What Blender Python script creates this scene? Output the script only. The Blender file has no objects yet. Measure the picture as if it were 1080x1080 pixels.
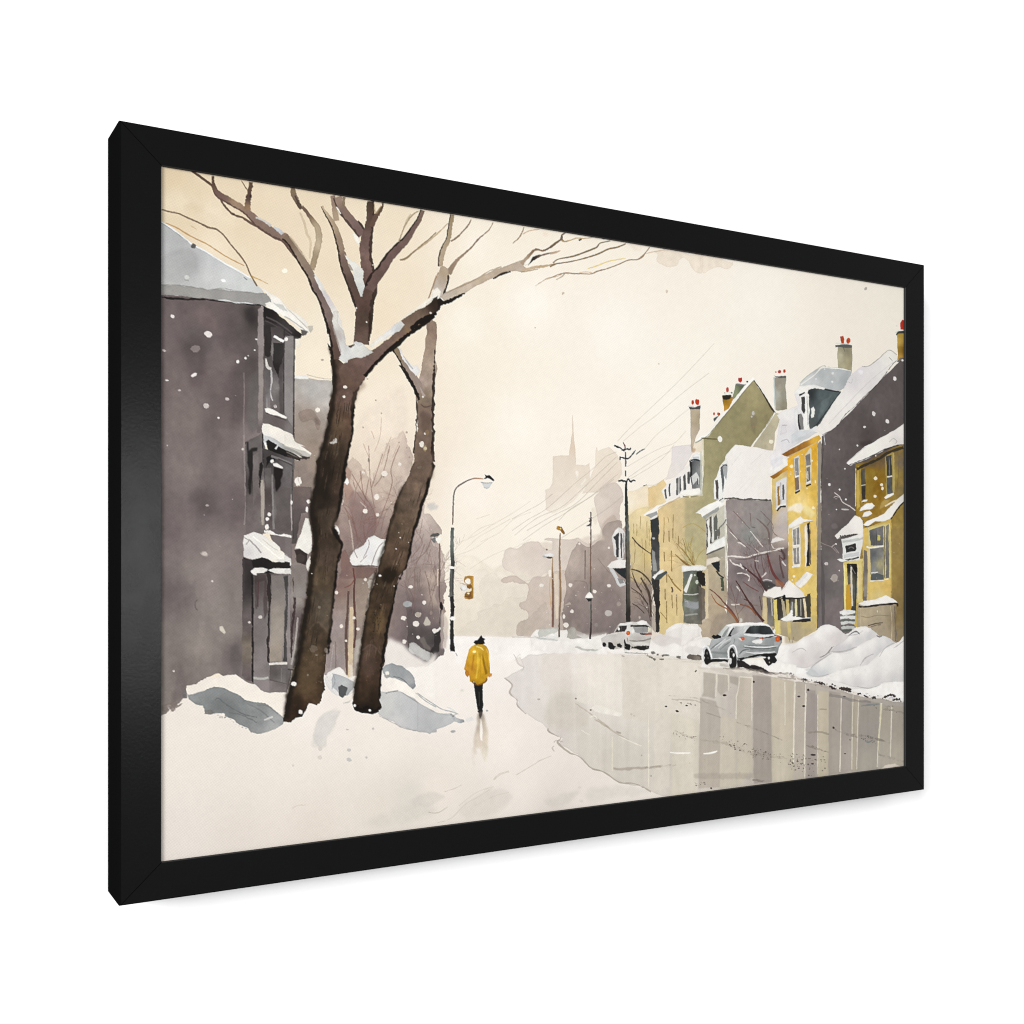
# Framed watercolour print of a snowy street, hanging on a white wall.
import bpy, bmesh, math, random
import numpy as np

scene = bpy.context.scene
S = 0.6                      # metres: outer height of the frame; the numbers below are in frame heights
FW = 1.47774 * S             # outer width
FH = 1.0 * S                 # outer height
RX = 0.05272 * S             # rail width seen left and right
RZ = 0.04946 * S             # rail width top and bottom
DEP = 0.0761 * S             # frame depth
REC = 0.004 * S              # how far the print lies behind the frame's front face
CAM = (-1.02767 * S, -1.51881 * S, -0.05387 * S)
YAW = 0.51652
FPX = 1214.814               # focal length in pixels of the 1080 px photograph
SHIFT = 45.942

# ------------------------------------------------------------------ camera
cd = bpy.data.cameras.new("camera")
cam = bpy.data.objects.new("camera", cd)
scene.collection.objects.link(cam)
cam.location = CAM
cam.rotation_euler = (math.radians(90), 0, -YAW)
cd.sensor_width = 36.0
cd.lens = 36.0 * FPX / 1080.0
cd.shift_y = SHIFT / 1080.0
cd.clip_start = 0.01
cd.clip_end = 100
scene.camera = cam

# ------------------------------------------------------------------ light
scene.view_settings.view_transform = 'Standard'
scene.view_settings.look = 'None'
scene.view_settings.exposure = 0
scene.cycles.filter_width = 1.15
scene.view_settings.gamma = 1
scene.view_settings.use_curve_mapping = False

world = bpy.data.worlds.new("World")
scene.world = world
world.use_nodes = True
bg = world.node_tree.nodes["Background"]
bg.inputs[0].default_value = (1, 1, 1, 1)
bg.inputs[1].default_value = 0.62

from mathutils import Vector
def lamp(name, loc, target, size, size_y, energy, col=(1, 1, 1)):
    ld = bpy.data.lights.new(name, 'AREA')
    ld.shape = 'RECTANGLE'; ld.size = size; ld.size_y = size_y
    ld.energy = energy; ld.color = col
    o = bpy.data.objects.new(name, ld)
    scene.collection.objects.link(o)
    o.location = loc
    o.rotation_euler = (Vector(target) - Vector(loc)).to_track_quat('-Z', 'Y').to_euler()
    return o
# large softbox from the upper left, far enough to light the wall evenly
KD = 12.0
ka, ke = math.radians(54), math.radians(17)
kdir = Vector((-math.sin(ka) * math.cos(ke), -math.cos(ka) * math.cos(ke), math.sin(ke)))
lamp("softbox_lamp", Vector((0.1, 0, 0)) + kdir * KD, (0.1, 0, 0), 4.4, 4.4, 1750)
# small lamp in front: its sheen lies on the left rail only
lamp("sheen_lamp", (-0.33 * S, -1.82 * S, -0.06 * S), (-0.71 * S, 0, -0.06 * S), 0.11, 0.38, 3.9)

def link(o, parent=None):
    scene.collection.objects.link(o)
    if parent: o.parent = parent
    return o
def mesh_obj(name, verts, faces, mat, parent=None):
    me = bpy.data.meshes.new(name)
    me.from_pydata([tuple(v) for v in verts], [], faces)
    me.update()
    bm = bmesh.new(); bm.from_mesh(me)
    bmesh.ops.recalc_face_normals(bm, faces=bm.faces)
    bm.to_mesh(me); bm.free()
    for m in (mat if isinstance(mat, list) else [mat]): me.materials.append(m)
    return link(bpy.data.objects.new(name, me), parent)
def material(name, col, rough, spec=0.5):
    m = bpy.data.materials.new(name); m.use_nodes = True
    b = m.node_tree.nodes["Principled BSDF"]
    b.inputs["Base Color"].default_value = (*col, 1)
    b.inputs["Roughness"].default_value = rough
    b.inputs["Specular IOR Level"].default_value = spec
    return m, m.node_tree, b

# ------------------------------------------------------------------ wall
mw, nt, b = material("white_wall_paint", (0.95, 0.95, 0.95), 0.9, 0.1)
tc = nt.nodes.new("ShaderNodeTexCoord")
nz = nt.nodes.new("ShaderNodeTexNoise"); nz.inputs["Scale"].default_value = 260; nz.inputs["Detail"].default_value = 4
bp = nt.nodes.new("ShaderNodeBump"); bp.inputs["Strength"].default_value = 0.04; bp.inputs["Distance"].default_value = 0.001
nt.links.new(tc.outputs["Object"], nz.inputs["Vector"]); nt.links.new(nz.outputs["Fac"], bp.inputs["Height"])
nt.links.new(bp.outputs["Normal"], b.inputs["Normal"])
WY = DEP + 0.001
wall = mesh_obj("wall", [(-6, WY, -4), (9, WY, -4), (9, WY, 4), (-6, WY, 4),
                         (-6, WY + .1, -4), (9, WY + .1, -4), (9, WY + .1, 4), (-6, WY + .1, 4)],
                [(0, 1, 2, 3), (4, 5, 6, 7), (0, 1, 5, 4), (1, 2, 6, 5), (2, 3, 7, 6), (3, 0, 4, 7)], mw)
wall["kind"] = "structure"
wall["label"] = "plain white wall behind the framed picture"

# ------------------------------------------------------------------ frame
root = bpy.data.objects.new("framed_picture", None)
link(root)
root.location = (0, DEP, -FH / 2)
root["label"] = "black framed watercolour print of a snowy street, hanging on a plain white wall"
root["category"] = "framed picture"
OFF = Vector((0, -DEP, FH / 2))     # children are written in frame coordinates, front face at y = 0

mf, nt, b = material("black_frame_lacquer", (0.0024, 0.0024, 0.0026), 0.34, 0.10)
tc = nt.nodes.new("ShaderNodeTexCoord")
nz = nt.nodes.new("ShaderNodeTexNoise"); nz.inputs["Scale"].default_value = 420; nz.inputs["Detail"].default_value = 5
bp = nt.nodes.new("ShaderNodeBump"); bp.inputs["Strength"].default_value = 0.10; bp.inputs["Distance"].default_value = 0.0006
nt.links.new(tc.outputs["Object"], nz.inputs["Vector"]); nt.links.new(nz.outputs["Fac"], bp.inputs["Height"])
nt.links.new(bp.outputs["Normal"], b.inputs["Normal"])
n2 = nt.nodes.new("ShaderNodeTexNoise"); n2.inputs["Scale"].default_value = 60; n2.inputs["Detail"].default_value = 6
cr = nt.nodes.new("ShaderNodeMapRange"); cr.inputs["To Min"].default_value = 0.24; cr.inputs["To Max"].default_value = 0.30
nt.links.new(tc.outputs["Object"], n2.inputs["Vector"]); nt.links.new(n2.outputs["Fac"], cr.inputs["Value"])
nt.links.new(cr.outputs["Result"], b.inputs["Roughness"])
ms, _, _ = material("matt_black_side", (0.003, 0.003, 0.003), 0.8, 0.0)
ml, _, _ = material("black_inner_lip", (0.016, 0.016, 0.017), 0.6, 0.2)

# profile: (fraction of rail width from the outer edge, depth), material of the face that follows
PROF = [(0.0, DEP, 1), (0.0, 0.0022, 1), (0.010, 0.0010, 1), (0.045, 0.0, 0), (0.985, 0.0, 2), (1.0, 0.0008, 2),
        (1.0, 0.012, 1), (0.80, 0.012, 1), (0.80, DEP, 1)]
def rail(side):
    g = 0.00032                                   # hairline left open at the mitres
    vs, n = [], len(PROF)
    for end in (-1, 1):
        for t, y, _ in PROF:
            if side in ('top', 'bottom'):
                sz = 1 if side == 'top' else -1
                vs.append(Vector((end * (FW / 2 - t * RX - g), y, sz * (FH / 2 - t * RZ))))
            else:
                sx = 1 if side == 'right' else -1
                vs.append(Vector((sx * (FW / 2 - t * RX), y, end * (FH / 2 - t * RZ - g))))
    vs = [v + OFF for v in vs]
    fs = [(i, (i + 1) % n, n + (i + 1) % n, n + i) for i in range(n)] + [tuple(range(n)), tuple(range(n, 2 * n))]
    o = mesh_obj("frame_rail", vs, fs, [mf, ms, ml], root)
    for i, p in enumerate(o.data.polygons):
        p.material_index = PROF[i][2] if i < n else 1
    return o
for s in ('left', 'top', 'right', 'bottom'):
    r = rail(s)
    if s == 'left': r["label"] = "left rail of the black frame with a soft grey sheen"

# backing board behind the print
mb, _, _ = material("backing_card", (0.35, 0.30, 0.24), 0.9, 0.1)
x0, x1, z0, z1 = -FW / 2 + RX * .82, FW / 2 - RX * .82, -FH / 2 + RZ * .82, FH / 2 - RZ * .82
y0, y1 = 0.014, 0.020
vs = [Vector(v) + OFF for v in [(x0, y0, z0), (x1, y0, z0), (x1, y0, z1), (x0, y0, z1), (x0, y1, z0), (x1, y1, z0), (x1, y1, z1), (x0, y1, z1)]]
mesh_obj("backing_board", vs, [(0, 1, 2, 3), (4, 5, 6, 7), (0, 1, 5, 4), (1, 2, 6, 5), (2, 3, 7, 6), (3, 0, 4, 7)], mb, root)

# ------------------------------------------------------------------ where a photographed point lies on the print
PX0, PX1 = -FW / 2 + RX, FW / 2 - RX
PZ0, PZ1 = -FH / 2 + RZ, FH / 2 - RZ
def photo_to_print(P):
    """photo pixels -> (u, v) on the print, u to the right, v downwards, both 0..1"""
    P = np.asarray(P, float)
    F = np.array([math.sin(YAW), math.cos(YAW), 0]); R = np.array([math.cos(YAW), -math.sin(YAW), 0])
    d = F + np.outer((P[:, 0] - 540) / FPX, R)
    d[:, 2] = -(P[:, 1] - 540 - SHIFT) / FPX
    t = (REC - CAM[1]) / d[:, 1]
    X = CAM[0] + t * d[:, 0]; Z = CAM[2] + t * d[:, 2]
    return np.stack([(X - PX0) / (PX1 - PX0), (PZ1 - Z) / (PZ1 - PZ0)], 1)

# ------------------------------------------------------------------ the painting: washes, strokes and splashes on a raster of the print
GW, GH, SS = 1400, 920, 2
W_, H_ = GW * SS, GH * SS
LIGHT = 1.53
rng = np.random.RandomState(7)

def up(a, h, w):
    ys = np.linspace(0, a.shape[0] - 1.001, h); xs = np.linspace(0, a.shape[1] - 1.001, w)
    yi = ys.astype(int); xi = xs.astype(int); fy = (ys - yi)[:, None]; fx = (xs - xi)[None]
    fy = fy * fy * (3 - 2 * fy); fx = fx * fx * (3 - 2 * fx)
    A = a[yi][:, xi]; B = a[yi][:, xi + 1]; C = a[yi + 1][:, xi]; D = a[yi + 1][:, xi + 1]
    return ((A * (1 - fx) + B * fx) * (1 - fy) + (C * (1 - fx) + D * fx) * fy).astype(np.float32)
def fbm(cell, octs=4, ay=1.0):
    out = np.zeros((H_, W_), np.float32); amp = 1; tot = 0
    for k in range(octs):
        c = cell / 2 ** k
        if c < 2: break
        out += amp * up(rng.rand(int(H_ / c / ay) + 3, int(W_ / c) + 3).astype(np.float32), H_, W_); tot += amp; amp *= .55
    out /= tot
    return (out - out.mean()) / out.std()
N_BIG = fbm(420, 5)
N_MID = fbm(90, 5)
N_FIN = fbm(16, 4)
N_DRIP = fbm(70, 4, 4.0)
N_STREAK = fbm(30, 3, 14.0)
GRAIN = rng.randn(H_, W_).astype(np.float32)

def blur1(a, r, ax):
    if r < 1: return a
    r = int(r); pad = [(0, 0)] * a.ndim; pad[ax] = (r + 1, r)
    c = np.cumsum(np.pad(a, pad, mode='edge'), axis=ax, dtype=np.float64)
    n = 2 * r + 1; L = a.shape[ax]
    return ((np.take(c, range(n, n + L), ax) - np.take(c, range(0, L), ax)) / n).astype(np.float32)
def blur(a, r):
    for _ in range(2):
        a = blur1(blur1(a, r, 0), r, 1)
    return a

# zoom windows in which the points were measured: left, top, magnification
ZW = dict(A=(160, 170, 6.75), B=(300, 190, 6.75), C=(440, 210, 6.75), D=(580, 240, 6.75), E=(160, 310, 6.75), F=(300, 330, 6.75),
          G=(160, 450, 6.75), H=(300, 470, 6.75), I=(160, 590, 5.4), J=(300, 610, 6.0), K=(160, 750, 5.4), L=(350, 750, 5.4),
          M=(430, 480, 8.308), N=(430, 600, 8.308), O=(440, 660, 6.75), P=(540, 430, 7.714), Q=(540, 540, 6.75), R=(620, 440, 9),
          S=(620, 560, 7.714), T=(670, 390, 9), U=(720, 490, 9), V=(720, 590, 9), W=(800, 330, 6.75), X=(800, 460, 6.75),
          Y=(800, 580, 6.75), Z=(520, 660, 6), a=(680, 680, 6), b=(820, 700, 7.714), c=(720, 370, 9), d=(480, 740, 4.909),
          e=(730, 640, 9.818), f=(620, 640, 9.818), o=(0, 0, 1))
def PP(z, s):
    """'x,y x,y ...' in window z -> photo pixels (third and further numbers kept)"""
    x0, y0, m = ZW[z]
    out = []
    for tok in s.split():
        v = [float(t) for t in tok.split(',')]
        out.append([x0 + v[0] / m, y0 + v[1] / m] + v[2:])
    return out
def to_r(P):
    uv = photo_to_print(np.asarray(P, float)[:, :2])
    return np.stack([uv[:, 0] * W_, uv[:, 1] * H_], 1)
def smooth(P, k=6, closed=False):
    P = np.asarray(P, float); n = len(P)
    if n < 3: return P
    out = []
    for i in range(n if closed else n - 1):
        p0 = P[(i - 1) % n] if closed or i > 0 else P[0]; p1 = P[i]; p2 = P[(i + 1) % n]
        p3 = P[(i + 2) % n] if closed or i + 2 < n else P[-1]
        for t in np.arange(k) / k:
            out.append(.5 * ((2 * p1) + (-p0 + p2) * t + (2 * p0 - 5 * p1 + 4 * p2 - p3) * t * t + (-p0 + 3 * p1 - 3 * p2 + p3) * t ** 3))
    if not closed: out.append(P[-1])
    return np.array(out)
def wob(P, amp, step=1.6, closed=True):
    """uneven brush edge: subdivide and push each point about"""
    P = np.asarray(P, float); out = []; n = len(P)
    for i in range(n if closed else n - 1):
        a, b_ = P[i], P[(i + 1) % n]; d = np.hypot(*(b_ - a)[:2]); k = max(1, int(d / step))
        for j in range(k): out.append(a + (b_ - a) * j / k)
    if not closed: out.append(P[-1])
    out = np.array(out); m = len(out)
    if amp > 0 and m > 3:
        nz = rng.randn(m, 2)
        lo = np.array([np.convolve(np.r_[nz[-4:, c], nz[:, c], nz[:4, c]], np.ones(5) / 2.4, 'same')[4:-4] for c in (0, 1)]).T
        out[:, :2] += amp * (.35 * nz + .65 * lo)
    return out
def mask(polys, pad=8):
    """anti-aliased even-odd coverage of polygons (raster px) -> (y0, x0, array)"""
    allp = np.concatenate(polys)
    x0 = int(max(0, math.floor(allp[:, 0].min()) - pad)); x1 = int(min(W_, math.ceil(allp[:, 0].max()) + pad))
    y0 = int(max(0, math.floor(allp[:, 1].min()) - pad)); y1 = int(min(H_, math.ceil(allp[:, 1].max()) + pad))
    if x1 <= x0 or y1 <= y0: return None
    w = x1 - x0; h = y1 - y0
    m = np.zeros((h, w), np.float32)
    for sub in (.25, .75):
        dif = np.zeros((h, w + 1), np.int32)
        for p in polys:
            a = p; b_ = np.roll(p, -1, 0)
            for (ax, ay), (bx, by) in zip(a, b_):
                if ay == by: continue
                if ay > by: ax, ay, bx, by = bx, by, ax, ay
                r0 = max(0, math.ceil(ay - y0 - sub)); r1 = min(h - 1, math.ceil(by - y0 - sub) - 1)
                if r1 < r0: continue
                rr = np.arange(r0, r1 + 1)
                xx = ax + (rr + y0 + sub - ay) * (bx - ax) / (by - ay) - x0
                np.add.at(dif, (rr, np.clip(np.ceil(xx - .5), 0, w).astype(int)), 1)
        m += (np.cumsum(dif, 1)[:, :w] % 2) * .5
    return y0, x0, m
def twig(x, y, ang, ln, w, depth, col, a, rs_, spread=28):
    """a thin forking branch, photo px"""
    P = [(x, y)]
    for k in range(3):
        ang += rs_.randn() * 7; x += math.cos(math.radians(ang)) * ln / 3; y -= math.sin(math.radians(ang)) * ln / 3; P.append((x, y))
    line('o', ' '.join("%.2f,%.2f,%.2f" % (p[0], p[1], w * (1 - .12 * i)) for i, p in enumerate(P)), col, a, rough=.06)
    if depth:
        for q in range(2 + (rs_.rand() < .4)):
            i = rs_.randint(1, 4)
            twig(P[i][0], P[i][1], ang + rs_.randn() * spread, ln * (.55 + .3 * rs_.rand()), w * .72, depth - 1, col, a * .92, rs_, spread)
IMG = np.zeros((H_, W_, 3), np.float32)
def idw(pts, y0, x0, h, w, p=2.2):
    """colour field through control points, photo px"""
    st = 8
    gy = np.arange(0, h + st, st); gx = np.arange(0, w + st, st)
    R_ = to_r([q[:2] for q in pts]); C_ = np.array([q[2:5] for q in pts], np.float32)
    YY, XX = np.meshgrid(gy + y0, gx + x0, indexing='ij')
    num = np.zeros(YY.shape + (3,)); den = np.zeros(YY.shape)
    for (rx, ry), c in zip(R_, C_):
        wt = 1 / (((XX - rx) ** 2 + (YY - ry) ** 2 + 60) ** (p / 2)); num += wt[..., None] * c; den += wt
    g = num / den[..., None]
    big = np.stack([up(g[..., k], len(gy) * st, len(gx) * st)[:h, :w] for k in range(3)], -1)
    return big
def comp(m, y0, x0, col, a=1, edge=0, tex=.03, er=3, drip=0, gran=.012):
    h, w = m.shape
    if isinstance(col, list): C = idw(col, y0, x0, h, w)
    else: C = np.broadcast_to(np.array(col, np.float32), (h, w, 3)).copy()
    s = (slice(y0, y0 + h), slice(x0, x0 + w))
    v = 1 + tex * (.35 * N_MID[s] + .35 * N_FIN[s] + .2 * N_BIG[s]) + gran * GRAIN[s]
    if drip > 0: v = v + drip * N_DRIP[s]
    if drip < 0: v = v - drip * N_STREAK[s]
    if edge: v = v - edge * np.clip(1 - blur(m, er), 0, 1) * 2 * (m > .02)
    C = C * v[..., None]
    A = (m * a)[..., None]
    IMG[s] = IMG[s] * (1 - A) + C * A
def poly(z, s, col, a=1, rough=.35, edge=.06, tex=.03, soft=0, sm=False, er=3, drip=0, gran=.012):
    P = np.array([p[:2] for p in PP(z, s)])
    if sm: P = smooth(P, 5, True)
    r = to_r(wob(P, rough))
    M = mask([r], 8 + int(soft * 3))
    if M is None: return
    y0, x0, m = M
    if soft: m = blur(m, soft)
    comp(m, y0, x0, fixc(z, col), a, edge, tex, er, drip, gran)
def fixc(z, col):
    if isinstance(col, list):
        x0, y0, m = ZW[z]; return [(x0 + q[0] / m, y0 + q[1] / m) + tuple(q[2:5]) for q in col]
    return col
def line(z, s, col, a=1, w=None, rough=.2, edge=0, tex=.04, soft=0, sm=True, dark=None, dside=1, dry=0):
    """brush stroke; each point x,y[,width in photo px]"""
    P = np.array([p if len(p) > 2 else p + [w] for p in PP(z, s)], float)
    if w is not None and P.shape[1] > 2 and np.isnan(P[:, 2]).any(): P[:, 2] = w
    Q = smooth(P, 6) if sm else P
    Q = wob(Q, 0, 1.8, False)
    t = np.gradient(Q[:, :2], axis=0); L = np.hypot(t[:, 0], t[:, 1]) + 1e-6; n = np.stack([-t[:, 1] / L, t[:, 0] / L], 1)
    hw = np.maximum(Q[:, 2:3], .25) / 2
    k1 = rough * rng.randn(len(Q), 1) * .6; k2 = rough * rng.randn(len(Q), 1) * .6
    A_ = Q[:, :2] + n * (hw + k1); B_ = Q[:, :2] - n * (hw + k2)
    y = mask([to_r(np.concatenate([A_, B_[::-1]]))], 8 + int(soft * 3))
    if y is None: return
    y0, x0, m = y
    m = np.minimum(m, 1)
    if soft: m = blur(m, soft)
    if dry: m = m * np.clip(.55 + .5 * N_FIN[y0:y0 + m.shape[0], x0:x0 + m.shape[1]] + .25 * GRAIN[y0:y0 + m.shape[0], x0:x0 + m.shape[1]], 0, 1)
    comp(m, y0, x0, fixc(z, col), a, edge, tex)
    if dark is not None:       # darker wet edge along one side
        o = n * dside
        A2 = Q[:, :2] + o * (hw + np.abs(k1) * .8); B2 = Q[:, :2] + o * (hw * (.45 + .3 * rng.rand(len(Q), 1)))
        y = mask([to_r(np.concatenate([A2, B2[::-1]]))])
        if y is not None: comp(y[2], y[0], y[1], dark, .9, 0, tex)
def dot(z, s, col, a=1, soft=0, irr=.18):
    """splashes: x,y,r[,aspect]"""
    x0, y0, mm = ZW[z]
    for tok in s.split():
        v = [float(t) for t in tok.split(',')]; r = v[2] / mm; asp = v[3] if len(v) > 3 else 1; ang = v[4] if len(v) > 4 else 0
        th = np.linspace(0, 2 * np.pi, 18, endpoint=False); rr = r * (1 + irr * rng.randn(18) * .5)
        ex, ey = rr * np.cos(th), rr * asp * np.sin(th); ca_, sa_ = math.cos(math.radians(ang)), math.sin(math.radians(ang))
        P = np.stack([x0 + v[0] / mm + ex * ca_ - ey * sa_, y0 + v[1] / mm + ex * sa_ + ey * ca_], 1)
        M = mask([to_r(P)], 6 + int(soft * 3))
        if M is None: continue
        m = M[2]
        if soft: m = blur(m, soft)
        comp(m, M[0], M[1], col, a, 0, .02)
WHITE = (243, 238, 230)
# ---- paper and sky wash
comp(np.ones((H_, W_), np.float32), 0, 0, [(175, 185, 221, 202, 171), (250, 230, 226, 208, 179), (200, 222, 225, 206, 176), (225, 262, 237, 222, 198),
    (185, 262, 224, 206, 178), (215, 300, 226, 207, 176), (300, 250, 230, 213, 187), (350, 280, 231, 215, 190), (330, 212, 229, 212, 185), (280, 320, 236, 222, 199), (420, 235, 234, 219, 195),
    (430, 300, 236, 221, 198), (400, 330, 235, 219, 194), (470, 250, 241, 229, 210), (500, 260, 247, 238, 224), (490, 340, 247, 239, 225), (560, 320, 251, 244, 233),
    (650, 350, 251, 244, 234), (800, 320, 250, 243, 232), (940, 320, 243, 236, 223), (945, 380, 243, 235, 221), (700, 420, 251, 244, 233),
    (550, 450, 249, 242, 230), (500, 520, 247, 238, 226), (620, 450, 250, 242, 230), (335, 380, 243, 230, 210), (345, 350, 238, 226, 206),
    (410, 430, 241, 229, 211), (420, 500, 224, 207, 190), (500, 600, 243, 234, 220), (560, 545, 247, 239, 226), (740, 380, 250, 243, 231)],
    1, 0, .003, gran=.006)
poly('A', "70,250 200,210 330,300 420,260 560,330 640,420 520,470 380,430 240,360 70,350", (240, 226, 202), .5, 1, 0, .02, soft=14, sm=True)
poly('A', "250,300 330,310 360,360 280,370", (205, 182, 148), .3, 1, 0, .02, soft=8, sm=True)
# blots at the top right
poly('D', "740,170 820,155 910,165 1000,190 1080,195 1090,230 1085,320 1050,322 1010,290 990,240 950,215 925,235 905,265 860,285 800,265 760,235 765,200", (236, 221, 203), .75, .6, .05, .03, sm=True)
poly('D', "1080,190 1250,235 1300,250 1270,290 1200,280 1130,310 1085,320", (236, 221, 203), .7, .6, .05, .03, sm=True)
poly('D', "550,110 660,130 650,165 600,160", (243, 229, 212), .6, .6, .03, .03, soft=3)
# small spots
dot('D', "95,465,10,.6 90,475,6 832,455,9,1.4 775,970,6 170,327,6", (200, 182, 165), .7)
dot('C', "1040,670,10,.6 840,915,6 995,572,6", (195, 178, 162), .7)
dot('W', "985,93,4", (120, 120, 120), .3)
dot('o', "913,304.5,1.3,1.5,30", (165, 158, 156), .8)
# ---- distant skyline in the mist
poly('P', "275,830 272,668 305,655 330,610 332,395 400,388 463,390 472,300 488,180 491,60 495,60 500,210 515,340 522,465 600,468 628,450 634,510 632,600 570,680 500,760 400,830 330,860",
     [(300, 700, 229, 217, 203), (400, 450, 226, 213, 198), (490, 300, 222, 203, 183), (490, 120, 230, 215, 198), (570, 500, 228, 214, 198), (380, 820, 243, 233, 220), (550, 720, 240, 229, 215), (450, 600, 230, 218, 203)], .95, .25, .035, .012)
poly('P', "517,508 536,510 540,560 520,600", (246, 237, 224), .8)
poly('P', "560,620 600,560 610,590 560,650", (246, 237, 224), .8)
poly('P', "680,320 690,325 695,352 750,332 790,318 812,340 860,390 890,450 895,540 860,600 800,640 700,690 610,690 570,700 620,600 680,480",
     [(700, 400, 234, 221, 205), (800, 450, 233, 220, 204), (650, 600, 232, 219, 204), (860, 560, 232, 218, 201), (760, 640, 226, 212, 199)], .95, .4, .03, .012)
poly('P', "665,760 690,700 760,640 830,600 880,640 900,710 900,760 880,800 880,900 900,1000 940,1080 660,1080 735,1040 700,930 690,850",
     [(720, 760, 222, 209, 198), (830, 680, 212, 198, 188), (760, 900, 217, 203, 191), (850, 850, 206, 191, 180), (870, 980, 205, 188, 175)], .95, .5, .04, .02, sm=True)
poly('P', "735,960 780,900 830,880 870,940 900,1020 900,1085 740,1085", (192, 175, 162), .7, .5, .05, .03, soft=2, sm=True)
poly('P', "650,820 690,815 690,850 700,900 680,960 650,900", (228, 216, 200), .6, .4, .02, .02, soft=2)
# misty tree masses down the street
poly('o', "478,700 478,586 500,586 520,601 540,590 560,575 575,572 590,575 640,560 700,560 700,700",
     [(490, 600, 240, 230, 215), (500, 640, 231, 221, 205), (520, 665, 222, 212, 197), (560, 640, 226, 215, 201), (490, 665, 224, 213, 198), (600, 600, 222, 208, 195)], .9, .4, .02, .02, soft=3)
poly('M', "560,1085 600,1020 680,1000 720,1030 800,1010 900,1060 1000,1085", (236, 226, 212), .8, .6, .04, .015, sm=True)
poly('N', "640,100 700,40 760,30 830,110 880,70 940,90 1010,60 1085,100 1085,600 650,600 620,400 680,330 640,220", (228, 218, 204), .7, .6, .03, .015, sm=True)
poly('N', "440,560 520,480 600,440 620,370 700,350 760,310 830,300 870,260 960,250 1085,280 1085,600 440,600", (222, 212, 197), .65, .6, .035, .015, sm=True)
poly('Q', "-60,300 -20,250 50,250 100,220 150,205 190,212 215,240 250,260 285,270 285,215 232,205 250,192 330,188 420,195 470,180 490,200 545,225 600,200 640,170 690,170 700,440 420,440 270,430 200,460 130,490 70,490 30,455 0,440 -60,400",
     [(0, 330, 226, 214, 202), (100, 300, 218, 204, 193), (180, 260, 216, 202, 192), (300, 300, 220, 207, 196), (420, 260, 216, 203, 192), (560, 300, 208, 194, 184), (60, 460, 226, 216, 202)], 1, .6, .05, .02, sm=True)
poly('Q', "-60,470 20,455 80,490 120,500 150,470 230,458 270,430 380,420 390,560 380,700 380,890 70,890 36,830 50,790 100,765 110,720 70,690 60,650 110,620 110,520 60,510 -60,500",
     [(180, 500, 206, 191, 180), (120, 650, 205, 190, 178), (250, 620, 205, 188, 176), (300, 500, 212, 197, 184), (100, 830, 200, 188, 174), (200, 860, 190, 176, 164), (350, 800, 185, 170, 160)], 1, .7, .06, .03, sm=True)
poly('Q', "100,765 150,720 190,690 240,640 260,760 240,830 290,890 60,890 36,830 55,785", (192, 178, 166), .6, .6, .05, .04, sm=True)
poly('Q', "375,440 400,360 420,290 450,250 480,215 540,245 600,215 640,180 645,130 680,70 760,60 790,120 830,150 840,900 540,905 390,890 360,760 370,640 385,560",
     [(430, 350, 190, 174, 164), (520, 320, 176, 160, 151), (600, 300, 170, 155, 146), (600, 500, 152, 136, 130), (700, 600, 138, 124, 120), (480, 560, 165, 149, 141), (440, 720, 142, 127, 122), (560, 800, 128, 115, 113), (700, 820, 130, 117, 115), (680, 200, 182, 167, 157), (430, 850, 150, 138, 130), (780, 300, 160, 146, 138)], 1, .7, .06, .05, sm=True)
poly('Q', "440,560 520,500 640,520 760,600 780,760 640,860 500,850 440,760 380,800 385,700", (132, 118, 115), .45, 1, .08, .05, soft=6, sm=True)
poly('Q', "380,660 415,640 425,660 375,665", (200, 186, 174), .8)
poly('Q', "290,880 420,900 520,905 540,880 460,840 440,815 400,840 370,870", (185, 178, 170), .8, .6, .05, .04, sm=True)
poly('P', "690,1040 740,1020 760,1080 690,1080", (205, 192, 178), .7, .5, 0, .03, soft=3)
# ---- overhead wires
wc = (176, 166, 152)
for s in ("0,1000 130,910 270,830 420,700 530,600 665,490 760,400 850,360", "20,1040 200,900 400,810 540,690 700,540 850,400", "120,1000 330,880 520,780 700,600 860,440",
          "90,1080 260,960 430,860 640,720 860,540", "0,905 100,850 230,780 330,700", "400,1060 560,960 760,830 900,720", "380,920 480,820 650,720 830,580"):
    line('P', s, wc, .62, w=.55, rough=.08)
for s in ("280,230 420,80 600,-90 900,-380 1200,-700", "340,225 500,90 640,-10 900,-230 1150,-420", "540,300 650,170 790,60 870,-10 1000,-110", "375,470 560,360 700,290 830,240 930,130", "380,575 640,400 830,300",
          "390,800 530,660 640,640 750,570", "385,730 540,650", "380,600 500,530 700,400 820,260"):
    line('R', s, wc, .5, w=.5, rough=.08)
for s in ("420,780 600,700 760,600 900,520 1080,400", "530,730 640,640 760,600", "540,1000 700,900 830,840 960,800 1080,730", "500,830 620,720 740,650 900,560", "420,880 560,830 700,740", "600,560 720,520", "640,760 800,680 930,560 1080,500"):
    line('M', s, (196, 186, 170), .5, w=.5, rough=.08)
line('R', "530,655 560,640", (90, 80, 70), .9, w=.9)
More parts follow.
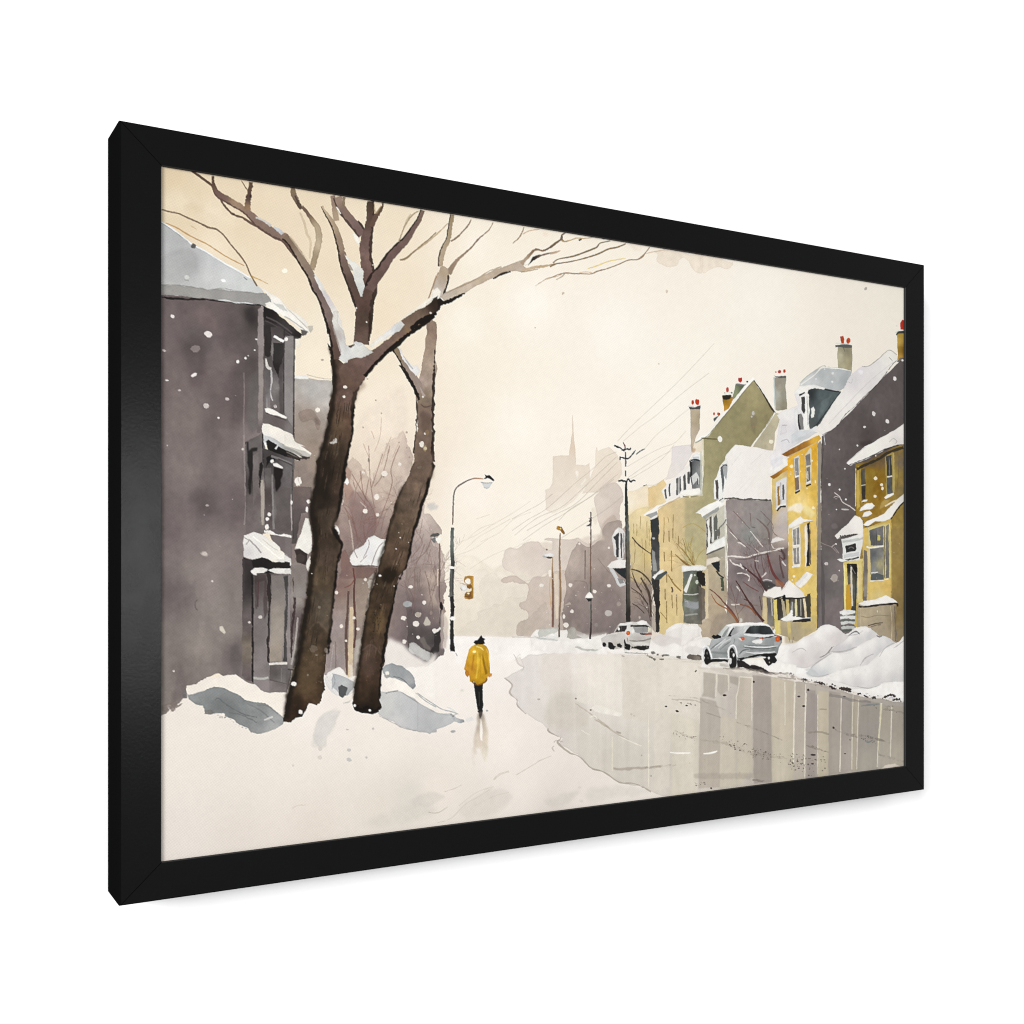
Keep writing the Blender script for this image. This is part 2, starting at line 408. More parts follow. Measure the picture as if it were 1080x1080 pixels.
# ---- right side of the street, far to near
poly('R', "380,700 470,690 560,640 578,665 578,870 640,850 600,960 470,960 390,1010 378,900", [(400, 800, 243, 231, 210), (520, 760, 241, 226, 200), (450, 950, 232, 212, 170), (560, 900, 232, 212, 175)], .95, .3, .03, .02)
poly('R', "572,672 645,648 680,610 725,590 748,640 748,800 700,830 640,850 578,872", [(600, 760, 228, 200, 148), (690, 640, 232, 206, 155), (700, 780, 235, 215, 170)], 1, .3, .05, .03)
poly('R', "800,290 820,275 982,262 998,330 960,400 885,540 800,580 735,600 790,440", [(850, 300, 226, 219, 217), (900, 420, 230, 223, 219), (770, 570, 234, 226, 218)], 1, .3, .04, .012)
# narrow yellow house
poly('S', "335,-130 400,-180 480,-200 520,-110 520,480 500,560 440,520 350,430",
     [(400, -100, 231, 212, 168), (420, 50, 217, 196, 142), (480, 200, 211, 187, 128), (380, 200, 214, 196, 150), (400, 380, 190, 170, 130), (480, 450, 160, 142, 120)], .95, .5, .03, .04)
poly('S', "345,400 430,430 520,440 525,800 350,740", [(400, 480, 158, 141, 128), (440, 650, 138, 124, 119), (490, 720, 130, 118, 114)], 1, .6, .03, .05, soft=3)
for s in ("375,60 385,140 378,260", "440,60 445,180", "400,-60 398,40", "480,-80 482,60", "430,-120 425,-20", "470,70 472,150", "460,180 462,330", "498,-40 500,120", "372,-60 374,20"):
    line('S', s, (150, 128, 82), .6, w=.8)
# yellow house with the long eave
poly('o', "693.2,538 700,533 717,524 738,521.5 746,524 748,600 745,640 722,662 712,668 695,670 693,600",
     [(700, 545, 224, 198, 148), (715, 545, 206, 186, 143), (735, 545, 186, 172, 134), (740, 580, 190, 175, 139), (705, 590, 228, 202, 150), (715, 620, 228, 203, 152), (730, 590, 202, 184, 146), (700, 650, 222, 200, 145), (725, 615, 205, 185, 140)], 1, .3, .06, .04)
for s in ("620,0 615,95", "660,0 662,90", "690,-20 692,60", "680,160 682,330", "620,170 625,250", "628,470 630,560", "640,570 642,750", "684,520 688,630", "722,510 725,690", "640,340 642,420", "735,40 738,110"):
    line('S', s, (128, 105, 62), .75, w=1.1)
line('S', "680,455 690,480 683,500", (80, 65, 45), .9, w=1.6)
line('R', "725,950 722,1080", (175, 150, 95), .8, w=1); line('R', "812,920 808,1080", (140, 118, 70), .7, w=.8); line('R', "760,950 770,1000", (120, 100, 60), .7, w=.7)
# dark gap between the houses
poly('S', "508,-90 578,-120 580,10 585,500 582,830 552,830 545,600 520,400 515,200", [(540, 0, 52, 54, 56), (560, 200, 70, 70, 70), (565, 600, 42, 38, 36), (535, 300, 100, 98, 95), (560, 420, 40, 40, 44)], 1, .5, .05, .1)
poly('S', "520,150 545,170 560,330 530,330", (165, 165, 162), .8); poly('S', "530,600 550,610 552,830 528,800", (176, 165, 150), .9)
dot('S', "535,60,12,.7 572,440,12,1.4", (190, 195, 198), .9)
# eave snow and attic windows
poly('R', "700,700 745,640 800,590 900,500 962,440 985,400 1030,345 1080,350 1080,700 880,750 740,800", (240, 235, 228), 1, .3, .03, .015)
for s in ("727,685 745,680 752,770 738,782", "766,640 782,625 786,745 770,752", "835,585 855,575 858,735 842,740", "868,570 880,562 886,690 872,720", "903,560 920,535 930,600 935,690 912,700", "945,520 962,512 972,560 965,635 948,630"):
    poly('R', s, (72, 72, 74), .92, .25, 0, .1)
poly('R', "856,580 872,570 876,720 858,730", (170, 168, 165), .9)
poly('R', "965,410 1000,398 1080,405 1080,690 990,695 978,560", [(975, 450, 40, 42, 45), (1000, 460, 120, 124, 126), (1050, 500, 150, 154, 154), (1000, 650, 110, 112, 112), (1050, 660, 150, 150, 148)], 1, .3, .05, .05)
poly('R', "963,412 985,400 992,560 985,640 972,560", (42, 42, 44), .95)
poly('R', "990,560 1030,520 1055,570 1050,640 1030,600 1000,640", (226, 226, 222), .9)
line('R', "1040,580 1042,640", (60, 60, 60), .8, w=1.2)
poly('T', "515,860 540,815 580,790 615,810 630,850 610,868 560,850 525,870", (236, 236, 234), 1); line('T', "525,862 570,852 620,866", (45, 52, 66), 1, w=1.6)
poly('T', "545,830 600,820 605,840 555,845", (180, 190, 200), .7)
poly('R', "525,932 590,885 660,842 780,790 880,742 980,705 1060,690 1080,700 1075,740 1000,735 880,765 780,815 662,870 665,905 640,925 590,915 545,942", (247, 243, 235), 1, .35, .02, .01)
poly('R', "660,870 880,768 878,752 662,862", (165, 120, 60), .5, .2, 0)
poly('R', "550,935 655,890 662,925 600,965 580,950", (150, 152, 152), .9); poly('R', "585,965 660,925 662,945 600,975", (235, 232, 226), 1)
poly('R', "595,975 665,950 665,1090 600,1090", (48, 55, 62), 1, .3, .05, .12)
poly('U', "-10,250 60,235 160,225 175,300 160,310 140,290 60,295 -10,290", (246, 242, 234), 1); line('U', "0,300 60,308 140,298", (90, 85, 70), .8, w=1.2)
dot('U', "68,308,9", (255, 245, 215))
# olive gable house
poly('o', "742.2,463 746.7,459 772,429 795,401 817.5,434.5 808,452 792,471 775.5,469 765.5,480 765.5,492 760,508 757,530 746,550 744,598 722,598 722,560 735,530 740,520 742,500",
     [(795, 415, 160, 150, 112), (775, 440, 150, 142, 105), (790, 455, 146, 136, 100), (750, 475, 156, 148, 112), (748, 510, 166, 158, 120), (758, 490, 150, 142, 106), (735, 560, 184, 174, 135), (735, 590, 200, 188, 142), (728, 570, 190, 180, 140), (810, 440, 140, 130, 96)], 1, .25, .05, .05)
poly('o', "722,524 741,522 741,600 722,600", [(730, 535, 172, 162, 124), (730, 560, 178, 168, 132), (730, 590, 200, 188, 142)], .8, .4, 0, .05, soft=4)
poly('U', "165,-130 185,-130 192,300 165,300", (205, 205, 190), .7, .3)
for s in ("20,700 60,840 110,950", "110,960 150,860 210,800", "60,900 20,820 -30,790", "100,940 70,800 90,700", "110,960 60,930 0,910", "0,600 100,560 220,640", "70,760 100,680"):
    line('U', s, (172, 150, 84), .6, w=1.1)
line('U', "-20,900 40,950 80,970", (120, 70, 40), .85, w=1.8)
line('c', "130,878,2 180,820,3 240,795,3 350,650,2.6 460,520,2.4 560,390,2.3 674,255,2", (250, 246, 238), 1)
line('c', "200,830 245,798 360,660 480,515 600,365 675,282", (108, 98, 66), .8, w=.7)
line('c', "120,875 150,860 185,835", (105, 120, 100), .8, w=1.3)
line('c', "180,828 250,835 330,838", (98, 88, 45), .9, w=1.4)
line('c', "676,280,.8 740,370,1.2 800,470,1.5 840,540,2 878,590,1.5", (62, 56, 34), 1)
line('c', "690,275 780,400 885,560", (238, 234, 224), .8, w=1.2)
poly('c', "185,840 205,840 205,1090 188,1090", (222, 215, 185), .7)
poly('c', "655,620 700,615 712,690 690,720 680,800 655,740 640,680", (125, 115, 92), .6, .6, 0, soft=3); dot('c', "670,590,14,1.5 655,625,9", (200, 198, 200), .8); dot('c', "672,718,10", (170, 120, 90), .5)
dot('c', "355,838,22,1.4,-10 845,865,22", (242, 240, 232))
line('c', "770,740 790,720", (60, 60, 70), .6, w=1)
# chimneys
poly('c', "70,545 165,545 162,740 120,830 100,900 92,960 80,900", [(90, 600, 188, 172, 148), (150, 650, 172, 156, 132), (110, 800, 190, 175, 155)], 1, .3, .08, .04)
poly('c', "105,880 185,850 185,960 100,960", (226, 212, 190), .8, soft=2); poly('c', "92,920 130,930 110,970 88,965", (185, 150, 120), .7, soft=2)
poly('c', "58,530 110,535 172,520 168,555 68,558", (78, 76, 82), 1, .3)
line('c', "50,525 110,528", (200, 198, 195), .8, w=.8)
dot('c', "95,488,12,1.8 138,485,21,1.25", (188, 44, 26)); dot('c', "100,488,7,1.8", (120, 40, 30), .5)
poly('c', "376,432 420,440 478,435 478,470 440,545 392,575", [(400, 470, 150, 105, 20), (450, 500, 190, 135, 35), (400, 540, 196, 140, 30)], 1, .3, .06, .05)
poly('c', "372,425 420,420 468,418 455,450 420,465 384,462", (40, 36, 28), 1); dot('c', "425,370,13,2", (190, 52, 30)); line('c', "400,400 460,398 480,420 485,470", (232, 228, 215), .9, w=1.3)
dot('c', "465,398,8 400,400,5", (110, 110, 105))
poly('c', "500,318 540,325 602,322 545,400 495,470 482,455 480,430", [(505, 400, 150, 158, 125), (560, 350, 84, 92, 72), (520, 440, 128, 134, 92)], 1, .3, .05, .05)
poly('c', "505,315 600,320 590,335 520,335", (110, 112, 108), .9); poly('c', "525,258 560,255 560,290 545,305 528,290", (184, 32, 26), 1, .3); dot('c', "613,293,9", (60, 70, 62))
line('c', "470,490 530,420 600,330", (246, 242, 232), 1, w=2)
poly('c', "290,640 330,620 358,608 320,655 300,668", (82, 88, 84), 1); dot('c', "298,598,9,1.6 340,598,14", (192, 72, 52)); dot('c', "350,600,8", (60, 40, 38), .8)
# pale lower gable
poly('c', "872,588 938,600 905,690 880,780 875,860 860,950 650,925 720,830 790,730", [(880, 640, 186, 177, 150), (760, 850, 180, 171, 146), (840, 900, 190, 180, 155)], 1, .3, .04, .05)
line('c', "878,585 780,735 650,912", (238, 234, 222), 1, w=1.4); line('c', "872,572 810,690 700,830", (100, 92, 62), .5, w=.6)
dot('c', "840,862,20", (235, 228, 205))
# big grey chimney
poly('c', "868,250 980,250 980,330 982,430 992,555 900,575 875,560 872,380", [(880, 400, 168, 168, 160), (930, 350, 146, 141, 125), (960, 500, 138, 132, 112), (900, 300, 138, 132, 120)], 1, .3, .06, .06, drip=.02)
line('c', "868,250 872,400 880,560", (190, 205, 205), .8, w=1.4); poly('c', "858,234 920,240 990,234 985,258 880,256", (92, 90, 88), 1)
dot('c', "884,202,8", (214, 110, 76)); dot('c', "920,198,15,1.2,35 966,192,12,1.5,15", (176, 44, 32))
# big snowy roofs
poly('o', "764.8,481 775,469.5 792,471 815,475 824,470 838,476 832,500 815,500 812,508 814,527.5 800,528 784,526 762,525 764,505", [(780, 480, 244, 239, 233), (800, 500, 241, 235, 228), (775, 520, 242, 236, 231), (830, 480, 232, 227, 226), (808, 520, 239, 233, 226)], 1, .3, .03, .01)
for s in ("560,960 470,1080", "800,940 640,1080", "850,1000 830,1080"):
    line('c', s, (214, 208, 204), .6, w=.5)
for s in ("700,110 560,290", "640,130 500,280", "560,210 540,240 560,240", "700,290 820,230"):
    line('U', s, (220, 214, 208), .5, w=.5)
poly('W', "130,730 180,700 250,670 280,655 255,580 300,540 330,700 300,830 420,850 230,960 160,1010 110,1010 130,900 150,760", [(200, 720, 240, 236, 232), (200, 800, 228, 222, 224), (190, 900, 226, 222, 224), (300, 860, 205, 208, 212), (140, 980, 232, 228, 226)], 1, .4, .04, .015)
poly('W', "165,800 200,795 205,850 150,870", (218, 212, 218), .7); line('W', "165,798 205,800", (150, 146, 155), .7, w=.7); line('W', "160,915 200,900 220,925", (158, 156, 165), .7, w=.8)
poly('W', "240,880 300,845 360,850 330,890 260,920", (196, 202, 208), .6, .6, 0, soft=2)
poly('W', "80,1010 160,960 180,1015 230,1050 200,1085 100,1150", (232, 228, 228), .9, .5, .03)
poly('X', "60,270 80,220 150,160 190,160 215,205 150,235 85,275", (243, 239, 233), 1, .5, .04); poly('X', "90,170 170,140 180,190 100,240", (214, 212, 220), .5, .5, 0, soft=2)
# mauve grey house
poly('o', "765.5,528 772,526 786,526.5 800,528 813.5,527 815,540 824,560 831,560 832,640 812,670 766,662 768,600",
     [(775, 545, 150, 138, 135), (800, 550, 152, 146, 142), (790, 565, 148, 150, 146), (795, 585, 140, 128, 128), (775, 580, 155, 142, 138), (800, 610, 122, 108, 108), (780, 600, 110, 97, 99), (780, 630, 132, 120, 118), (775, 650, 160, 146, 132), (815, 600, 130, 116, 116), (805, 560, 148, 140, 134), (820, 590, 120, 105, 106)], 1, .3, .06, .06, drip=.02)
line('U', "350,340 385,322 440,325 500,318 580,333 640,325 740,335 840,336", (70, 66, 60), .95, w=1.3, rough=.5)
line('U', "380,330 470,315 560,335 700,330", (95, 90, 80), .8, w=1)
# its bay
poly('U', "225,480 400,380 415,500 415,1080 225,1080 230,850 215,700", [(300, 700, 198, 196, 184), (380, 450, 206, 202, 185), (300, 860, 158, 150, 132), (250, 1000, 196, 182, 152), (380, 900, 176, 168, 152), (380, 1060, 180, 168, 148)], 1, .3, .05, .04)
poly('V', "235,-20 415,-20 418,370 400,460 440,560 540,640 300,760 200,760 150,640 240,560", [(300, 100, 196, 180, 150), (380, 60, 172, 164, 148), (300, 400, 186, 168, 142), (350, 550, 170, 154, 132), (450, 600, 160, 146, 130), (230, 640, 186, 168, 145)], 1, .5, .05, .05)
poly('V', "150,570 240,560 280,580 260,720 190,750 150,650", (186, 170, 148), .8, .6, .08, .05)
poly('V', "300,560 420,500 520,560 500,640 340,740 260,720", (150, 136, 122), .55, .6, .04, .05, soft=4, sm=True)
line('U', "398,380 405,600 412,1080", (224, 222, 212), .85, w=1.3)
poly('U', "225,530 245,515 250,800 230,810", (70, 66, 62), .9); poly('U', "232,530 262,505 270,780 240,800", (240, 238, 230), 1)
poly('U', "255,500 275,490 280,745 258,752", (84, 80, 74), .95); poly('U', "276,490 290,482 295,730 280,740", (232, 230, 222), 1)
poly('U', "293,505 322,470 332,560 330,712 300,722", (94, 96, 90), .95); poly('U', "335,620 350,590 360,650 345,700 332,700", (104, 98, 88), .9)
line('U', "330,680 345,610 390,560 412,520", (96, 104, 102), .8, w=1.2)
poly('U', "118,455 200,400 350,330 392,378 300,420 185,500 175,470", (246, 244, 238), 1, .35, .02)
poly('U', "190,490 300,425 345,400 340,430 210,515", (158, 160, 156), .9)
poly('U', "350,340 400,310 395,345 375,360", (232, 230, 224), 1); line('U', "345,345 385,318", (60, 60, 60), .8, w=1)
poly('U', "232,790 330,715 395,678 400,775 300,815 222,852", (242, 241, 235), 1, .3, .03); line('U', "225,855 300,822 390,785", (96, 92, 84), .95, w=1.6)
poly('U', "225,895 330,875 362,900 280,942 225,960", (232, 222, 205), 1)
poly('U', "272,940 350,915 352,1015 335,1020 300,980", (34, 40, 48), 1); line('U', "320,1010 350,1050 390,1075", (50, 58, 62), 1, w=1.5)
poly('V', "355,170 392,180 395,300 368,300", (78, 84, 66), 1); line('V', "340,140 390,178", (50, 58, 62), 1, w=1.4)
# window at the left of the roof
poly('U', "300,150 330,110 350,20 420,-60 440,20 420,160 385,280 370,330 295,330", (238, 237, 232), 1, .3, .03)
poly('U', "312,150 338,145 342,250 338,325 318,325", (74, 64, 60), .95); poly('U', "358,30 378,10 392,120 400,160 380,270 372,180", (84, 90, 94), .95); poly('U', "380,0 425,-10 425,60 408,150 392,110", (168, 172, 174), 1)
line('U', "362,30 395,5 425,10", (66, 66, 66), .9, w=1)
# yellow house
poly('X', "95,300 150,260 215,225 210,640 215,1080 60,1080 100,700", [(110, 350, 222, 190, 120), (110, 500, 215, 180, 110), (160, 550, 205, 196, 192), (160, 650, 196, 184, 180), (180, 900, 130, 118, 118), (100, 900, 130, 115, 113), (140, 1000, 110, 98, 100)], 1, .3, .05, .04)
poly('X', "82,288 130,258 214,205 218,238 165,268 112,306", [(120, 280, 150, 96, 24), (200, 230, 226, 158, 40)], 1, .25, .05)
poly('X', "120,330 200,285 200,500 125,525", (224, 222, 220), 1); poly('X', "132,358 148,350 152,490 136,492", (150, 108, 50), .95); poly('X', "168,345 180,340 184,450 170,452", (82, 84, 86), .95); line('X', "158,330 160,480", (170, 160, 168), .9, w=.8)
poly('X', "120,520 150,488 195,470 195,495 160,490 135,535", (240, 238, 232), 1); line('X', "132,533 155,505 195,500", (44, 40, 38), 1, w=1.8)
poly('o', "830.5,484 852,468 863,463 862,540 861.5,662 845,672 832,640 831.5,560",
     [(834, 490, 232, 170, 38), (840, 500, 234, 184, 70), (858, 480, 226, 165, 34), (860, 520, 226, 178, 66), (845, 528, 240, 204, 128), (838, 545, 236, 198, 108), (858, 560, 234, 190, 100), (835, 600, 230, 186, 84), (855, 620, 228, 194, 112), (858, 640, 222, 184, 96), (840, 580, 226, 186, 96)], 1, .25, .04, .05)
poly('Y', "140,340 330,330 410,340 415,570 270,650 150,600", [(200, 420, 182, 166, 132), (250, 560, 168, 156, 128), (380, 420, 222, 186, 104), (350, 560, 196, 178, 130), (180, 620, 168, 152, 122)], .95, .4, .04, .05)
poly('Y', "110,350 150,345 160,600 120,600", (226, 198, 118), .9)
# grey quoin strip and side wall
poly('X', "420,60 440,30 452,60 440,480 425,1080 413,1080 418,500", (148, 140, 128), 1, .25, .05); poly('X', "415,500 450,470 440,1080 413,1080", [(430, 600, 142, 132, 118), (430, 900, 128, 120, 112)], 1, .25, .05)
poly('Y', "415,0 450,0 470,200 470,540 415,570", [(430, 100, 116, 108, 104), (440, 300, 100, 92, 92), (440, 500, 92, 84, 82)], 1, .3, .04, .05)
poly('X', "160,130 250,80 350,30 430,-10 445,15 420,40 330,85 215,148 190,145", [(200, 125, 140, 88, 30), (300, 80, 160, 105, 36), (420, 10, 226, 172, 50)], 1, .3, .05, .08)
line('X', "200,150 330,88 420,42", (206, 180, 140), .8, w=1)
# upper windows
poly('X', "252,150 290,135 298,380 258,400", (224, 220, 210), 1); poly('X', "256,158 284,150 286,280 262,285", (140, 140, 142), .95, .3, 0, .12); poly('X', "262,300 288,290 290,380 264,392", (118, 98, 82), .95, .3, 0, .12)
line('X', "258,290 292,280", (240, 238, 232), 1, w=1.2); poly('X', "255,400 292,380 296,392 262,415", (38, 34, 36), 1)
poly('X', "330,130 368,80 378,100 376,330 335,350", (222, 212, 186), 1); poly('X', "336,140 366,120 370,205 340,212", (124, 122, 120), .95, .3, 0, .12); poly('X', "342,225 368,215 372,310 345,330", (116, 112, 110), .95, .3, 0, .12)
line('X', "338,335 372,322", (244, 240, 234), 1, w=1.8); line('X', "338,356 374,342", (42, 38, 38), 1, w=1.5); line('X', "350,250 352,310", (236, 230, 220), .9, w=.9)
for s in ("250,160 262,400", "335,150 338,340"): line('X', s, (180, 120, 30), .6, w=.7)
dot('X', "235,215,14,.8 380,175,7 405,320,6 345,372,5 390,510,10 225,640,8 310,130,4 405,330,5 300,250,4 230,270,4", (250, 236, 200), .9)
# snowy ledges on the yellow wall
poly('X', "205,545 215,510 260,480 300,475 330,500 300,540 240,530", (246, 238, 224), .85, .6, 0, soft=2)
poly('X', "300,480 360,500 400,560 380,590 330,570", (244, 220, 165), .7, .8, 0, soft=3)
poly('X', "208,640 240,615 300,570 320,590 390,598 385,606 320,615 270,640 210,662", (247, 243, 235), 1, .4); line('X', "320,615 390,605", (196, 160, 90), .8, w=1)
# lower windows
poly('X', "238,655 298,630 300,920 245,935", (238, 232, 215), 1); poly('X', "246,665 290,645 292,770 248,785", (152, 150, 150), .95, .3, 0, .14); poly('X', "248,795 290,790 292,905 252,915", (138, 134, 134), .95, .3, 0, .14)
line('X', "268,660 272,900", (226, 222, 214), .9, w=.8); line('X', "242,780 296,775", (245, 243, 238), 1, w=1.3); line('X', "240,932 296,922", (242, 240, 236), 1, w=2)
poly('X', "328,640 345,620 350,925 332,930", (246, 240, 225), 1); poly('X', "342,625 368,612 366,700 356,760 368,800 360,905 368,925 340,930 350,760", (40, 38, 38), 1, .4, 0, .1); poly('X', "358,700 370,640 372,920 362,900", (96, 88, 80), .9); line('X', "345,670 350,720", (210, 210, 210), .8, w=.8)
line('X', "420,80 418,500 412,1080", (240, 214, 150), .6, w=.8)
# snow canopies of the porch
poly('Y', "262,240 310,180 345,155 388,172 350,220 300,272 280,260", (244, 240, 234), 1, .35, .03); poly('Y', "262,240 340,160 350,175 280,262", (228, 222, 220), .6)
dot('Y', "252,188,9 240,215,5", (250, 240, 215))
poly('Y', "55,335 105,345 110,560 60,560 30,500 28,330", (200, 180, 140), 1); poly('Y', "58,340 110,350 112,545 64,545", [(80, 400, 96, 92, 90), (80, 520, 130, 124, 116)], 1, .3, 0, .1)
poly('Y', "110,345 330,335 370,310 372,500 240,500 110,500", [(130, 400, 60, 52, 46), (160, 360, 40, 38, 36), (220, 420, 110, 104, 92), (300, 400, 66, 62, 58), (350, 350, 60, 58, 50)], 1, .3, 0, .12)
for s, c_ in (("118,350,3.6 122,450,3.6 130,600,3.6", (222, 196, 112)), ("170,350,3 180,420,3.2 190,490,3.2", (176, 164, 140)), ("205,350,3 210,450,3.3 225,640,3.8", (206, 186, 124)), ("265,350,2.2 270,470,2.4", (214, 206, 160)), ("322,330,2.4 332,410,2.4 338,490,2.2", (224, 206, 170)), ("240,370,1.6 238,470,1.8", (170, 172, 170)), ("300,350,1.4 302,470,1.4", (150, 148, 140)), ("40,340,3.4 45,440,3.2 45,520,3", (206, 190, 150)), ("92,345,1.5 98,470,1.5", (175, 170, 165))):
    line('Y', s, c_, 1)
poly('Y', "345,315 372,310 372,400 350,400", (70, 66, 54), .9)
poly('Y', "155,495 190,475 235,440 245,470 310,480 375,480 375,498 240,500 200,510", (243, 240, 234), 1, .4); poly('Y', "245,500 310,490 372,488 370,515 300,512 240,515", (42, 38, 36), 1, .5)
dot('Y', "235,440,9,1.6 240,460,6 262,475,6", (250, 246, 238))
poly('Y', "28,325 45,285 100,265 155,262 165,285 205,225 220,212 250,240 325,310 332,335 260,340 200,345 180,330 110,345 70,330", [(80, 290, 240, 234, 226), (220, 260, 246, 241, 234), (290, 310, 232, 226, 220), (130, 320, 244, 239, 232)], 1, .4, .05, .01)
line('Y', "162,290 190,262 215,215", (200, 190, 184), .6, w=.7); line('Y', "108,350 150,340 185,325 200,348 330,340", (34, 30, 28), 1, w=1.5, rough=.5)
dot('Y', "182,340,12 182,355,9", (20, 20, 20))
poly('Y', "190,600 260,580 330,560 400,560 270,660 190,670", (172, 158, 130), .6, .5, 0, soft=3); line('Y', "250,620 240,660", (110, 90, 70), .6, w=.6); line('Y', "215,620 225,660", (110, 90, 70), .6, w=.6)
# mauve gable house
poly('o', "866.5,460 885,447 904,427 926,404 948,382 954,378 955,705 870,720 862,668 866,600",
     [(880, 470, 106, 94, 97), (900, 450, 98, 87, 92), (920, 430, 106, 95, 99), (940, 410, 96, 85, 90), (915, 460, 84, 72, 80), (885, 500, 96, 86, 90), (875, 540, 104, 94, 96), (890, 560, 88, 78, 82), (885, 600, 122, 112, 112), (880, 640, 126, 115, 114), (872, 620, 104, 96, 98), (940, 440, 94, 82, 88), (900, 520, 90, 80, 85)], 1, .25, .06, .05, drip=.015)
poly('W', "720,930 790,900 830,930 780,960 740,960", (62, 50, 60), .6, .8, 0, soft=5)
poly('Y', "448,0 470,200 470,545 452,545 445,300", (88, 80, 82), .8, .3, 0, soft=1)
line('X', "452,50 460,100 448,300 452,480", (66, 60, 62), .7, w=1); line('W', "465,870 475,940", (215, 215, 222), .8, w=.7)
# dormer, roof snow
poly('W', "290,505 340,450 430,395 500,385 580,395 665,415 648,470 620,530 575,555 500,545 400,530 345,545 290,560", [(350, 460, 214, 216, 214), (440, 440, 184, 190, 192), (540, 440, 190, 194, 195), (600, 480, 168, 175, 180), (400, 500, 206, 208, 206), (500, 520, 186, 190, 194)], 1, .3, .06, .03)
line('W', "292,500 360,440 450,380 480,382", (170, 172, 168), .8, w=.7); line('W', "300,512 400,440 450,392 520,392 600,400 662,412", (243, 240, 232), .95, w=1.1)
dot('W', "528,430,9 525,490,8 410,470,7 645,490,7 470,400,5", (228, 230, 230), .9)
poly('W', "345,548 400,535 480,545 585,560 520,660 440,790 415,815 365,825 350,700", [(370, 570, 46, 52, 60), (450, 580, 86, 102, 112), (520, 590, 82, 98, 108), (450, 680, 92, 110, 120), (400, 720, 84, 92, 98), (420, 780, 70, 82, 92), (380, 800, 78, 84, 88)], 1, .3, .05, .08)
line('W', "355,545 420,535 500,550 575,562", (44, 48, 54), .9, w=1.5); poly('W', "440,640 520,580 470,700 430,760", (120, 138, 148), .4, .5, 0, soft=2)
poly('W', "375,680 392,665 400,690 392,740 375,750 372,730 382,710", (236, 234, 228), 1)
poly('W', "250,565 290,520 345,510 400,515 480,535 470,548 400,535 355,548 345,580 290,580 265,585", (243, 240, 234), 1, .4)
poly('W', "285,580 328,560 330,578 290,595", (40, 40, 42), 1); poly('W', "290,600 335,570 358,580 360,820 340,840 300,830 320,700", (240, 238, 232), 1)
poly('W', "305,605 328,600 332,700 325,720 308,690", (64, 62, 66), 1); line('W', "345,590 350,700 352,800", (150, 152, 158), .8, w=.7)
poly('W', "255,690 275,680 290,720 320,790 330,840 290,850 260,800", (230, 228, 226), 1)
poly('W', "278,725 300,715 318,750 320,830 290,835 285,780", (128, 126, 134), 1); poly('W', "278,722 292,722 296,830 286,832", (54, 50, 54), 1)
poly('W', "230,870 300,830 360,835 415,800 430,830 380,850 300,885 240,930", [(260, 880, 210, 214, 218), (360, 840, 214, 218, 224), (410, 820, 236, 234, 230)], .95, .6, .04, .03)
line('W', "370,825 415,795 440,760 520,650 585,560", (40, 46, 54), .9, w=1)
poly('W', "430,850 415,835 500,690 600,555 640,470 665,430 740,378 790,375 850,330 930,263 990,300 985,340 950,365 850,500 760,580 690,660 620,720 550,815 490,850 455,865",
     [(480, 800, 240, 235, 228), (600, 640, 242, 237, 231), (700, 450, 226, 220, 222), (740, 500, 232, 227, 224), (850, 420, 232, 228, 224), (930, 310, 238, 234, 226), (700, 600, 240, 235, 228), (800, 500, 226, 221, 220), (680, 480, 220, 214, 216)], 1, .4, .03, .012)
line('W', "735,380 785,378 860,322 928,265 985,298", (158, 154, 150), .85, w=.8); line('W', "930,315 955,345", (150, 146, 142), .7, w=.7); line('W', "500,790 640,640 800,480 960,350", (214, 208, 206), .7, w=.9)
line('W', "455,866 550,815 620,722 690,662 760,588 850,505 950,372 985,340", (52, 44, 50), .6, w=.7, rough=.3); poly('W', "700,410 740,400 750,430 725,450", (242, 236, 240), .9)
line('W', "640,490 660,500 670,470", (180, 178, 184), .6, w=.6)
# its chimneys
poly('W', "565,245 665,240 668,330 664,412 600,395 566,390 562,300", [(580, 300, 184, 178, 152), (620, 270, 140, 132, 110), (640, 350, 162, 152, 122), (600, 380, 182, 172, 142)], 1, .3, .06, .05)
poly('W', "548,225 600,222 668,232 665,248 600,245 550,243", (92, 92, 90), 1); line('W', "548,215 600,218 640,222", (214, 212, 208), .9, w=.8); line('W', "605,245 612,275", (96, 90, 78), .7, w=.9)
poly('W', "578,170 600,162 610,185 608,218 590,218", (178, 50, 30), 1, .3); dot('W', "640,198,15,1.4,10", (196, 58, 34)); dot('W', "636,200,7", (140, 40, 26), .5)
poly('W', "985,150 1035,140 1040,330 1010,320 990,335 990,250", [(1000, 200, 190, 150, 62), (1025, 250, 128, 92, 26), (1000, 310, 176, 132, 48)], 1, .3, .06, .06)
poly('W', "975,150 990,130 1040,125 1040,145 1000,145 980,160", (64, 62, 54), 1); line('W', "975,142 1000,128", (196, 202, 196), .9, w=.8)
poly('W', "1008,70 1022,48 1040,55 1040,122 1015,120", (184, 28, 22), 1, .3)
poly('W', "985,345 1010,320 1040,322 1040,345 1000,350", (58, 52, 48), .7); dot('W', "1025,338,8", WHITE)
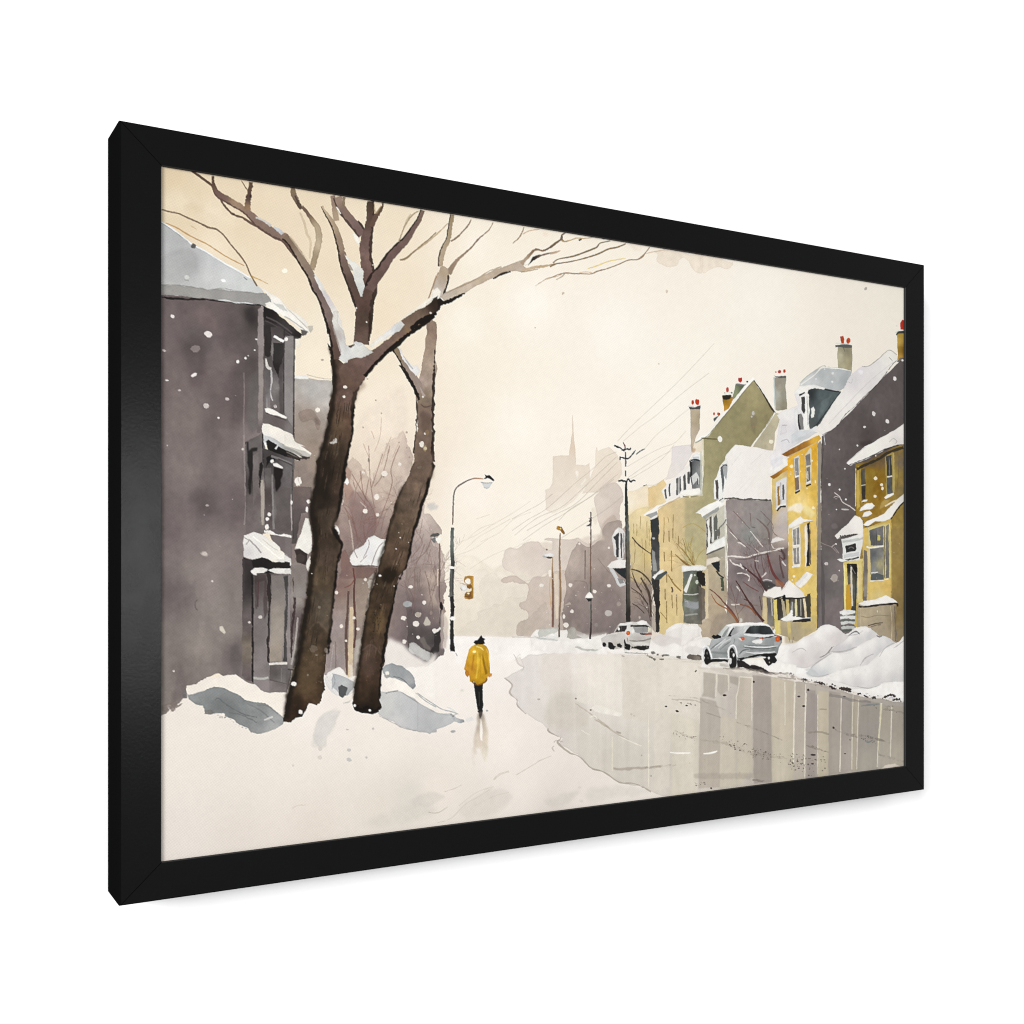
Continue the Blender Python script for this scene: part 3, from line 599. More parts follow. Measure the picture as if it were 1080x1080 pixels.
# right-hand ochre house
poly('X', "690,200 760,180 900,110 960,80 1040,55 1045,1180 940,1100 740,1100 700,700 690,400",
     [(720, 300, 176, 138, 44), (800, 250, 158, 120, 34), (860, 320, 148, 106, 22), (880, 160, 106, 86, 44), (800, 190, 100, 84, 40), (860, 430, 142, 102, 20), (960, 250, 178, 146, 66), (1000, 200, 122, 108, 80), (1010, 380, 134, 116, 74), (740, 480, 160, 122, 34), (820, 520, 150, 110, 32), (980, 700, 158, 130, 72), (1000, 900, 150, 124, 66), (960, 1050, 158, 132, 78)], 1, .25, .05, .08)
poly('X', "700,220 720,215 722,500 700,520 694,350", (212, 176, 84), .8); line('X', "692,230 690,500", (225, 215, 190), .9, w=.8)
poly('X', "728,240 756,230 765,330 762,450 740,480 732,350", [(745, 270, 104, 98, 84), (745, 400, 56, 50, 44)], 1, .3, 0, .12); line('X', "730,352 762,345", (206, 200, 180), .9, w=1); poly('X', "720,225 728,235 730,460 722,460", (186, 150, 60), .9)
poly('X', "900,140 960,110 965,420 905,440", (172, 148, 84), .9); poly('X', "908,145 948,135 950,280 915,285", (66, 66, 66), 1, .3, 0, .15); poly('X', "915,296 950,290 955,405 918,415", (88, 90, 96), 1, .3, 0, .15); line('X', "915,290 952,284", (226, 224, 220), 1, w=1.2); line('X', "930,150 932,275", (130, 130, 128), .8, w=.8)
line('X', "962,120 965,400", (196, 174, 110), .8, w=1.4); line('X', "985,110 1000,180 985,400", (120, 102, 60), .7, w=1)
poly('X', "895,440 920,415 960,405 965,415 930,432 905,448", (244, 240, 230), 1)
line('X', "700,235 760,205 850,165 930,115 1030,80", (52, 44, 30), .9, w=3, rough=.5)
# its roof snow
poly('W', "628,1068 700,1000 760,950 830,915 930,850 1000,815 1045,785 1045,935 1000,940 960,945 880,985 800,1025 720,1060 650,1085", [(660, 1060, 243, 239, 232), (800, 980, 244, 240, 232), (900, 900, 240, 235, 227), (980, 900, 226, 220, 216), (1020, 850, 240, 235, 228)], 1, .35, .04, .012)
line('W', "640,1085 700,1062 800,1022 900,972 1000,940", (46, 40, 32), .8, w=1, rough=.4); line('W', "930,920 960,895 985,915 970,935", (170, 165, 160), .7, w=.7); line('W', "630,1062 700,1005 760,955", (196, 190, 186), .6, w=.6)
# middle snow shelf
poly('X', "745,630 770,600 850,575 900,540 960,480 1000,440 1045,390 1045,455 985,520 935,590 890,605 830,610 775,640", [(800, 610, 246, 243, 236), (950, 520, 242, 238, 230), (1010, 440, 226, 222, 215)], 1, .4, .04, .012)
poly('X', "870,480 900,455 940,450 900,500 860,520", (190, 160, 100), .6); line('X', "900,500 950,470 1000,450", (236, 228, 210), .8, w=1.6)
line('X', "760,645 800,640 890,612 940,592 990,520 1040,460", (40, 34, 26), .95, w=1.3, rough=.35); dot('X', "778,650,9", (24, 20, 18))
poly('X', "715,535 730,505 770,475 810,472 830,495 800,520 760,525", (244, 242, 236), 1, .4); poly('X', "735,575 750,545 790,530 810,550 780,572", (242, 240, 234), 1, .4); poly('X', "730,470 750,450 780,450 770,465", (236, 234, 228), 1)
line('X', "730,590 745,610", (60, 50, 40), .8, w=1.6)
dot('X', "833,300,13 876,346,11 882,372,9,1.4 830,428,11", (238, 228, 205)); dot('X', "835,140,5", (240, 235, 220))
# big lower window
poly('X', "740,660 945,590 945,1060 910,1050 760,1100 740,800", [(760, 700, 224, 184, 96), (930, 700, 206, 170, 84), (930, 1000, 214, 180, 96), (765, 900, 222, 186, 104)], .9, .3, .03, .05)
poly('X', "778,655 900,620 930,625 925,1010 880,1025 790,1030", (214, 196, 130), 1)
poly('X', "792,670 885,635 890,775 795,780", [(810, 720, 92, 92, 96), (860, 680, 120, 118, 116), (850, 740, 100, 98, 98)], 1, .3, .03, .1); poly('X', "850,700 868,705 868,740 848,742", (222, 200, 90), .9)
poly('X', "795,795 890,792 892,1000 830,975 798,985", [(815, 850, 100, 104, 112), (860, 900, 170, 160, 120), (870, 840, 130, 128, 124), (815, 960, 130, 132, 136)], 1, .3, .03, .1)
poly('X', "800,985 840,975 890,985 888,1020 800,1032", (88, 96, 104), 1); line('X', "800,975 850,968", (240, 238, 232), .9, w=1)
poly('X', "905,640 928,625 930,1010 905,1010", [(915, 700, 128, 124, 112), (915, 900, 104, 102, 98)], 1, .3, 0, .1); line('X', "930,620 936,700 936,1010", (222, 206, 140), .9, w=1)
line('X', "768,785,1.8 800,795,1.8 890,782,1.8", (240, 236, 224), 1); line('X', "838,670 842,770", (70, 70, 74), .7, w=.8); line('X', "895,640 898,1010", (58, 54, 46), .7, w=.8)
line('X', "790,1032 880,1028 925,1015", (238, 234, 220), 1, w=1.6)
poly('Y', "748,0 778,10 775,330 750,330", [(760, 100, 110, 104, 98), (760, 280, 150, 142, 128)], .95, .3, 0, .08); poly('Y', "775,0 795,0 795,230 778,240", (226, 204, 150), .9)
poly('Y', "780,230 940,210 948,370 770,370", [(800, 260, 228, 190, 104), (900, 260, 222, 180, 96), (850, 330, 224, 194, 130)], .95, .4, .03, .04)
# far right pillar and low wall
poly('Y', "945,-150 1045,-150 1045,680 985,650 975,400 945,330", [(1000, 0, 152, 128, 76), (1000, 200, 140, 116, 66), (1000, 400, 138, 116, 74), (1010, 600, 148, 130, 100), (960, 200, 156, 130, 72)], 1, .3, .04, .05); line('Y', "945,-60 948,340", (196, 164, 84), .7, w=1)
poly('Y', "700,385 980,385 980,670 700,560", [(740, 430, 188, 172, 142), (850, 450, 180, 166, 140), (960, 500, 150, 134, 108), (850, 580, 166, 152, 130)], 1, .3, .05, .05)
line('Y', "725,470 780,480 850,465 940,470", (140, 124, 100), .7, w=.8); line('Y', "780,540 830,525 885,518", (90, 78, 64), .9, w=1.2); line('Y', "800,545 870,530", (110, 96, 80), .7, w=1.2); line('Y', "940,400 950,520 945,640", (206, 192, 160), .7, w=.8); line('Y', "970,400 975,650", (110, 96, 78), .8, w=1.2); line('Y', "845,430 848,445", (236, 226, 200), .8, w=1.2); line('Y', "725,410 724,540", (200, 186, 156), .7, w=.8)
poly('Y', "708,385 740,365 830,350 880,335 905,322 960,350 990,375 940,380 840,390 760,398", (244, 240, 233), 1, .4, .04); line('Y', "712,402 760,405 850,394 930,385 985,382 988,402", (46, 38, 30), 1, w=1.8, rough=.4)
# porch of the ochre house
poly('Y', "605,90 745,60 745,370 700,380 700,560 612,430", [(615, 250, 226, 196, 108), (640, 350, 196, 146, 32), (725, 200, 232, 210, 150), (720, 330, 226, 200, 130)], 1, .3, .03, .05)
poly('Y', "628,100 700,95 705,180 695,400 690,480 660,440 640,300", [(640, 130, 40, 36, 32), (690, 130, 26, 24, 24), (680, 300, 96, 104, 102), (680, 430, 60, 62, 60), (650, 200, 120, 112, 84)], 1, .3, 0, .12)
poly('Y', "625,250 655,240 660,440 628,440", (206, 152, 34), 1); line('Y', "660,120,1.8 662,260,1.8 668,400,1.6", (226, 220, 204), .95); line('Y', "690,180 692,400", (58, 66, 66), .8, w=1.6); line('Y', "655,110 690,170", (220, 216, 205), .5, w=.8)
line('Y', "612,110 616,420", (248, 226, 160), .9, w=1.6); line('Y', "712,110 714,360", (240, 220, 170), .8, w=1); line('Y', "738,80 740,350", (186, 150, 70), .7, w=1)
poly('X', "590,735 735,695 745,740 720,860 720,885 600,890 598,800", (228, 227, 222), 1, .3, .06); poly('X', "600,745 740,720 742,735 600,762", (176, 176, 172), .6)
poly('X', "615,780 690,762 698,800 690,820 625,832", (46, 44, 44), 1, .4, 0, .1); line('X', "640,800 660,790 680,800", (130, 130, 130), .7, w=1); poly('X', "608,845 715,822 720,850 610,868", (196, 198, 200), .7)
line('X', "600,885 650,878 715,862", (60, 58, 56), .9, w=1.6, rough=.4); poly('X', "560,880 580,872 640,885 590,895", (240, 240, 236), 1)
poly('X', "538,712 560,690 640,620 688,565 725,575 742,600 745,640 745,700 700,692 640,705 590,722 560,735", [(580, 690, 236, 231, 224), (690, 610, 244, 240, 233), (720, 660, 240, 234, 226), (640, 680, 230, 224, 218)], 1, .4, .04, .012)
for k in range(8): line('X', "%d,%d %d,%d" % (582 + k * 15, 706 - k * 1.5 + (k % 2) * 4, 590 + k * 15, 722 - k * 2.6), (44, 38, 34), .95, w=1.5, rough=.35)
line('X', "575,722 640,712 705,700", (80, 72, 66), .8, w=1)
poly('X', "700,700 745,690 748,720 720,735", (236, 232, 228), .9)
# twigs on the mauve wall
line('X', "540,402,.9 575,430,1.1 600,470,1.2 650,500,1.2 690,530,1.3", (206, 196, 190), .95); line('X', "535,440 550,428 570,436", (206, 196, 190), .8, w=.9); line('X', "590,520,1 620,522,1.8 645,525,.8", (200, 192, 188), .9)
line('X', "545,445 560,446", (180, 170, 168), .7, w=.9)
line('X', "430,750 470,770 520,790 560,830", (150, 138, 130), .8, w=.8); line('X', "520,790 550,765", (190, 180, 174), .8, w=.8); line('X', "540,790 575,835", (160, 148, 142), .8, w=.8)
# steps
for k, (y_, c_) in enumerate(((440, 228), (462, 120), (480, 226), (500, 100), (518, 205), (538, 96), (552, 190), (572, 90))):
    line('Y', "%d,%d %d,%d %d,%d" % (578 + k * 2, y_ + 6, 630, y_ - 2 + (k % 2) * 5, 690 - k, y_ + 2), (c_, c_ + 1, c_ - 3), 1, w=3 if c_ > 150 else 2, rough=.5)
poly('Y', "580,450 600,425 615,418 640,440 690,450 600,470", (238, 236, 230), 1); line('Y', "600,600 640,600", (60, 56, 54), .9, w=1.2)
dot('X', "505,345,10 577,380,7 622,450,7 615,232,6 575,95,4 705,68,6 555,522,5 575,957,5 480,908,11 552,768,6", (232, 226, 222))
dot('X', "540,1010,24,1.2", (176, 166, 158), .9, irr=.1); dot('Y', "485,98,11", (200, 190, 186)); dot('Y', "575,148,4", (225, 220, 215)); dot('X', "540,640,22", (120, 108, 110), .8, soft=2)
dot('W', "970,468,12,1.3 820,718,12,1.4,-10 917,772,12,1.3,-20 755,812,10,.8 703,943,6 578,970,3", (228, 222, 220))
# ---- snow-laden shrub before the mauve-grey house
tw = (78, 48, 38)
for s in ("500,600,.8 530,480,0 530,480,0",):
    pass
for s, c_, a_ in (("255,280,.8 330,340,1.2 400,420,1.6 470,500,2 530,600,2.4", (112, 68, 44), .95), ("270,330,.8 330,420,1.4 420,470,1.6 500,560,2 525,600,2.4", (150, 92, 56), .9),
               ("505,200,.9 560,290,1.4 620,390,1.8 690,490,2.1 770,590,2.6", tw, 1), ("570,210,.7 640,260,1.2 720,305,1.2", (110, 72, 58), .9), ("460,430,.7 560,430,1.2 640,460,1.8 700,530,2", (130, 80, 54), .9),
               ("580,375,1 640,410,1.4 700,510,1.8", tw, .9), ("570,60,1 640,120,1.8 720,190,2.2 800,300,2.6", (78, 48, 40), 1), ("690,-60,.8 690,60,1.4 720,140,1.6 780,260,2.2", (92, 58, 48), .95),
               ("800,-60,1.4 820,20,2 850,110,2.6 900,190,3 960,250,3.4", (108, 60, 44), 1), ("740,-60,.8 760,60,1 770,120,1", (110, 84, 76), .7), ("920,-40,1.4 930,60,1.8 960,180,2", (90, 66, 60), .8),
               ("860,-100,.8 960,-60,1.4 960,0,1.8 930,-20,1", (92, 56, 50), .8), ("480,260,.6 540,300,1", (120, 110, 108), .7), ("730,350,1 750,480,1.4", (86, 70, 62), .8)):
    line('V', s, c_, a_)
poly('V', "880,190 960,220 965,262 900,250", (176, 120, 88), .6, .5, 0, soft=2)
poly('V', "755,210 800,200 850,215 890,250 800,290 770,280", (64, 60, 62), .9, .6, 0, soft=1); line('V', "760,200 800,190 850,205", (214, 214, 216), .8, w=1.1)
for s in ("445,0 480,40 540,60 580,90", "515,135 560,130 610,145 635,170 625,205", "750,170 780,140 795,125", "510,255 545,300", "560,60 545,40", "685,10 720,20", "460,430 540,428", "940,20 980,60", "540,600 560,570"):
    line('V', s, (226, 218, 210), .92, w=1.3, rough=.35)
for s in ("640,630,.8 700,700,1.3 760,780,1", "520,740,.8 560,750,2 600,780,1", "680,790,.8 740,850,1.4", "430,620,.6 520,710,1"):
    line('U', s, (230, 222, 214), .92, rough=.3)
for s in ("410,560 500,680 560,740 640,810", "480,440 640,610", "640,460 650,580", "700,510,.9 790,590,1.8 820,660,2 820,760,1.6", "740,440 850,560 860,640 900,680", "800,580,1 830,540,.8", "650,590 690,600"):
    P_ = PP('U', s); line('U', s, (112, 90, 84), .7, w=None if len(P_[0]) > 2 else .8)
line('U', "400,878,1.6 480,870,1.6 600,880,1.6 720,845,1.6 830,825,1.5 960,790,1.4", (222, 214, 206), 1, rough=.4); line('U', "500,895 600,900 700,870 800,850", (96, 82, 80), .6, w=1.3)
poly('U', "835,740 850,705 900,685 970,710 960,722 900,730 850,745", (234, 228, 222), 1, .5); line('U', "930,800,1 960,850,2.4 970,900,1.2", (70, 48, 46), .9); line('U', "840,750 870,800 930,790", (226, 218, 212), .8, w=1); poly('U', "930,820 1000,790 990,900 950,880", (96, 80, 80), .6, soft=2)
# branches before the yellow houses
for s in ("360,50,1 420,120,1.5 520,190,1", "350,310,1 420,330,1.5 480,380,1.8 520,440,1", "360,340,.8 400,440,1.8 440,500,1.2", "430,380,1.4 470,450,2.2 500,520,2.4 515,700,2", "350,460,.8 430,520,1.2 490,600,1.4", "360,590,.8 410,620,1 460,670,.9", "515,580,1 540,500,1"):
    line('S', s, (70, 58, 44), .92)
for s in ("710,190,1 760,235,1.6 840,290,1.6", "650,350,.8 700,430,1.4 760,490,1.6", "720,100,.6 800,190,1 860,280,1.2", "770,60 790,120 800,180", "820,230 880,290", "690,400 640,360", "590,660 640,720", "860,280 850,200"):
    line('S', s, (140, 112, 60), .85, w=None if s.count(',') > 5 and len(PP('S', s)[0]) > 2 else .7)
poly('S', "525,375 590,320 615,310 620,330 560,370 545,395", (240, 238, 232), 1); poly('S', "545,395 570,360 640,322 652,340 600,385 570,405", (76, 88, 96), 1, .3); poly('S', "550,395 580,400 582,500 555,480", (52, 48, 50), 1)
rt = np.random.RandomState(5)
for (x, y, ang, ln, w, n, col, a) in ((686, 655, 98, 26, 1, 4, (72, 60, 48), .7), (690, 650, 110, 24, .9, 3, (80, 66, 52), .6), (733, 598, 92, 16, .7, 4, (150, 124, 76), .6), (728, 600, 110, 14, .7, 3, (150, 124, 76), .6), (780, 655, 112, 22, .8, 3, (110, 74, 56), .6)):
    twig(x, y, ang, ln, w, n, col, a, rt)
for (x, y, ang, ln, w, n, col, a) in ((800, 600, 105, 18, .8, 4, (106, 80, 72), .6), (812, 605, 98, 20, .8, 4, (100, 74, 66), .6), (806, 625, 120, 18, .8, 4, (96, 66, 56), .6), (790, 600, 120, 16, .7, 3, (120, 96, 90), .5)):
    twig(x, y, ang, ln, w, n, col, a, rt)
# green-grey porch
poly('S', "775,330 920,315 930,760 780,750 772,520", [(800, 350, 96, 104, 104), (820, 420, 132, 138, 110), (860, 400, 96, 100, 84), (820, 560, 118, 126, 100), (850, 600, 140, 146, 148), (850, 700, 118, 114, 104), (910, 450, 50, 48, 44), (900, 600, 98, 92, 84)], 1, .4, .04, .12)
poly('S', "770,320 790,300 860,292 930,295 930,318 860,320 790,330", (240, 238, 233), 1, .4); line('S', "845,350,2 830,400,2.2 795,500,2.4", (238, 236, 230), 1); line('S', "780,515 850,518 900,510", (214, 214, 206), .9, w=1.2)
poly('S', "880,330 930,320 928,420 905,400 885,370", (32, 30, 32), 1, .5); poly('S', "790,590 900,580 900,625 860,630 800,620", (150, 156, 160), .8, .8); line('S', "790,575 810,572 815,590", (220, 222, 220), .9, w=1); line('S', "790,685 895,675", (176, 174, 168), .7, w=1.8, rough=.5)
poly('V', "-10,60 230,65 225,100 -10,110", (238, 236, 232), .9, .5); poly('V', "140,120 215,130 218,250 190,250 150,200", (38, 34, 32), 1, .5); poly('V', "150,250 215,280 215,560 160,590", (108, 98, 88), .9, .4, 0, .08)
line('V', "85,140,2 60,200,2 20,300,2.4", (234, 232, 226), 1); dot('V', "135,215,14,1.4 115,150,9", (210, 214, 200), .9); poly('V', "20,380 150,420 140,470 60,470 20,440", (158, 160, 166), .7, .8, 0, soft=1)
poly('V', "218,90 245,90 245,560 215,560", (218, 200, 166), .9, .3, 0)
# small white bay on the mist
poly('Q', "710,175 735,130 760,110 790,125 805,150 800,330 775,345 745,330 725,300", (222, 218, 214), 1, .4); poly('Q', "718,178 750,140 762,150 760,320 745,325 738,200", (56, 60, 68), 1); poly('Q', "770,150 782,155 785,325 775,330", (84, 88, 98), 1); line('Q', "795,150 797,330", (130, 130, 138), .8, w=1)
poly('Q', "712,172 735,130 758,112 760,140 730,165", (244, 240, 236), 1)
poly('Q', "680,392 710,355 760,332 812,345 815,395 760,400 700,402", (236, 232, 226), 1, .35, .04); poly('Q', "715,402 815,395 815,478 780,460 745,430", (38, 46, 54), 1)
poly('Q', "690,402 720,405 760,470 800,490 812,520 770,532 750,515 730,470", (212, 212, 210), 1, .3); poly('Q', "750,470 790,480 800,505 768,512", (128, 126, 128), .8)
# ---- snow ground and road
poly('o', "165,715 300,715 360,680 430,660 478,671 560,672 600,674 640,680 700,684 745,694 800,700 830,706 880,716 960,735 960,920 165,920",
     [(180, 800, 234, 225, 215), (180, 880, 227, 218, 210), (250, 880, 224, 214, 205), (300, 800, 234, 225, 215), (330, 870, 225, 214, 203), (400, 850, 226, 216, 205), (400, 780, 237, 228, 218), (430, 840, 218, 211, 201), (460, 830, 234, 223, 212), (480, 740, 241, 233, 225), (450, 710, 243, 236, 229), (500, 690, 244, 237, 231), (550, 680, 244, 237, 231), (600, 685, 244, 237, 231), (530, 780, 241, 232, 223), (550, 820, 235, 226, 217), (500, 850, 225, 216, 206), (620, 840, 229, 220, 211), (580, 850, 221, 212, 203), (650, 830, 233, 225, 216), (330, 760, 239, 231, 222)], 1, .6, .0, .003, gran=.008)
poly('o', "477,671 520,671 560,672 640,668 640,690 560,695 480,700", (246, 241, 236), .6, .4, 0, soft=4)
# faint folds in the near snow
poly('L', "500,480 560,465 640,480 620,505 560,540 480,545 440,520", (205, 199, 190), .5, 1, .04, .02, soft=4, sm=True); poly('L', "180,640 320,570 450,530 560,545 600,570 480,620 300,660", (208, 202, 192), .45, 1, 0, .02, soft=8, sm=True)
line('L', "640,460 700,440 740,420", (196, 186, 176), .6, w=.8); line('L', "550,575 600,580 660,545", (190, 180, 168), .7, w=.8); line('L', "600,635 680,610 760,530 830,490 910,440", (198, 188, 177), .6, w=.8); line('L', "920,390 950,360 1010,340", (205, 192, 180), .7, w=.9)
line('d', "200,405 240,375 280,365", (204, 192, 180), .7, w=.8); line('d', "315,380 400,330 440,305 500,280", (198, 186, 174), .7, w=.9); line('d', "20,540 110,470 200,440", (202, 192, 182), .6, w=.9); line('d', "100,540 200,490 280,470", (206, 196, 186), .5, w=.9)
poly('d', "470,520 560,475 640,465 600,510 520,545", (204, 199, 191), .5, 1, .02, .02, soft=5, sm=True); poly('d', "680,470 760,440 900,440 1000,460 980,480 800,500 700,520", (205, 200, 192), .45, 1, .02, .02, soft=6, sm=True); poly('d', "20,560 120,480 240,450 300,500 200,580 60,600", (206, 197, 187), .4, 1, .02, .02, soft=6, sm=True)
dot('d', "655,515,12,.5 645,445,10,.5", (200, 194, 184), .5, soft=2)
poly('K', "915,140 960,40 1000,0 1050,0 1080,10 1010,120 990,190 940,200", (214, 209, 203), .75, 1, .04, .02, soft=2, sm=True); poly('J', "190,1000 200,920 260,850 330,830 310,960 250,1010 220,1060 180,1060", (214, 209, 203), .5, 1, .03, .02, soft=3, sm=True)
dot('K', "958,265,13 960,215,12 805,310,7", (208, 202, 194), .8); dot('L', "97,222,12,.8 98,277,14,.8,20 197,264,7 88,105,9,.5 235,100,7 690,117,13,.6,-10", (188, 186, 184), .85)
line('K', "800,555 830,538 880,535", (205, 190, 178), .6, w=.9)
# road
ROAD = "560,690.5 600,688 640,686 660,690 700,692 745,695 800,710 830,718 870,722 900,733 954,741 962,741 962,815 800,840 720,842 697,839.5 687,835 676,829 660,827 648,822 635,814 622,809 615,800 610,795 600,791 588,785 594,779 580,773 577,768 570,762 555,753 545,745 547,741 537,730 541,723 532,715 545,708 552,704 550,696"
poly('o', ROAD, [(560, 710, 222, 215, 210), (545, 735, 221, 214, 209), (600, 700, 235, 227, 220), (600, 740, 214, 207, 199), (590, 770, 214, 206, 199), (630, 710, 238, 230, 222), (650, 730, 237, 229, 221), (660, 790, 211, 204, 193), (640, 800, 209, 201, 190), (620, 780, 213, 206, 195), (670, 710, 227, 219, 209), (690, 720, 231, 224, 214), (690, 760, 214, 207, 197), (700, 800, 207, 199, 188), (690, 830, 210, 201, 190), (730, 705, 233, 225, 214), (740, 780, 206, 198, 186),
     (780, 740, 197, 188, 178), (800, 800, 191, 182, 170), (850, 740, 189, 180, 170), (900, 760, 173, 165, 156), (940, 760, 171, 163, 155), (940, 800, 179, 172, 162), (870, 810, 185, 177, 166)], 1, .5, .07, .01, er=2, gran=.012, drip=-.012)
line('Z', "70,330,.8 120,372,1.6 105,425,1.8 150,468,1 155,505,1.6 210,560,.6", (176, 166, 158), .8); line('Z', "350,650,1 350,668,1.6 400,695,.6 430,712,.6 410,740,2 480,800,1.8 550,830,1 620,900,1.6 700,925,1.4 800,990,1.4 900,1000,1 1000,1050,1.4", (170, 160, 148), .85, rough=.3)
line('Z', "130,180,1 145,205,1 160,240,2 195,265,1.2 180,285,.8", (196, 188, 180), .8); line('Z', "385,760,.8 375,775,1.4 388,795,1", (184, 176, 166), .8); line('Z', "385,740 400,725 445,735", (176, 166, 156), .7, w=.9)
poly('Z', "140,210 170,200 200,265 160,250", (214, 206, 199), .6, .5, .03)
dot('Z', "525,460,7,.8 618,533,7,.7", (112, 104, 100)); dot('Z', "290,465,10,.5 875,560,7 893,570,6 940,820,5 1000,950,6", (170, 160, 150), .8)
poly('Z', "300,180 480,180 520,400 380,450 300,350", (218, 209, 196), .4, 1, 0, .02, soft=8); poly('Z', "380,440 480,420 600,560 560,650 380,640 330,560", (202, 193, 177), .45, 1, 0, .02, soft=9, sm=True)
poly('Z', "620,520 650,495 700,505 820,560 800,572 700,560 640,545", (238, 232, 222), .95, .4, .02); line('Z', "520,490,.8 620,560,1.4 700,620,1.8 780,680,1.4 900,745,.8", (188, 178, 164), .8, rough=.4); line('Z', "610,580,.8 640,570,1.4 660,590,.8", (238, 231, 218), .9); line('Z', "640,590,1 690,620,2.2 740,650,1", (176, 166, 150), .7, rough=.5)
line('Z', "800,700,.8 900,745,1.2 940,760,.8", (236, 228, 214), .8); line('Z', "560,660,.6 590,680,1.6 615,690,.8", (230, 222, 210), .8); line('Z', "780,670,1.6 810,680,1.6", (160, 150, 136), .7, rough=.4)
line('Z', "760,905,1.8 850,905,2.8 940,900,2.2 1075,885,2", (168, 158, 144), .75, rough=.8, soft=1)
poly('Z', "530,180 815,190 820,560 700,520 530,480", (232, 224, 212), .5, .4, 0, .01, soft=2); poly('Z', "815,190 1075,200 1075,620 820,590", [(850, 400, 214, 205, 190), (1000, 300, 220, 212, 198)], .6, .4, 0, .02, soft=1)
poly('o', "690,694 740,697 739,775 707,779 706,830 690,834", [(700, 710, 226, 217, 203), (720, 730, 230, 221, 206), (700, 780, 216, 208, 194)], .6, .3, 0, .02, soft=1)
# mirrored houses: upright bands of wet colour
def band(z, s, col, a=1, sf=2): poly(z, s, col, a * .84, .25, .02, .015, soft=sf, drip=-.014)
band('a', "370,170 450,185 445,340 400,330 360,330 372,300", (182, 172, 160)); band('a', "462,185 525,190 525,290 480,320 462,300", (186, 176, 164)); band('a', "540,200 595,205 590,260 540,240", (176, 166, 154))
band('a', "350,330 450,360 480,460 475,900 340,910 345,560", [(400, 450, 176, 166, 156), (400, 800, 178, 168, 154)], .9); band('a', "165,430 345,480 340,700 335,940 165,955 170,600", (217, 208, 191), .8); band('a', "480,440 580,470 575,900 475,910", [(530, 550, 208, 197, 180), (530, 800, 204, 194, 176)], .9)
band('a', "600,205 678,205 680,480 685,800 580,900 582,300", [(640, 300, 196, 184, 168), (630, 600, 198, 187, 172), (630, 800, 200, 190, 170)], .9); band('a', "682,190 800,205 805,870 690,880 685,480", [(740, 300, 160, 149, 142), (740, 550, 164, 154, 146), (740, 750, 158, 148, 140)], .95)
band('a', "802,210 945,225 945,860 808,870", [(850, 400, 204, 192, 171), (920, 500, 202, 190, 168), (870, 700, 196, 186, 166)], .95); band('a', "955,235 1015,240 1012,850 950,860", (186, 176, 162), .9); band('a', "1022,280 1080,290 1080,840 1018,850", (164, 154, 148), .9)
band('b', "230,240 325,250 328,930 220,945", [(280, 400, 164, 153, 148), (280, 800, 170, 160, 152)], .9); band('b', "330,215 415,225 415,900 330,930", [(370, 400, 202, 190, 166), (370, 750, 194, 183, 160)], .95); band('b', "420,225 515,240 515,890 415,905", (164, 154, 144), .9)
band('b', "520,270 600,280 600,870 515,890", [(560, 450, 156, 148, 140), (560, 750, 170, 160, 152)], .9); band('b', "605,270 665,280 655,870 600,875", (180, 168, 150), .9); band('b', "668,290 830,320 815,860 650,870", [(740, 400, 156, 148, 138), (740, 550, 154, 147, 141), (740, 780, 170, 162, 150)], .95)
band('b', "850,330 925,340 925,840 830,850", [(890, 450, 170, 162, 146), (880, 700, 176, 168, 154)], .9); band('b', "935,340 1030,350 1030,830 930,840", [(980, 500, 166, 156, 142), (980, 750, 176, 168, 152)], .9)
for z, s, w_ in (('a', "455,185 455,240 448,330", 1.6), ('a', "530,190 530,290", 1.4), ('a', "460,180 530,190", 1.2), ('a', "598,205 596,260 580,330 578,470", 1.2), ('a', "600,203 680,208 676,480", 1.4), ('a', "948,230 944,500 942,690", 1.5), ('a', "1018,250 1012,600 1010,760", 1.2), ('a', "370,170 455,180", .9), ('a', "25,430 22,600 25,900", 1), ('a', "80,60 85,300", 1), ('a', "345,170 348,300 345,500", 1),
               ('b', "520,280 515,500 508,880", 1.3), ('b', "145,160 132,500 130,800", 1.4), ('b', "235,240 225,500 222,940", 1.1), ('b', "845,320,0 835,480,0 820,650,0 812,840,0", 0), ('b', "930,350 922,620 918,760", 1.3), ('b', "615,250 608,500 605,860", 1), ('b', "660,290 650,600 645,860", 1), ('b', "328,250 328,900", .8), ('b', "60,150 62,500", 1)):
    if w_: line(z, s, (226, 218, 202), .8, w=w_, rough=.15, sm=False)
line('b', "845,320,1.8 835,480,1.8 820,650,1.4 812,840,1", (222, 214, 184), .95)
for y_ in range(0, 5): line('Z', "%d,200 %d,560" % (600 + y_ * 40, 602 + y_ * 40), (236, 228, 216), .3, w=1)
line('Z', "755,700 755,920", (226, 218, 200), .7, w=1.6); line('Z', "985,640 985,1000", (228, 220, 204), .7, w=1.4)
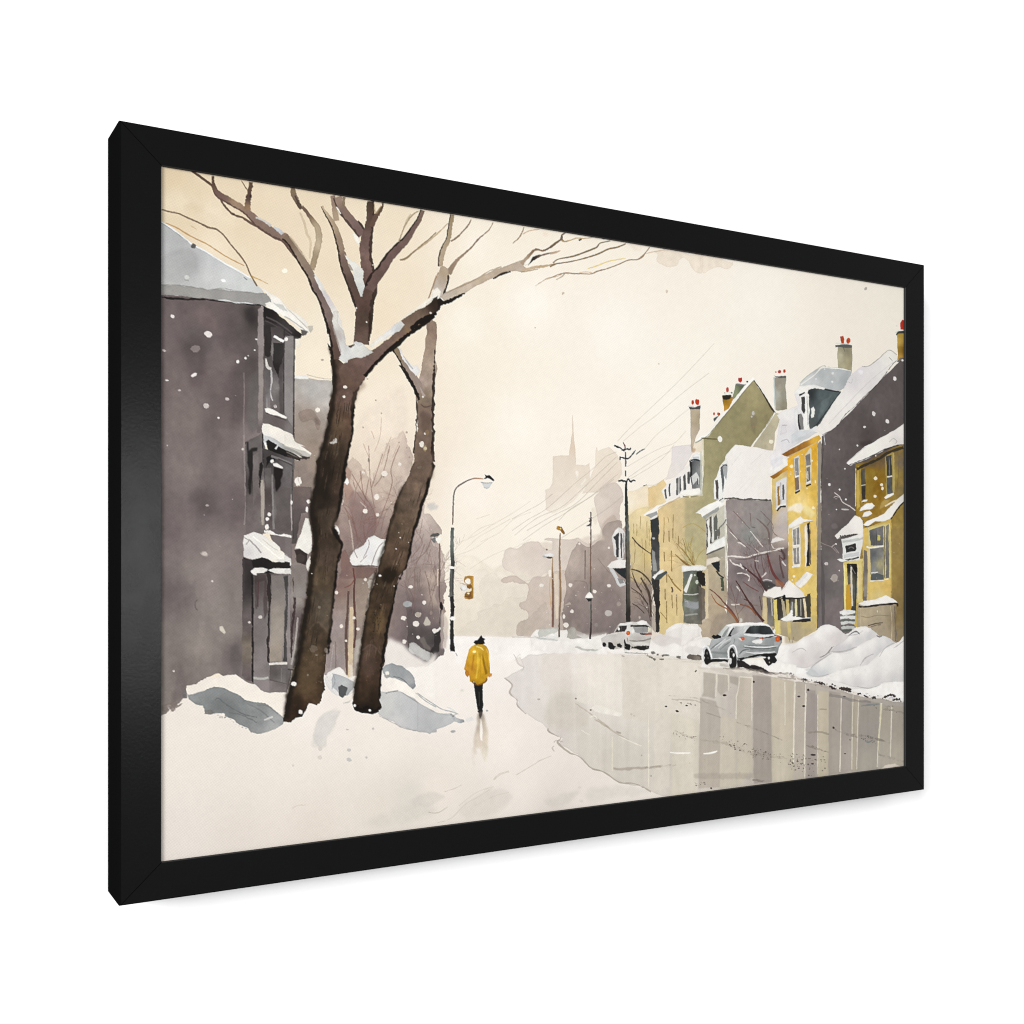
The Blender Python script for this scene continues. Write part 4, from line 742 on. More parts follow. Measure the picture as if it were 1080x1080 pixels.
# ruts and spatter on the wet road
line('a', "150,320,1 230,330,1.6 330,340,1.4 400,370,1.8 480,400,1.8 550,438,1.2", (148, 138, 128), 0.41, dry=1, rough=.6); line('a', "170,345 300,350 360,370", (160, 150, 140), .4, w=1.4, rough=.6); line('a', "580,490,1 680,525,2 780,565,1.4 870,605,1", (124, 114, 108), 0.56, dry=1, rough=.5)
line('a', "190,545,2 250,570,2.4 330,595,1.6 470,620,2.8 560,640,3.6 680,690,3.4 800,705,3 900,720,1.6", (150, 140, 128), 0.45, dry=1, rough=1); line('a', "0,780,1.4 60,775,2.4 200,760,1.6", (140, 128, 116), 0.49, dry=1, rough=.7); line('a', "310,830,5 450,830,6 700,830,6 800,820,2", (160, 150, 138), 0.41, rough=1, soft=2)
line('a', "680,855,1 720,860,2.6 760,865,1", (96, 86, 78), 0.60, dry=1, rough=.5); line('a', "160,680,1 220,686,2 290,684,1", (240, 236, 228), 1); line('a', "372,690,1 420,685,2.2 460,672,1", (240, 236, 228), 1); line('a', "390,430 480,460", (150, 140, 130), .6, w=1.2)
rs = np.random.RandomState(3)
def spat(z, cx, cy, sx, sy, slope, n, col, r0=2, r1=6, a=.8):
    for _ in range(n):
        x = cx + sx * (rs.rand() - .5); y = cy + slope * (x - cx) + sy * (rs.rand() - .5)
        dot(z, "%f,%f,%f,%f" % (x, y, r0 + (r1 - r0) * rs.rand() ** 2, .45 + .4 * rs.rand()), col, a)
spat('a', 640, 655, 330, 60, .35, 70, (96, 86, 78), 2, 7); spat('a', 250, 575, 150, 40, .3, 24, (124, 114, 104)); spat('a', 1000, 760, 160, 120, .2, 40, (96, 84, 74), 2, 7); spat('b', 230, 800, 330, 120, .1, 50, (92, 82, 74), 2, 8); spat('b', 740, 610, 120, 50, .25, 40, (98, 96, 88), 2, 6)
spat('b', 860, 350, 220, 50, .2, 20, (100, 96, 90), 2, 6); spat('a', 340, 880, 90, 20, -.1, 14, (110, 100, 92)); spat('a', 270, 375, 110, 20, .1, 14, (120, 108, 98)); spat('a', 600, 500, 900, 500, 0, 50, (150, 138, 126), 1.5, 3.5, .6)
spat('a', 760, 700, 200, 60, .2, 50, (120, 110, 100), 2, 5, .6)
dot('a', "205,420,11,.6,20 505,320,13,.5 265,385,8,.6 135,390,8,.6 975,328,10,.5 1007,388,9,.7 690,235,7 325,165,5 420,908,6 320,170,4", (40, 36, 34)); dot('b', "250,213,10 175,266,11,.6 213,345,13,.6 455,520,9 545,268,11,.5 290,742,22,.35 100,90,4 285,815,12,.5 550,732,8,.6 590,620,5", (52, 46, 44))
line('b', "455,530,.8 520,560,2 600,580,3 700,590,3.4 800,610,2.6 930,650,1", (122, 114, 106), 0.64, dry=1, rough=.7); line('b', "715,630,.8 740,640,1.6 770,625,.8", (120, 136, 128), .8); line('b', "235,665,1 290,680,3 350,700,1.4 420,720,1", (112, 102, 94), 0.64, dry=1, rough=.6); line('b', "250,560 330,555 420,570", (140, 132, 118), .6, w=2, rough=.5); line('b', "820,740,2 900,760,2.4 960,775,2.6 1030,800,1.4", (138, 130, 122), 0.60, dry=1, rough=.6)
poly('b', "820,860 870,830 960,810 1000,830 900,850", (226, 214, 200), .9, .5); line('b', "680,345,.8 740,335,2 830,328,1", (124, 132, 136), .7); line('b', "340,370 400,372", (150, 142, 124), .6, w=1.4)
line('b', "420,255 520,270 620,300 760,310", (130, 124, 122), .55, w=2.6, rough=.6); line('b', "860,370 940,380 1030,400", (140, 132, 122), .6, w=2, rough=.6)
# ---- snow banks on the right
bk = [(150, 700), ]
poly('Y', "-20,870 40,810 120,770 130,690 170,675 250,670 330,620 400,590 440,545 480,532 540,545 620,600 650,590 690,550 760,548 800,560 850,610 900,620 960,650 985,670 1040,640 1045,1090 960,1060 820,1050 700,1010 620,990 560,970 480,950 380,930 280,900 180,885 60,870 0,865",
     [(200, 720, 236, 231, 225), (400, 640, 243, 238, 232), (480, 580, 246, 241, 236), (300, 760, 226, 219, 216), (560, 620, 238, 233, 228), (700, 600, 236, 231, 227), (600, 780, 240, 235, 230), (800, 700, 236, 231, 228), (900, 800, 241, 236, 230), (1000, 700, 243, 238, 232), (700, 920, 226, 222, 218), (600, 860, 238, 233, 228), (900, 920, 230, 225, 220), (980, 1000, 247, 243, 238), (300, 860, 244, 240, 235), (150, 840, 245, 241, 236)], 1, .8, .03, .01)
def drift(z, s, cl, a=.8, e=.05): poly(z, s, cl, a * .85, .6, e, .015, sm=True, er=3, soft=2)
W1 = (247, 243, 238)
def mound(s, pts, soft=0): poly('Y', s, pts, 1, .6, .05, .012, sm=True, er=4, soft=soft)
mound("130,695 170,678 250,668 330,620 400,590 440,545 480,532 540,545 600,590 640,620 570,690 500,740 430,800 340,838 250,830 170,800 115,770",
      [(150, 700) + W1, (300, 650) + W1, (420, 590) + W1, (500, 550) + W1, (180, 760) + W1, (400, 690, 226, 219, 215), (520, 640, 222, 214, 211), (300, 780, 214, 206, 204), (420, 760, 210, 203, 202), (560, 640, 216, 209, 207), (240, 740, 228, 221, 217)])
mound("520,725 560,680 640,622 690,560 720,546 770,548 805,562 852,612 780,650 720,690 640,725 570,735",
      [(700, 560) + W1, (640, 620) + W1, (760, 555) + W1, (640, 690, 204, 201, 201), (780, 610, 208, 205, 205), (700, 640, 212, 209, 208), (560, 715, 206, 202, 202)])
mound("350,862 420,800 480,760 520,735 640,728 740,662 830,622 900,618 978,662 905,710 840,780 760,832 690,832 600,862 500,888 420,905 365,895",
      [(450, 790) + W1, (560, 750) + W1, (700, 700) + W1, (800, 650) + W1, (640, 780, 238, 233, 228), (920, 660, 212, 209, 209), (860, 720, 210, 207, 207), (780, 790, 218, 214, 213), (640, 840, 216, 212, 210), (450, 880, 204, 206, 207), (370, 880, 202, 205, 206), (880, 640, 228, 225, 222)])
mound("480,905 560,870 660,842 760,822 850,742 920,690 1000,650 1060,620 1060,930 980,938 880,950 850,975 760,985 650,970 560,945",
      [(760, 840) + W1, (900, 720) + W1, (1000, 680) + W1, (620, 870) + W1, (560, 900) + W1, (900, 820, 240, 235, 230), (1020, 780, 240, 235, 230), (700, 950, 218, 213, 212), (840, 940, 214, 209, 208), (960, 910, 212, 209, 207), (1030, 900, 210, 207, 205), (600, 940, 222, 217, 215)])
drift('Y', "335,842 380,852 420,890 380,903 340,888", (200, 205, 206), .7)
for s in ("240,730,.6 300,700,1 340,720,.6", "500,740,1 520,700,1.4 540,685,.6", "370,840,.8 420,800,1.4 520,735,.8", "520,725,.8 600,722,1 700,690,.8", "720,830,.6 760,770,1.4 820,740,.8", "860,760,.6 900,700,1.2 970,660,1", "960,700,.6 990,680,1 1035,645,.8", "700,970,.6 780,985,1.2 870,965,.8", "880,955,.6 940,950,1 970,935,.6", "640,610,.8 700,600,1 745,575,.6", "370,895,.8 430,905,1 500,885,1"):
    line('Y', s, (160, 156, 156), .5)
line('Y', "640,610,.8 690,580,1.6 720,600,.8", (92, 96, 104), .8); line('Y', "840,610,1 860,618,1.6 880,610,.8", (110, 104, 104), .8); line('Y', "435,765 480,745 525,690", (110, 106, 116), .7, w=1); poly('Y', "120,690 170,675 240,680 210,720 150,770 120,770", (246, 242, 237), .9, .6, .03); poly('Y', "60,840 120,815 200,810 300,840 350,870 280,885 160,865 60,860", (248, 244, 239), .95, .6, .02)
poly('Y', "380,905 480,905 540,865 620,850 720,830 800,850 700,890 560,890 480,920", (243, 239, 234), .8, .8, .02, soft=1); poly('Y', "620,985 800,990 900,950 1045,930 1045,1060 960,1050 860,1035 760,1040", (248, 244, 239), .9, .6, .01)
# dark crumbs at the foot of the banks
line('b', "0,95,2.4 60,100,3 140,105,2 160,115,1", (126, 112, 104), 0.60, dry=1, rough=.8); line('b', "10,75,1 100,78,2 135,90,1", (96, 78, 70), 0.60, dry=1, rough=.8)
for s in ("190,130,1 215,128,2.4 245,135,1", "300,150,1 330,150,1.4 350,160,3 390,168,2", "420,180,1 450,198,3 480,205,1", "500,200,2 545,205,3.4 600,230,1.6", "560,195 600,215", "650,245,2 680,240,2", "770,280,3 800,275,2", "850,280,1 880,272,2.4 910,255,2 940,255,2 960,270,2", "930,300,1 960,290,2 1000,290,2", "1000,300 1032,308", "700,258,1.6 740,275,1", "440,165 475,180"):
    P_ = PP('b', s); line('b', s, (44, 34, 30), .92, w=1.4 if len(P_[0]) < 3 else None, rough=.7)
spat('b', 560, 215, 800, 40, .22, 46, (60, 50, 44), 2, 6); spat('b', 400, 175, 420, 40, .22, 30, (110, 100, 94), 2, 6); line('b', "160,120 300,160 420,200 600,250 760,290", (176, 164, 152), .6, w=1.6, rough=.8); line('b', "905,285 930,275 945,290", (200, 190, 200), .8, w=1.4)
line('b', "0,110 150,125", (150, 138, 128), .6, w=2, rough=.5)
# ---- far banks left of the parked car
poly('o', "560,672 566,664 585,663 597,664 606,675 625,672 640,668 640,690 600,690 560,686", (240, 235, 229), .95, .6, .02)
poly('Q', "180,860 200,835 260,825 310,828 330,845 300,870 240,890 190,890", (196, 196, 188), .85, .6, .06, .04); poly('Q', "240,890 290,860 330,880 340,900 280,905", (242, 240, 236), 1, .4); poly('Q', "150,885 220,890 330,905 320,915 200,905", (176, 180, 178), .7, .6, 0, soft=1)
poly('Q', "390,890 400,850 425,815 455,830 460,880 500,900 420,905", (176, 172, 164), .9, .6, .06, .04); dot('Q', "385,805,18 370,745,10,1.6 428,708,13 415,520,14 210,522,16,.8 575,195,12 480,225,8 690,255,8 588,566,14,.9 690,525,14,.8", (232, 224, 214)); dot('Q', "686,720,26,.85", (190, 182, 176), .95, irr=.08); dot('Q', "600,803,14", (150, 140, 136), .6); dot('Q', "760,655,16 745,90,8", (168, 156, 148), .7)
poly('Q', "330,905 420,915 520,905 550,890 640,870 660,930 640,980 500,960 380,950", (243, 239, 233), 1, .8, .02); line('Q', "450,960 560,985 640,970", (176, 178, 170), .7, w=1.6, rough=.6); line('Q', "0,890 160,895", (190, 184, 172), .5, w=1); line('Q', "20,1060 40,1030 60,1010", (214, 206, 196), .7, w=1)
poly('Z', "340,60 400,70 420,80 340,90", (232, 228, 222), .6)
poly('S', "580,840 630,850 640,800 720,755 760,745 840,765 890,760 925,800 925,1040 800,1040 700,1030 620,1000 480,980 500,900", [(700, 790, 243, 239, 233), (600, 880, 222, 214, 208), (780, 840, 226, 218, 212), (850, 800, 240, 235, 229), (700, 940, 244, 240, 234), (850, 920, 236, 230, 225), (560, 960, 243, 239, 233), (900, 1000, 244, 240, 234)], 1, .7, .03, .01)
drift('S', "530,870 600,850 700,870 780,880 820,860 860,870 830,920 760,940 700,910 620,935 540,900", (214, 206, 201), .7); drift('S', "640,850 700,800 780,790 860,830 880,860 800,900 740,890", (226, 219, 214), .6)
poly('V', "-10,620 80,620 150,640 170,730 100,760 30,800 -10,820", [(50, 660, 243, 239, 233), (80, 740, 232, 225, 220)], 1, .6, .04); poly('V', "0,830 40,790 150,745 240,740 280,760 220,850 190,900 170,960 60,950 -10,940", [(120, 790, 242, 237, 230), (100, 870, 226, 219, 213), (40, 920, 242, 238, 232), (200, 820, 236, 232, 228)], 1, .6, .04)
drift('V', "20,850 100,820 190,850 180,890 100,900 40,880", (214, 207, 203), .5)
poly('S', "815,1030 850,1010 925,1020 925,1045 820,1048", (84, 76, 70), .9, .8); poly('V', "40,930 60,905 120,905 170,925 170,955 80,950 45,945", [(70, 920, 96, 88, 80), (140, 935, 140, 130, 118)], .95, .7)
for s in ("510,985,1 530,990,3 550,995,1", "560,1005,2 575,1010,2", "720,1025,2 755,1030,3", "480,1010,1 520,1030,2 550,1050,2", "600,1015,1.6 650,1010,2 660,1015,1", "580,1045,2 620,1045,2"):
    line('S', s, (92, 90, 84), .85, rough=.6)
line('V', "-10,970 90,975 200,990", (214, 206, 194), .7, w=1.6); line('a', "0,60 100,85 270,95 350,105", (206, 198, 186), .6, w=1.2, rough=.5)
# ---- left house
# shrubs and mist behind the big trees
poly('o', "306,396 330,399 352,402 352,520 340,700 300,700 300,520", [(330, 410, 182, 178, 174), (340, 420, 190, 184, 178), (325, 440, 158, 143, 132), (330, 470, 150, 134, 122), (335, 490, 150, 135, 123), (320, 500, 140, 126, 118), (330, 560, 118, 104, 102)], 1, .5, .04, .05)
poly('F', "70,455 90,440 165,445 170,470 120,470 70,468", (240, 238, 232), 1); line('F', "160,440 260,465 335,470", (150, 146, 138), .6, w=.7)
poly('F', "100,720 140,685 200,690 250,740 260,800 230,830 200,760 130,780", (140, 122, 112), .55, .8, .1, .06, sm=True); poly('F', "215,740 250,760 255,800 225,800", (112, 96, 88), .6, .5, 0, soft=2)
dot('F', "237,692,17 95,0,1", (236, 228, 216)); dot('H', "97,255,25,1.25,5", (238, 232, 224)); dot('F', "5,645,14 8,190,12,.7 5,745,12,.7", (240, 236, 228)); poly('F', "80,190 110,180 120,230 100,250 80,240", (240, 234, 220), .8)
poly('H', "60,290 190,300 200,460 120,480 80,700 50,700", [(90, 350, 108, 94, 92), (120, 330, 120, 106, 100), (90, 480, 94, 82, 84), (70, 600, 78, 70, 74)], 1, .6, .05, .06)
dot('H', "172,398,14 160,455,10,2", (240, 234, 226))
# undergrowth behind and right of the trunks
poly('o', "352,505 356,490 366,486 372,480 392,508 405,470 425,455 436,480 440,560 452,548 462,566 466,580 470,600 468,690 455,700 440,705 340,705 342,640 348,560",
     [(380, 505, 182, 160, 146), (400, 490, 214, 198, 182), (385, 530, 150, 130, 122), (390, 555, 132, 110, 106), (410, 530, 182, 162, 150), (430, 520, 214, 200, 186), (400, 580, 134, 112, 106), (375, 590, 124, 106, 102), (375, 650, 138, 124, 120), (395, 650, 140, 122, 112), (450, 570, 190, 174, 166), (440, 600, 148, 132, 130), (455, 620, 142, 124, 120), (440, 640, 108, 94, 96), (455, 660, 94, 82, 86), (430, 660, 112, 98, 98), (465, 600, 200, 184, 172), (448, 680, 92, 82, 86), (462, 640, 150, 132, 124)], .96, 1.2, .06, .06, sm=False, drip=.03)
poly('o', "366,480 380,440 400,420 425,410 428,470 410,520 380,530 368,510", [(380, 470, 226, 210, 193), (400, 450, 236, 221, 204), (400, 500, 205, 187, 171), (420, 480, 220, 204, 188)], .5, 1, 0, .03, soft=6, sm=True)
poly('M', "-20,640 60,540 95,420 150,440 140,500 190,515 240,570 290,640 300,690 250,690 200,700 230,790 270,830 260,1085 -30,1085 -30,700",
     [(50, 600, 188, 172, 164), (130, 560, 200, 184, 175), (260, 630, 158, 144, 136), (60, 800, 158, 142, 138), (200, 900, 168, 152, 146), (100, 1000, 150, 134, 130)], .9, .6, .05, .05, sm=True)
dot('M', "215,450,48,.7", (200, 196, 190), .8, soft=2, irr=.3)
poly('N', "-20,0 60,-20 250,-20 275,80 240,240 280,380 285,600 280,720 200,800 120,690 0,650", [(60, 60, 150, 134, 128), (200, 100, 178, 160, 148), (100, 250, 126, 110, 108), (220, 260, 186, 168, 154), (60, 380, 98, 86, 88), (180, 400, 116, 102, 102), (80, 560, 84, 74, 80), (250, 600, 60, 54, 62), (200, 720, 92, 84, 86), (230, 420, 130, 116, 112)], .95, .5, .04, .06, drip=.04)
for s in ("60,620,1 100,700,1.2 130,560,.8", "0,860 60,780 120,700", "40,1000 110,900 200,790", "200,1080 210,950 190,850", "20,900 90,820 140,690", "0,1040 120,960 230,960"):
    P_ = PP('M', s); line('M', s, (140, 120, 110), .5, w=.9 if len(P_[0]) < 3 else None)
for s in ("60,0 60,240 40,400", "110,0 100,160", "150,20 180,120 200,260", "200,180 235,190", "30,80 80,60"):
    line('N', s, (120, 100, 94), .6, w=1)
poly('H', "440,140 480,190 460,260 500,330 440,420 420,280", (160, 128, 114), .6, .6, .05, soft=1)
poly('H', "470,340 560,330 640,470 640,620 560,700 500,720 480,560", (126, 100, 98), .5, .8, .08, soft=3, sm=True)
for s in ("480,200 560,340 640,480 640,620 560,700", "600,0 610,240 640,440", "540,180 560,330 590,400", "430,440 500,560 520,700", "490,260 520,340 600,440", "750,0 700,200 640,290", "820,0 760,160 760,300 640,620", "740,450 680,480 640,560", "700,60 620,300", "450,480 470,600 490,720", "560,540 580,700", "600,240 560,460 540,560"):
    line('H', s, (128, 98, 88), .55, w=1)
for s in ("460,530,1 480,640,1.6 490,740,1", "540,400,1 580,440,1.2", "490,290,1 520,330,1.2"):
    line('H', s, (196, 182, 170), .7)
for s in ("690,740 680,880 640,990", "760,880 720,980 690,1080", "810,930 770,1030", "620,840 640,900", "560,930 600,1030 600,1080"):
    line('F', s, (176, 152, 134), .55, w=.8)
dot('F', "815,922,6 600,1050,9,1.6 890,1028,6 590,470,8,.6 650,622,6 690,715,6 560,815,6 870,850,8 270,335,12,.6 870,960,5", (150, 134, 122), .7)
for s in ("960,640,1 980,700,1 900,800,1", "1060,620 1000,760 880,840", "1000,700 960,800 920,850", "1040,740 1020,830", "930,900 930,1080"):
    P_ = PP('H', s); line('H', s, (128, 106, 98), .6, w=.9 if len(P_[0]) < 3 else None)
dot('H', "657,365,20 575,466,17 562,190,10 820,132,12 412,400,12,1.6 662,492,13 575,952,16 900,1005,14,.8 640,918,14,.8 680,925,10,.7 712,198,22,.9", (236, 226, 216))
dot('H', "437,250,17,1.7,-25 375,600,14,2.8,-20 812,455,11,2.2", (240, 234, 228)); dot('H', "600,100,6,2.4 706,222,8,.5", (140, 128, 118))
rt = np.random.RandomState(21)
for (x, y, ang, ln, w, n, col, a) in ((386, 585, 95, 26, .9, 4, (120, 88, 78), .6), (393, 590, 80, 30, .9, 4, (124, 92, 82), .6), (378, 570, 100, 26, .8, 4, (120, 90, 80), .55), (402, 560, 75, 30, .8, 4, (130, 98, 88), .55), (410, 555, 66, 26, .7, 4, (130, 100, 88), .5),
      (372, 540, 92, 24, .7, 3, (140, 110, 96), .5), (390, 600, 60, 26, .8, 4, (120, 88, 76), .5), (388, 610, 118, 22, .7, 3, (120, 88, 76), .5), (440, 650, 80, 30, .8, 4, (110, 90, 86), .5), (452, 640, 70, 30, .8, 4, (112, 92, 88), .5), (434, 640, 100, 30, .8, 4, (112, 92, 88), .5), (458, 660, 95, 34, .7, 4, (112, 92, 88), .5), (445, 600, 75, 24, .6, 3, (130, 108, 100), .5), (380, 680, 88, 34, .8, 3, (112, 92, 88), .4), (366, 650, 86, 34, .8, 3, (112, 92, 88), .4), (320, 520, 90, 20, .6, 3, (118, 100, 92), .35), (315, 600, 90, 20, .6, 3, (96, 82, 78), .3)):
    twig(x, y, ang, ln, w, n, col, a, rt)
# snow patch and hut between the trunks
poly('H', "465,855 465,790 500,740 560,710 600,660 640,640 680,665 728,665 715,740 690,820 660,862 560,855", [(500, 800, 232, 228, 224), (600, 740, 228, 226, 226), (660, 720, 238, 236, 230)], 1, .5, .05, .02)
for s in ("560,800 600,720 600,670", "620,850 660,740 700,690", "480,720 520,800", "540,830 590,780", "500,740 540,690"):
    line('H', s, (150, 136, 134), .8, w=.9)
line('H', "465,850 520,862 600,855 665,862", (86, 66, 60), .8, w=1.3)
poly('H', "390,760 430,740 480,860 500,900 480,1080 360,1080 400,900", [(430, 850, 126, 100, 92), (430, 1000, 128, 104, 96)], .9, .7, .05, .06)
poly('H', "485,868 660,866 650,1000 600,1080 500,1080", [(540, 900, 124, 98, 86), (540, 1020, 150, 132, 116), (630, 950, 118, 96, 84)], 1, .5, .04, .06)
poly('H', "590,960 640,900 650,1000 620,1030", (178, 170, 160), .9)
for s in ("490,870,1.6 500,960,1.6 510,1080,1.6", "480,980,1.2 450,1080,1.4"): line('H', s, (104, 56, 44), .9)
poly('J', "270,0 590,0 540,250 470,620 250,610 270,300", [(360, 60, 132, 108, 100), (520, 60, 150, 134, 122), (330, 300, 152, 138, 136), (340, 520, 148, 136, 134), (480, 200, 158, 142, 128), (480, 350, 150, 136, 126), (420, 560, 160, 146, 136)], .9, .5, .03, .06)
line('J', "445,0,1.6 440,120,2 450,320,2.4 440,440,2.2", (88, 60, 46), .95); line('J', "405,80,2 400,200,2.6 390,380,3 400,610,3", (92, 72, 60), .95); line('J', "425,180,3.4 420,400,5 415,630,5", (204, 184, 156), .95)
line('J', "325,400 325,570", (120, 100, 98), .8, w=.8); line('J', "540,80,1 520,200,1.2 490,370,1.2", (186, 176, 168), .8); line('J', "380,60 420,40 440,10", (120, 60, 50), .8, w=1); line('J', "310,420 290,580", (176, 166, 162), .7, w=.9)
poly('J', "450,390 490,370 500,380 470,560 450,610 440,500", (176, 168, 160), .9)
dot('J', "440,250,10 360,303,12 330,90,11 318,50,8,1.6 465,320,12,.8 390,395,8 312,130,8,1.8 512,8,10", (228, 216, 206)); dot('J', "548,36,22,1.5", (182, 172, 162)); dot('J', "780,162,29,.7", (166, 168, 168), .9); dot('J', "845,230,16", (176, 164, 154), .9)
# house wall
poly('o', "167,300 200,304 240,310 262,314 276,320 279,470 277,570 276,620 272,715 268,722 240,716 230,710 212,718 196,730 190,742 178,750 168,756",
     [(175, 330, 104, 92, 92), (220, 335, 112, 98, 97), (250, 335, 104, 92, 92), (265, 338, 62, 54, 58), (210, 360, 94, 82, 84), (240, 380, 116, 104, 102), (220, 400, 108, 96, 95), (180, 400, 112, 100, 98), (262, 390, 90, 79, 80), (255, 430, 96, 84, 84), (200, 440, 122, 110, 107), (240, 450, 114, 102, 100), (215, 530, 98, 88, 88), (200, 500, 126, 114, 111), (245, 530, 104, 93, 93), (260, 500, 116, 105, 103), (180, 560, 114, 102, 101), (235, 580, 128, 117, 114), (200, 600, 134, 123, 119), (180, 620, 108, 97, 97), (230, 640, 136, 126, 121), (210, 680, 140, 130, 124), (190, 700, 122, 112, 108), (247, 690, 108, 98, 97), (240, 660, 136, 126, 121), (180, 735, 132, 122, 117), (262, 460, 120, 109, 107)], 1, .7, .05, .045, drip=.03)
for s, c_ in (("200,380 300,360 380,450 360,640 300,680 250,500", (84, 70, 72)), ("560,560 620,500 660,600 700,760 640,900 560,960", (92, 78, 80)), ("650,100 740,80 760,180 700,215 650,170", (58, 50, 54)), ("240,330 330,320 390,400 350,430 260,420", (84, 72, 74)), ("700,440 760,420 760,520 720,560", (70, 62, 66))):
    poly('E', s, c_, .5, 1, 0, .05, soft=9, sm=True)
for s, c_ in (("300,460 400,470 460,600 420,650 330,600", (90, 79, 80)), ("560,420 620,440 640,560 600,720 560,600", (98, 86, 87)), ("80,560 160,600 180,800 120,900 80,800", (106, 95, 95))):
    poly('G', s, c_, .5, 1, 0, .05, soft=10, sm=True)
poly('I', "445,520 480,480 500,520 500,660 460,650", (96, 86, 90), .6, 1, 0, .05, soft=5, sm=True); poly('I', "150,640 180,620 190,740 130,830 110,820", (104, 94, 93), .5, 1, .05, .05, soft=4, sm=True)
line('I', "262,230 248,245 250,275 262,290", (100, 88, 88), .7, w=1.2); line('G', "655,60 660,250 665,400 668,560 660,700", (158, 148, 144), .5, w=1.4)
line('E', "655,560,1 660,700,1.4 655,900,1.6 660,1080,1.6", (142, 130, 128), .55); line('E', "640,560,1.4 600,700,2.6 580,900,2", (92, 80, 82), .5, soft=2); poly('E', "690,640 770,500 775,960 700,1000 680,900", (98, 92, 94), .6, .5, 0, .05, soft=4)
line('E', "70,22,1.4 150,32,2.4 260,38,2 370,38,1.6 480,50,2.2 600,58,1.6 700,70,2.6 800,76,3", (32, 27, 28), .95, rough=.6)
poly('E', "660,110 720,90 745,180 715,210 670,180", (48, 42, 46), .6, .8, 0, soft=5)
# corner and bay
poly('E', "755,110 800,75 800,830 775,990 755,990 762,600", [(770, 300, 142, 132, 130), (780, 600, 152, 142, 138), (775, 850, 142, 132, 128), (775, 950, 104, 92, 94)], 1, .4, .04, .05)
poly('E', "795,80 1070,290 1060,315 1015,320 1010,1080 790,1000 800,300",
     [(830, 130, 40, 34, 38), (1000, 260, 56, 50, 54), (820, 250, 52, 46, 48), (980, 450, 118, 110, 116), (980, 700, 130, 122, 128), (980, 950, 124, 116, 122), (900, 900, 96, 84, 86), (880, 650, 110, 100, 106), (825, 350, 74, 64, 62)], 1, .4, .04, .06)
poly('E', "800,85 870,120 1065,285 1050,312 1000,300 920,230 810,180 795,130", [(830, 120, 30, 26, 28), (950, 220, 60, 54, 58), (1040, 290, 36, 32, 34)], 1, .4, .04, .1); line('E', "815,165 900,205 1000,280", (88, 80, 84), .8, w=1.6); line('E', "805,190 880,225 1000,300", (84, 76, 78), .7, w=1)
poly('E', "808,215 850,225 850,440 825,455 805,440", (46, 40, 42), 1, .6, 0, .12); poly('E', "850,230 920,235 945,300 940,850 930,870 850,830 855,500", [(900, 260, 70, 62, 64), (870, 400, 128, 120, 124), (920, 500, 66, 60, 66), (880, 650, 132, 124, 126), (920, 700, 96, 88, 92), (880, 820, 96, 86, 88)], 1, .4, .03, .08)
poly('E', "868,350 940,350 940,440 910,520 900,600 880,540 866,480", [(890, 380, 44, 42, 54), (920, 420, 56, 50, 56), (900, 520, 40, 34, 38)], 1, .6, 0, .12); poly('E', "905,560 935,480 940,860 905,850", (78, 70, 74), .8, .5, 0, .1, soft=1)
poly('E', "945,300 1010,300 1010,960 960,880 942,840", [(975, 400, 132, 124, 130), (975, 700, 140, 132, 138)], 1, .3, .04, .05); line('E', "943,340 940,600 942,850", (60, 54, 58), .9, w=1.2)
line('E', "1018,320,1.2 1012,600,1.6 1010,1050,1.6", (62, 56, 58), .9); line('E', "945,250 942,330", (50, 44, 48), .8, w=1.4)
line('E', "870,300,2.6 900,318,2.8 940,340,2.8", (238, 234, 228), 1, rough=.3); dot('E', "957,322,14 880,800,11 745,323,9,.6 613,482,11,1.1 668,457,9 687,440,5 733,400,7,.7", (236, 228, 220)); dot('E', "880,797,9", (170, 160, 156))
line('E', "812,460,1.6 825,520,3 850,540,1", (220, 214, 206), .95); poly('E', "808,510 855,525 850,545 815,525", (222, 216, 210), 1); line('E', "850,540,1 855,620,1.6 845,700,1.4 860,760,1", (206, 204, 202), .8, rough=.4); line('E', "820,740 822,810", (206, 202, 198), .8, w=1.4)
poly('E', "810,540 845,560 845,820 812,810", [(825, 620, 96, 90, 98), (830, 760, 124, 118, 120)], .8, .4, 0, .1)
poly('E', "805,815 830,812 890,835 962,880 960,892 900,872 860,862 810,840", (238, 234, 226), 1, .35); line('E', "810,845 880,872 960,900", (54, 46, 48), .6, w=1)
# first snowy cornice
poly('E', "665,1060 700,1060 790,990 790,1085 690,1085", (118, 108, 110), .9, .4); line('E', "665,1055,1 690,1075,2 790,1020,1", (40, 36, 38), .8)
poly('E', "790,920 830,925 900,955 1000,1000 1012,1050 1090,1085 800,1085 795,1000", (240, 234, 224), 1, .4)
poly('G', "788,-10 880,0 960,35 1008,70 1012,105 1080,150 1090,215 1040,190 960,140 900,110 840,70 790,80", [(850, 20, 240, 233, 222), (950, 70, 238, 230, 220), (1050, 160, 236, 230, 222), (820, 70, 228, 224, 220)], 1, .4, .03, .015)
poly('G', "800,60 850,75 960,135 1060,190 1075,215 1040,240 1000,230 940,190 850,150 795,110", [(850, 100, 198, 198, 200), (980, 180, 150, 148, 148), (1060, 215, 190, 184, 174)], 1, .4, .03, .06)
poly('G', "808,105 830,92 900,135 1000,190 1060,225 1050,240 960,225 900,205 830,160", (30, 26, 28), 1, .6, 0, .1); line('G', "900,130,1.4 880,160,2", (214, 212, 212), 1); line('G', "1000,175 1075,225", (206, 200, 188), .9, w=1.3); line('G', "960,180 1050,225", (120, 112, 104), .8, w=1.4)
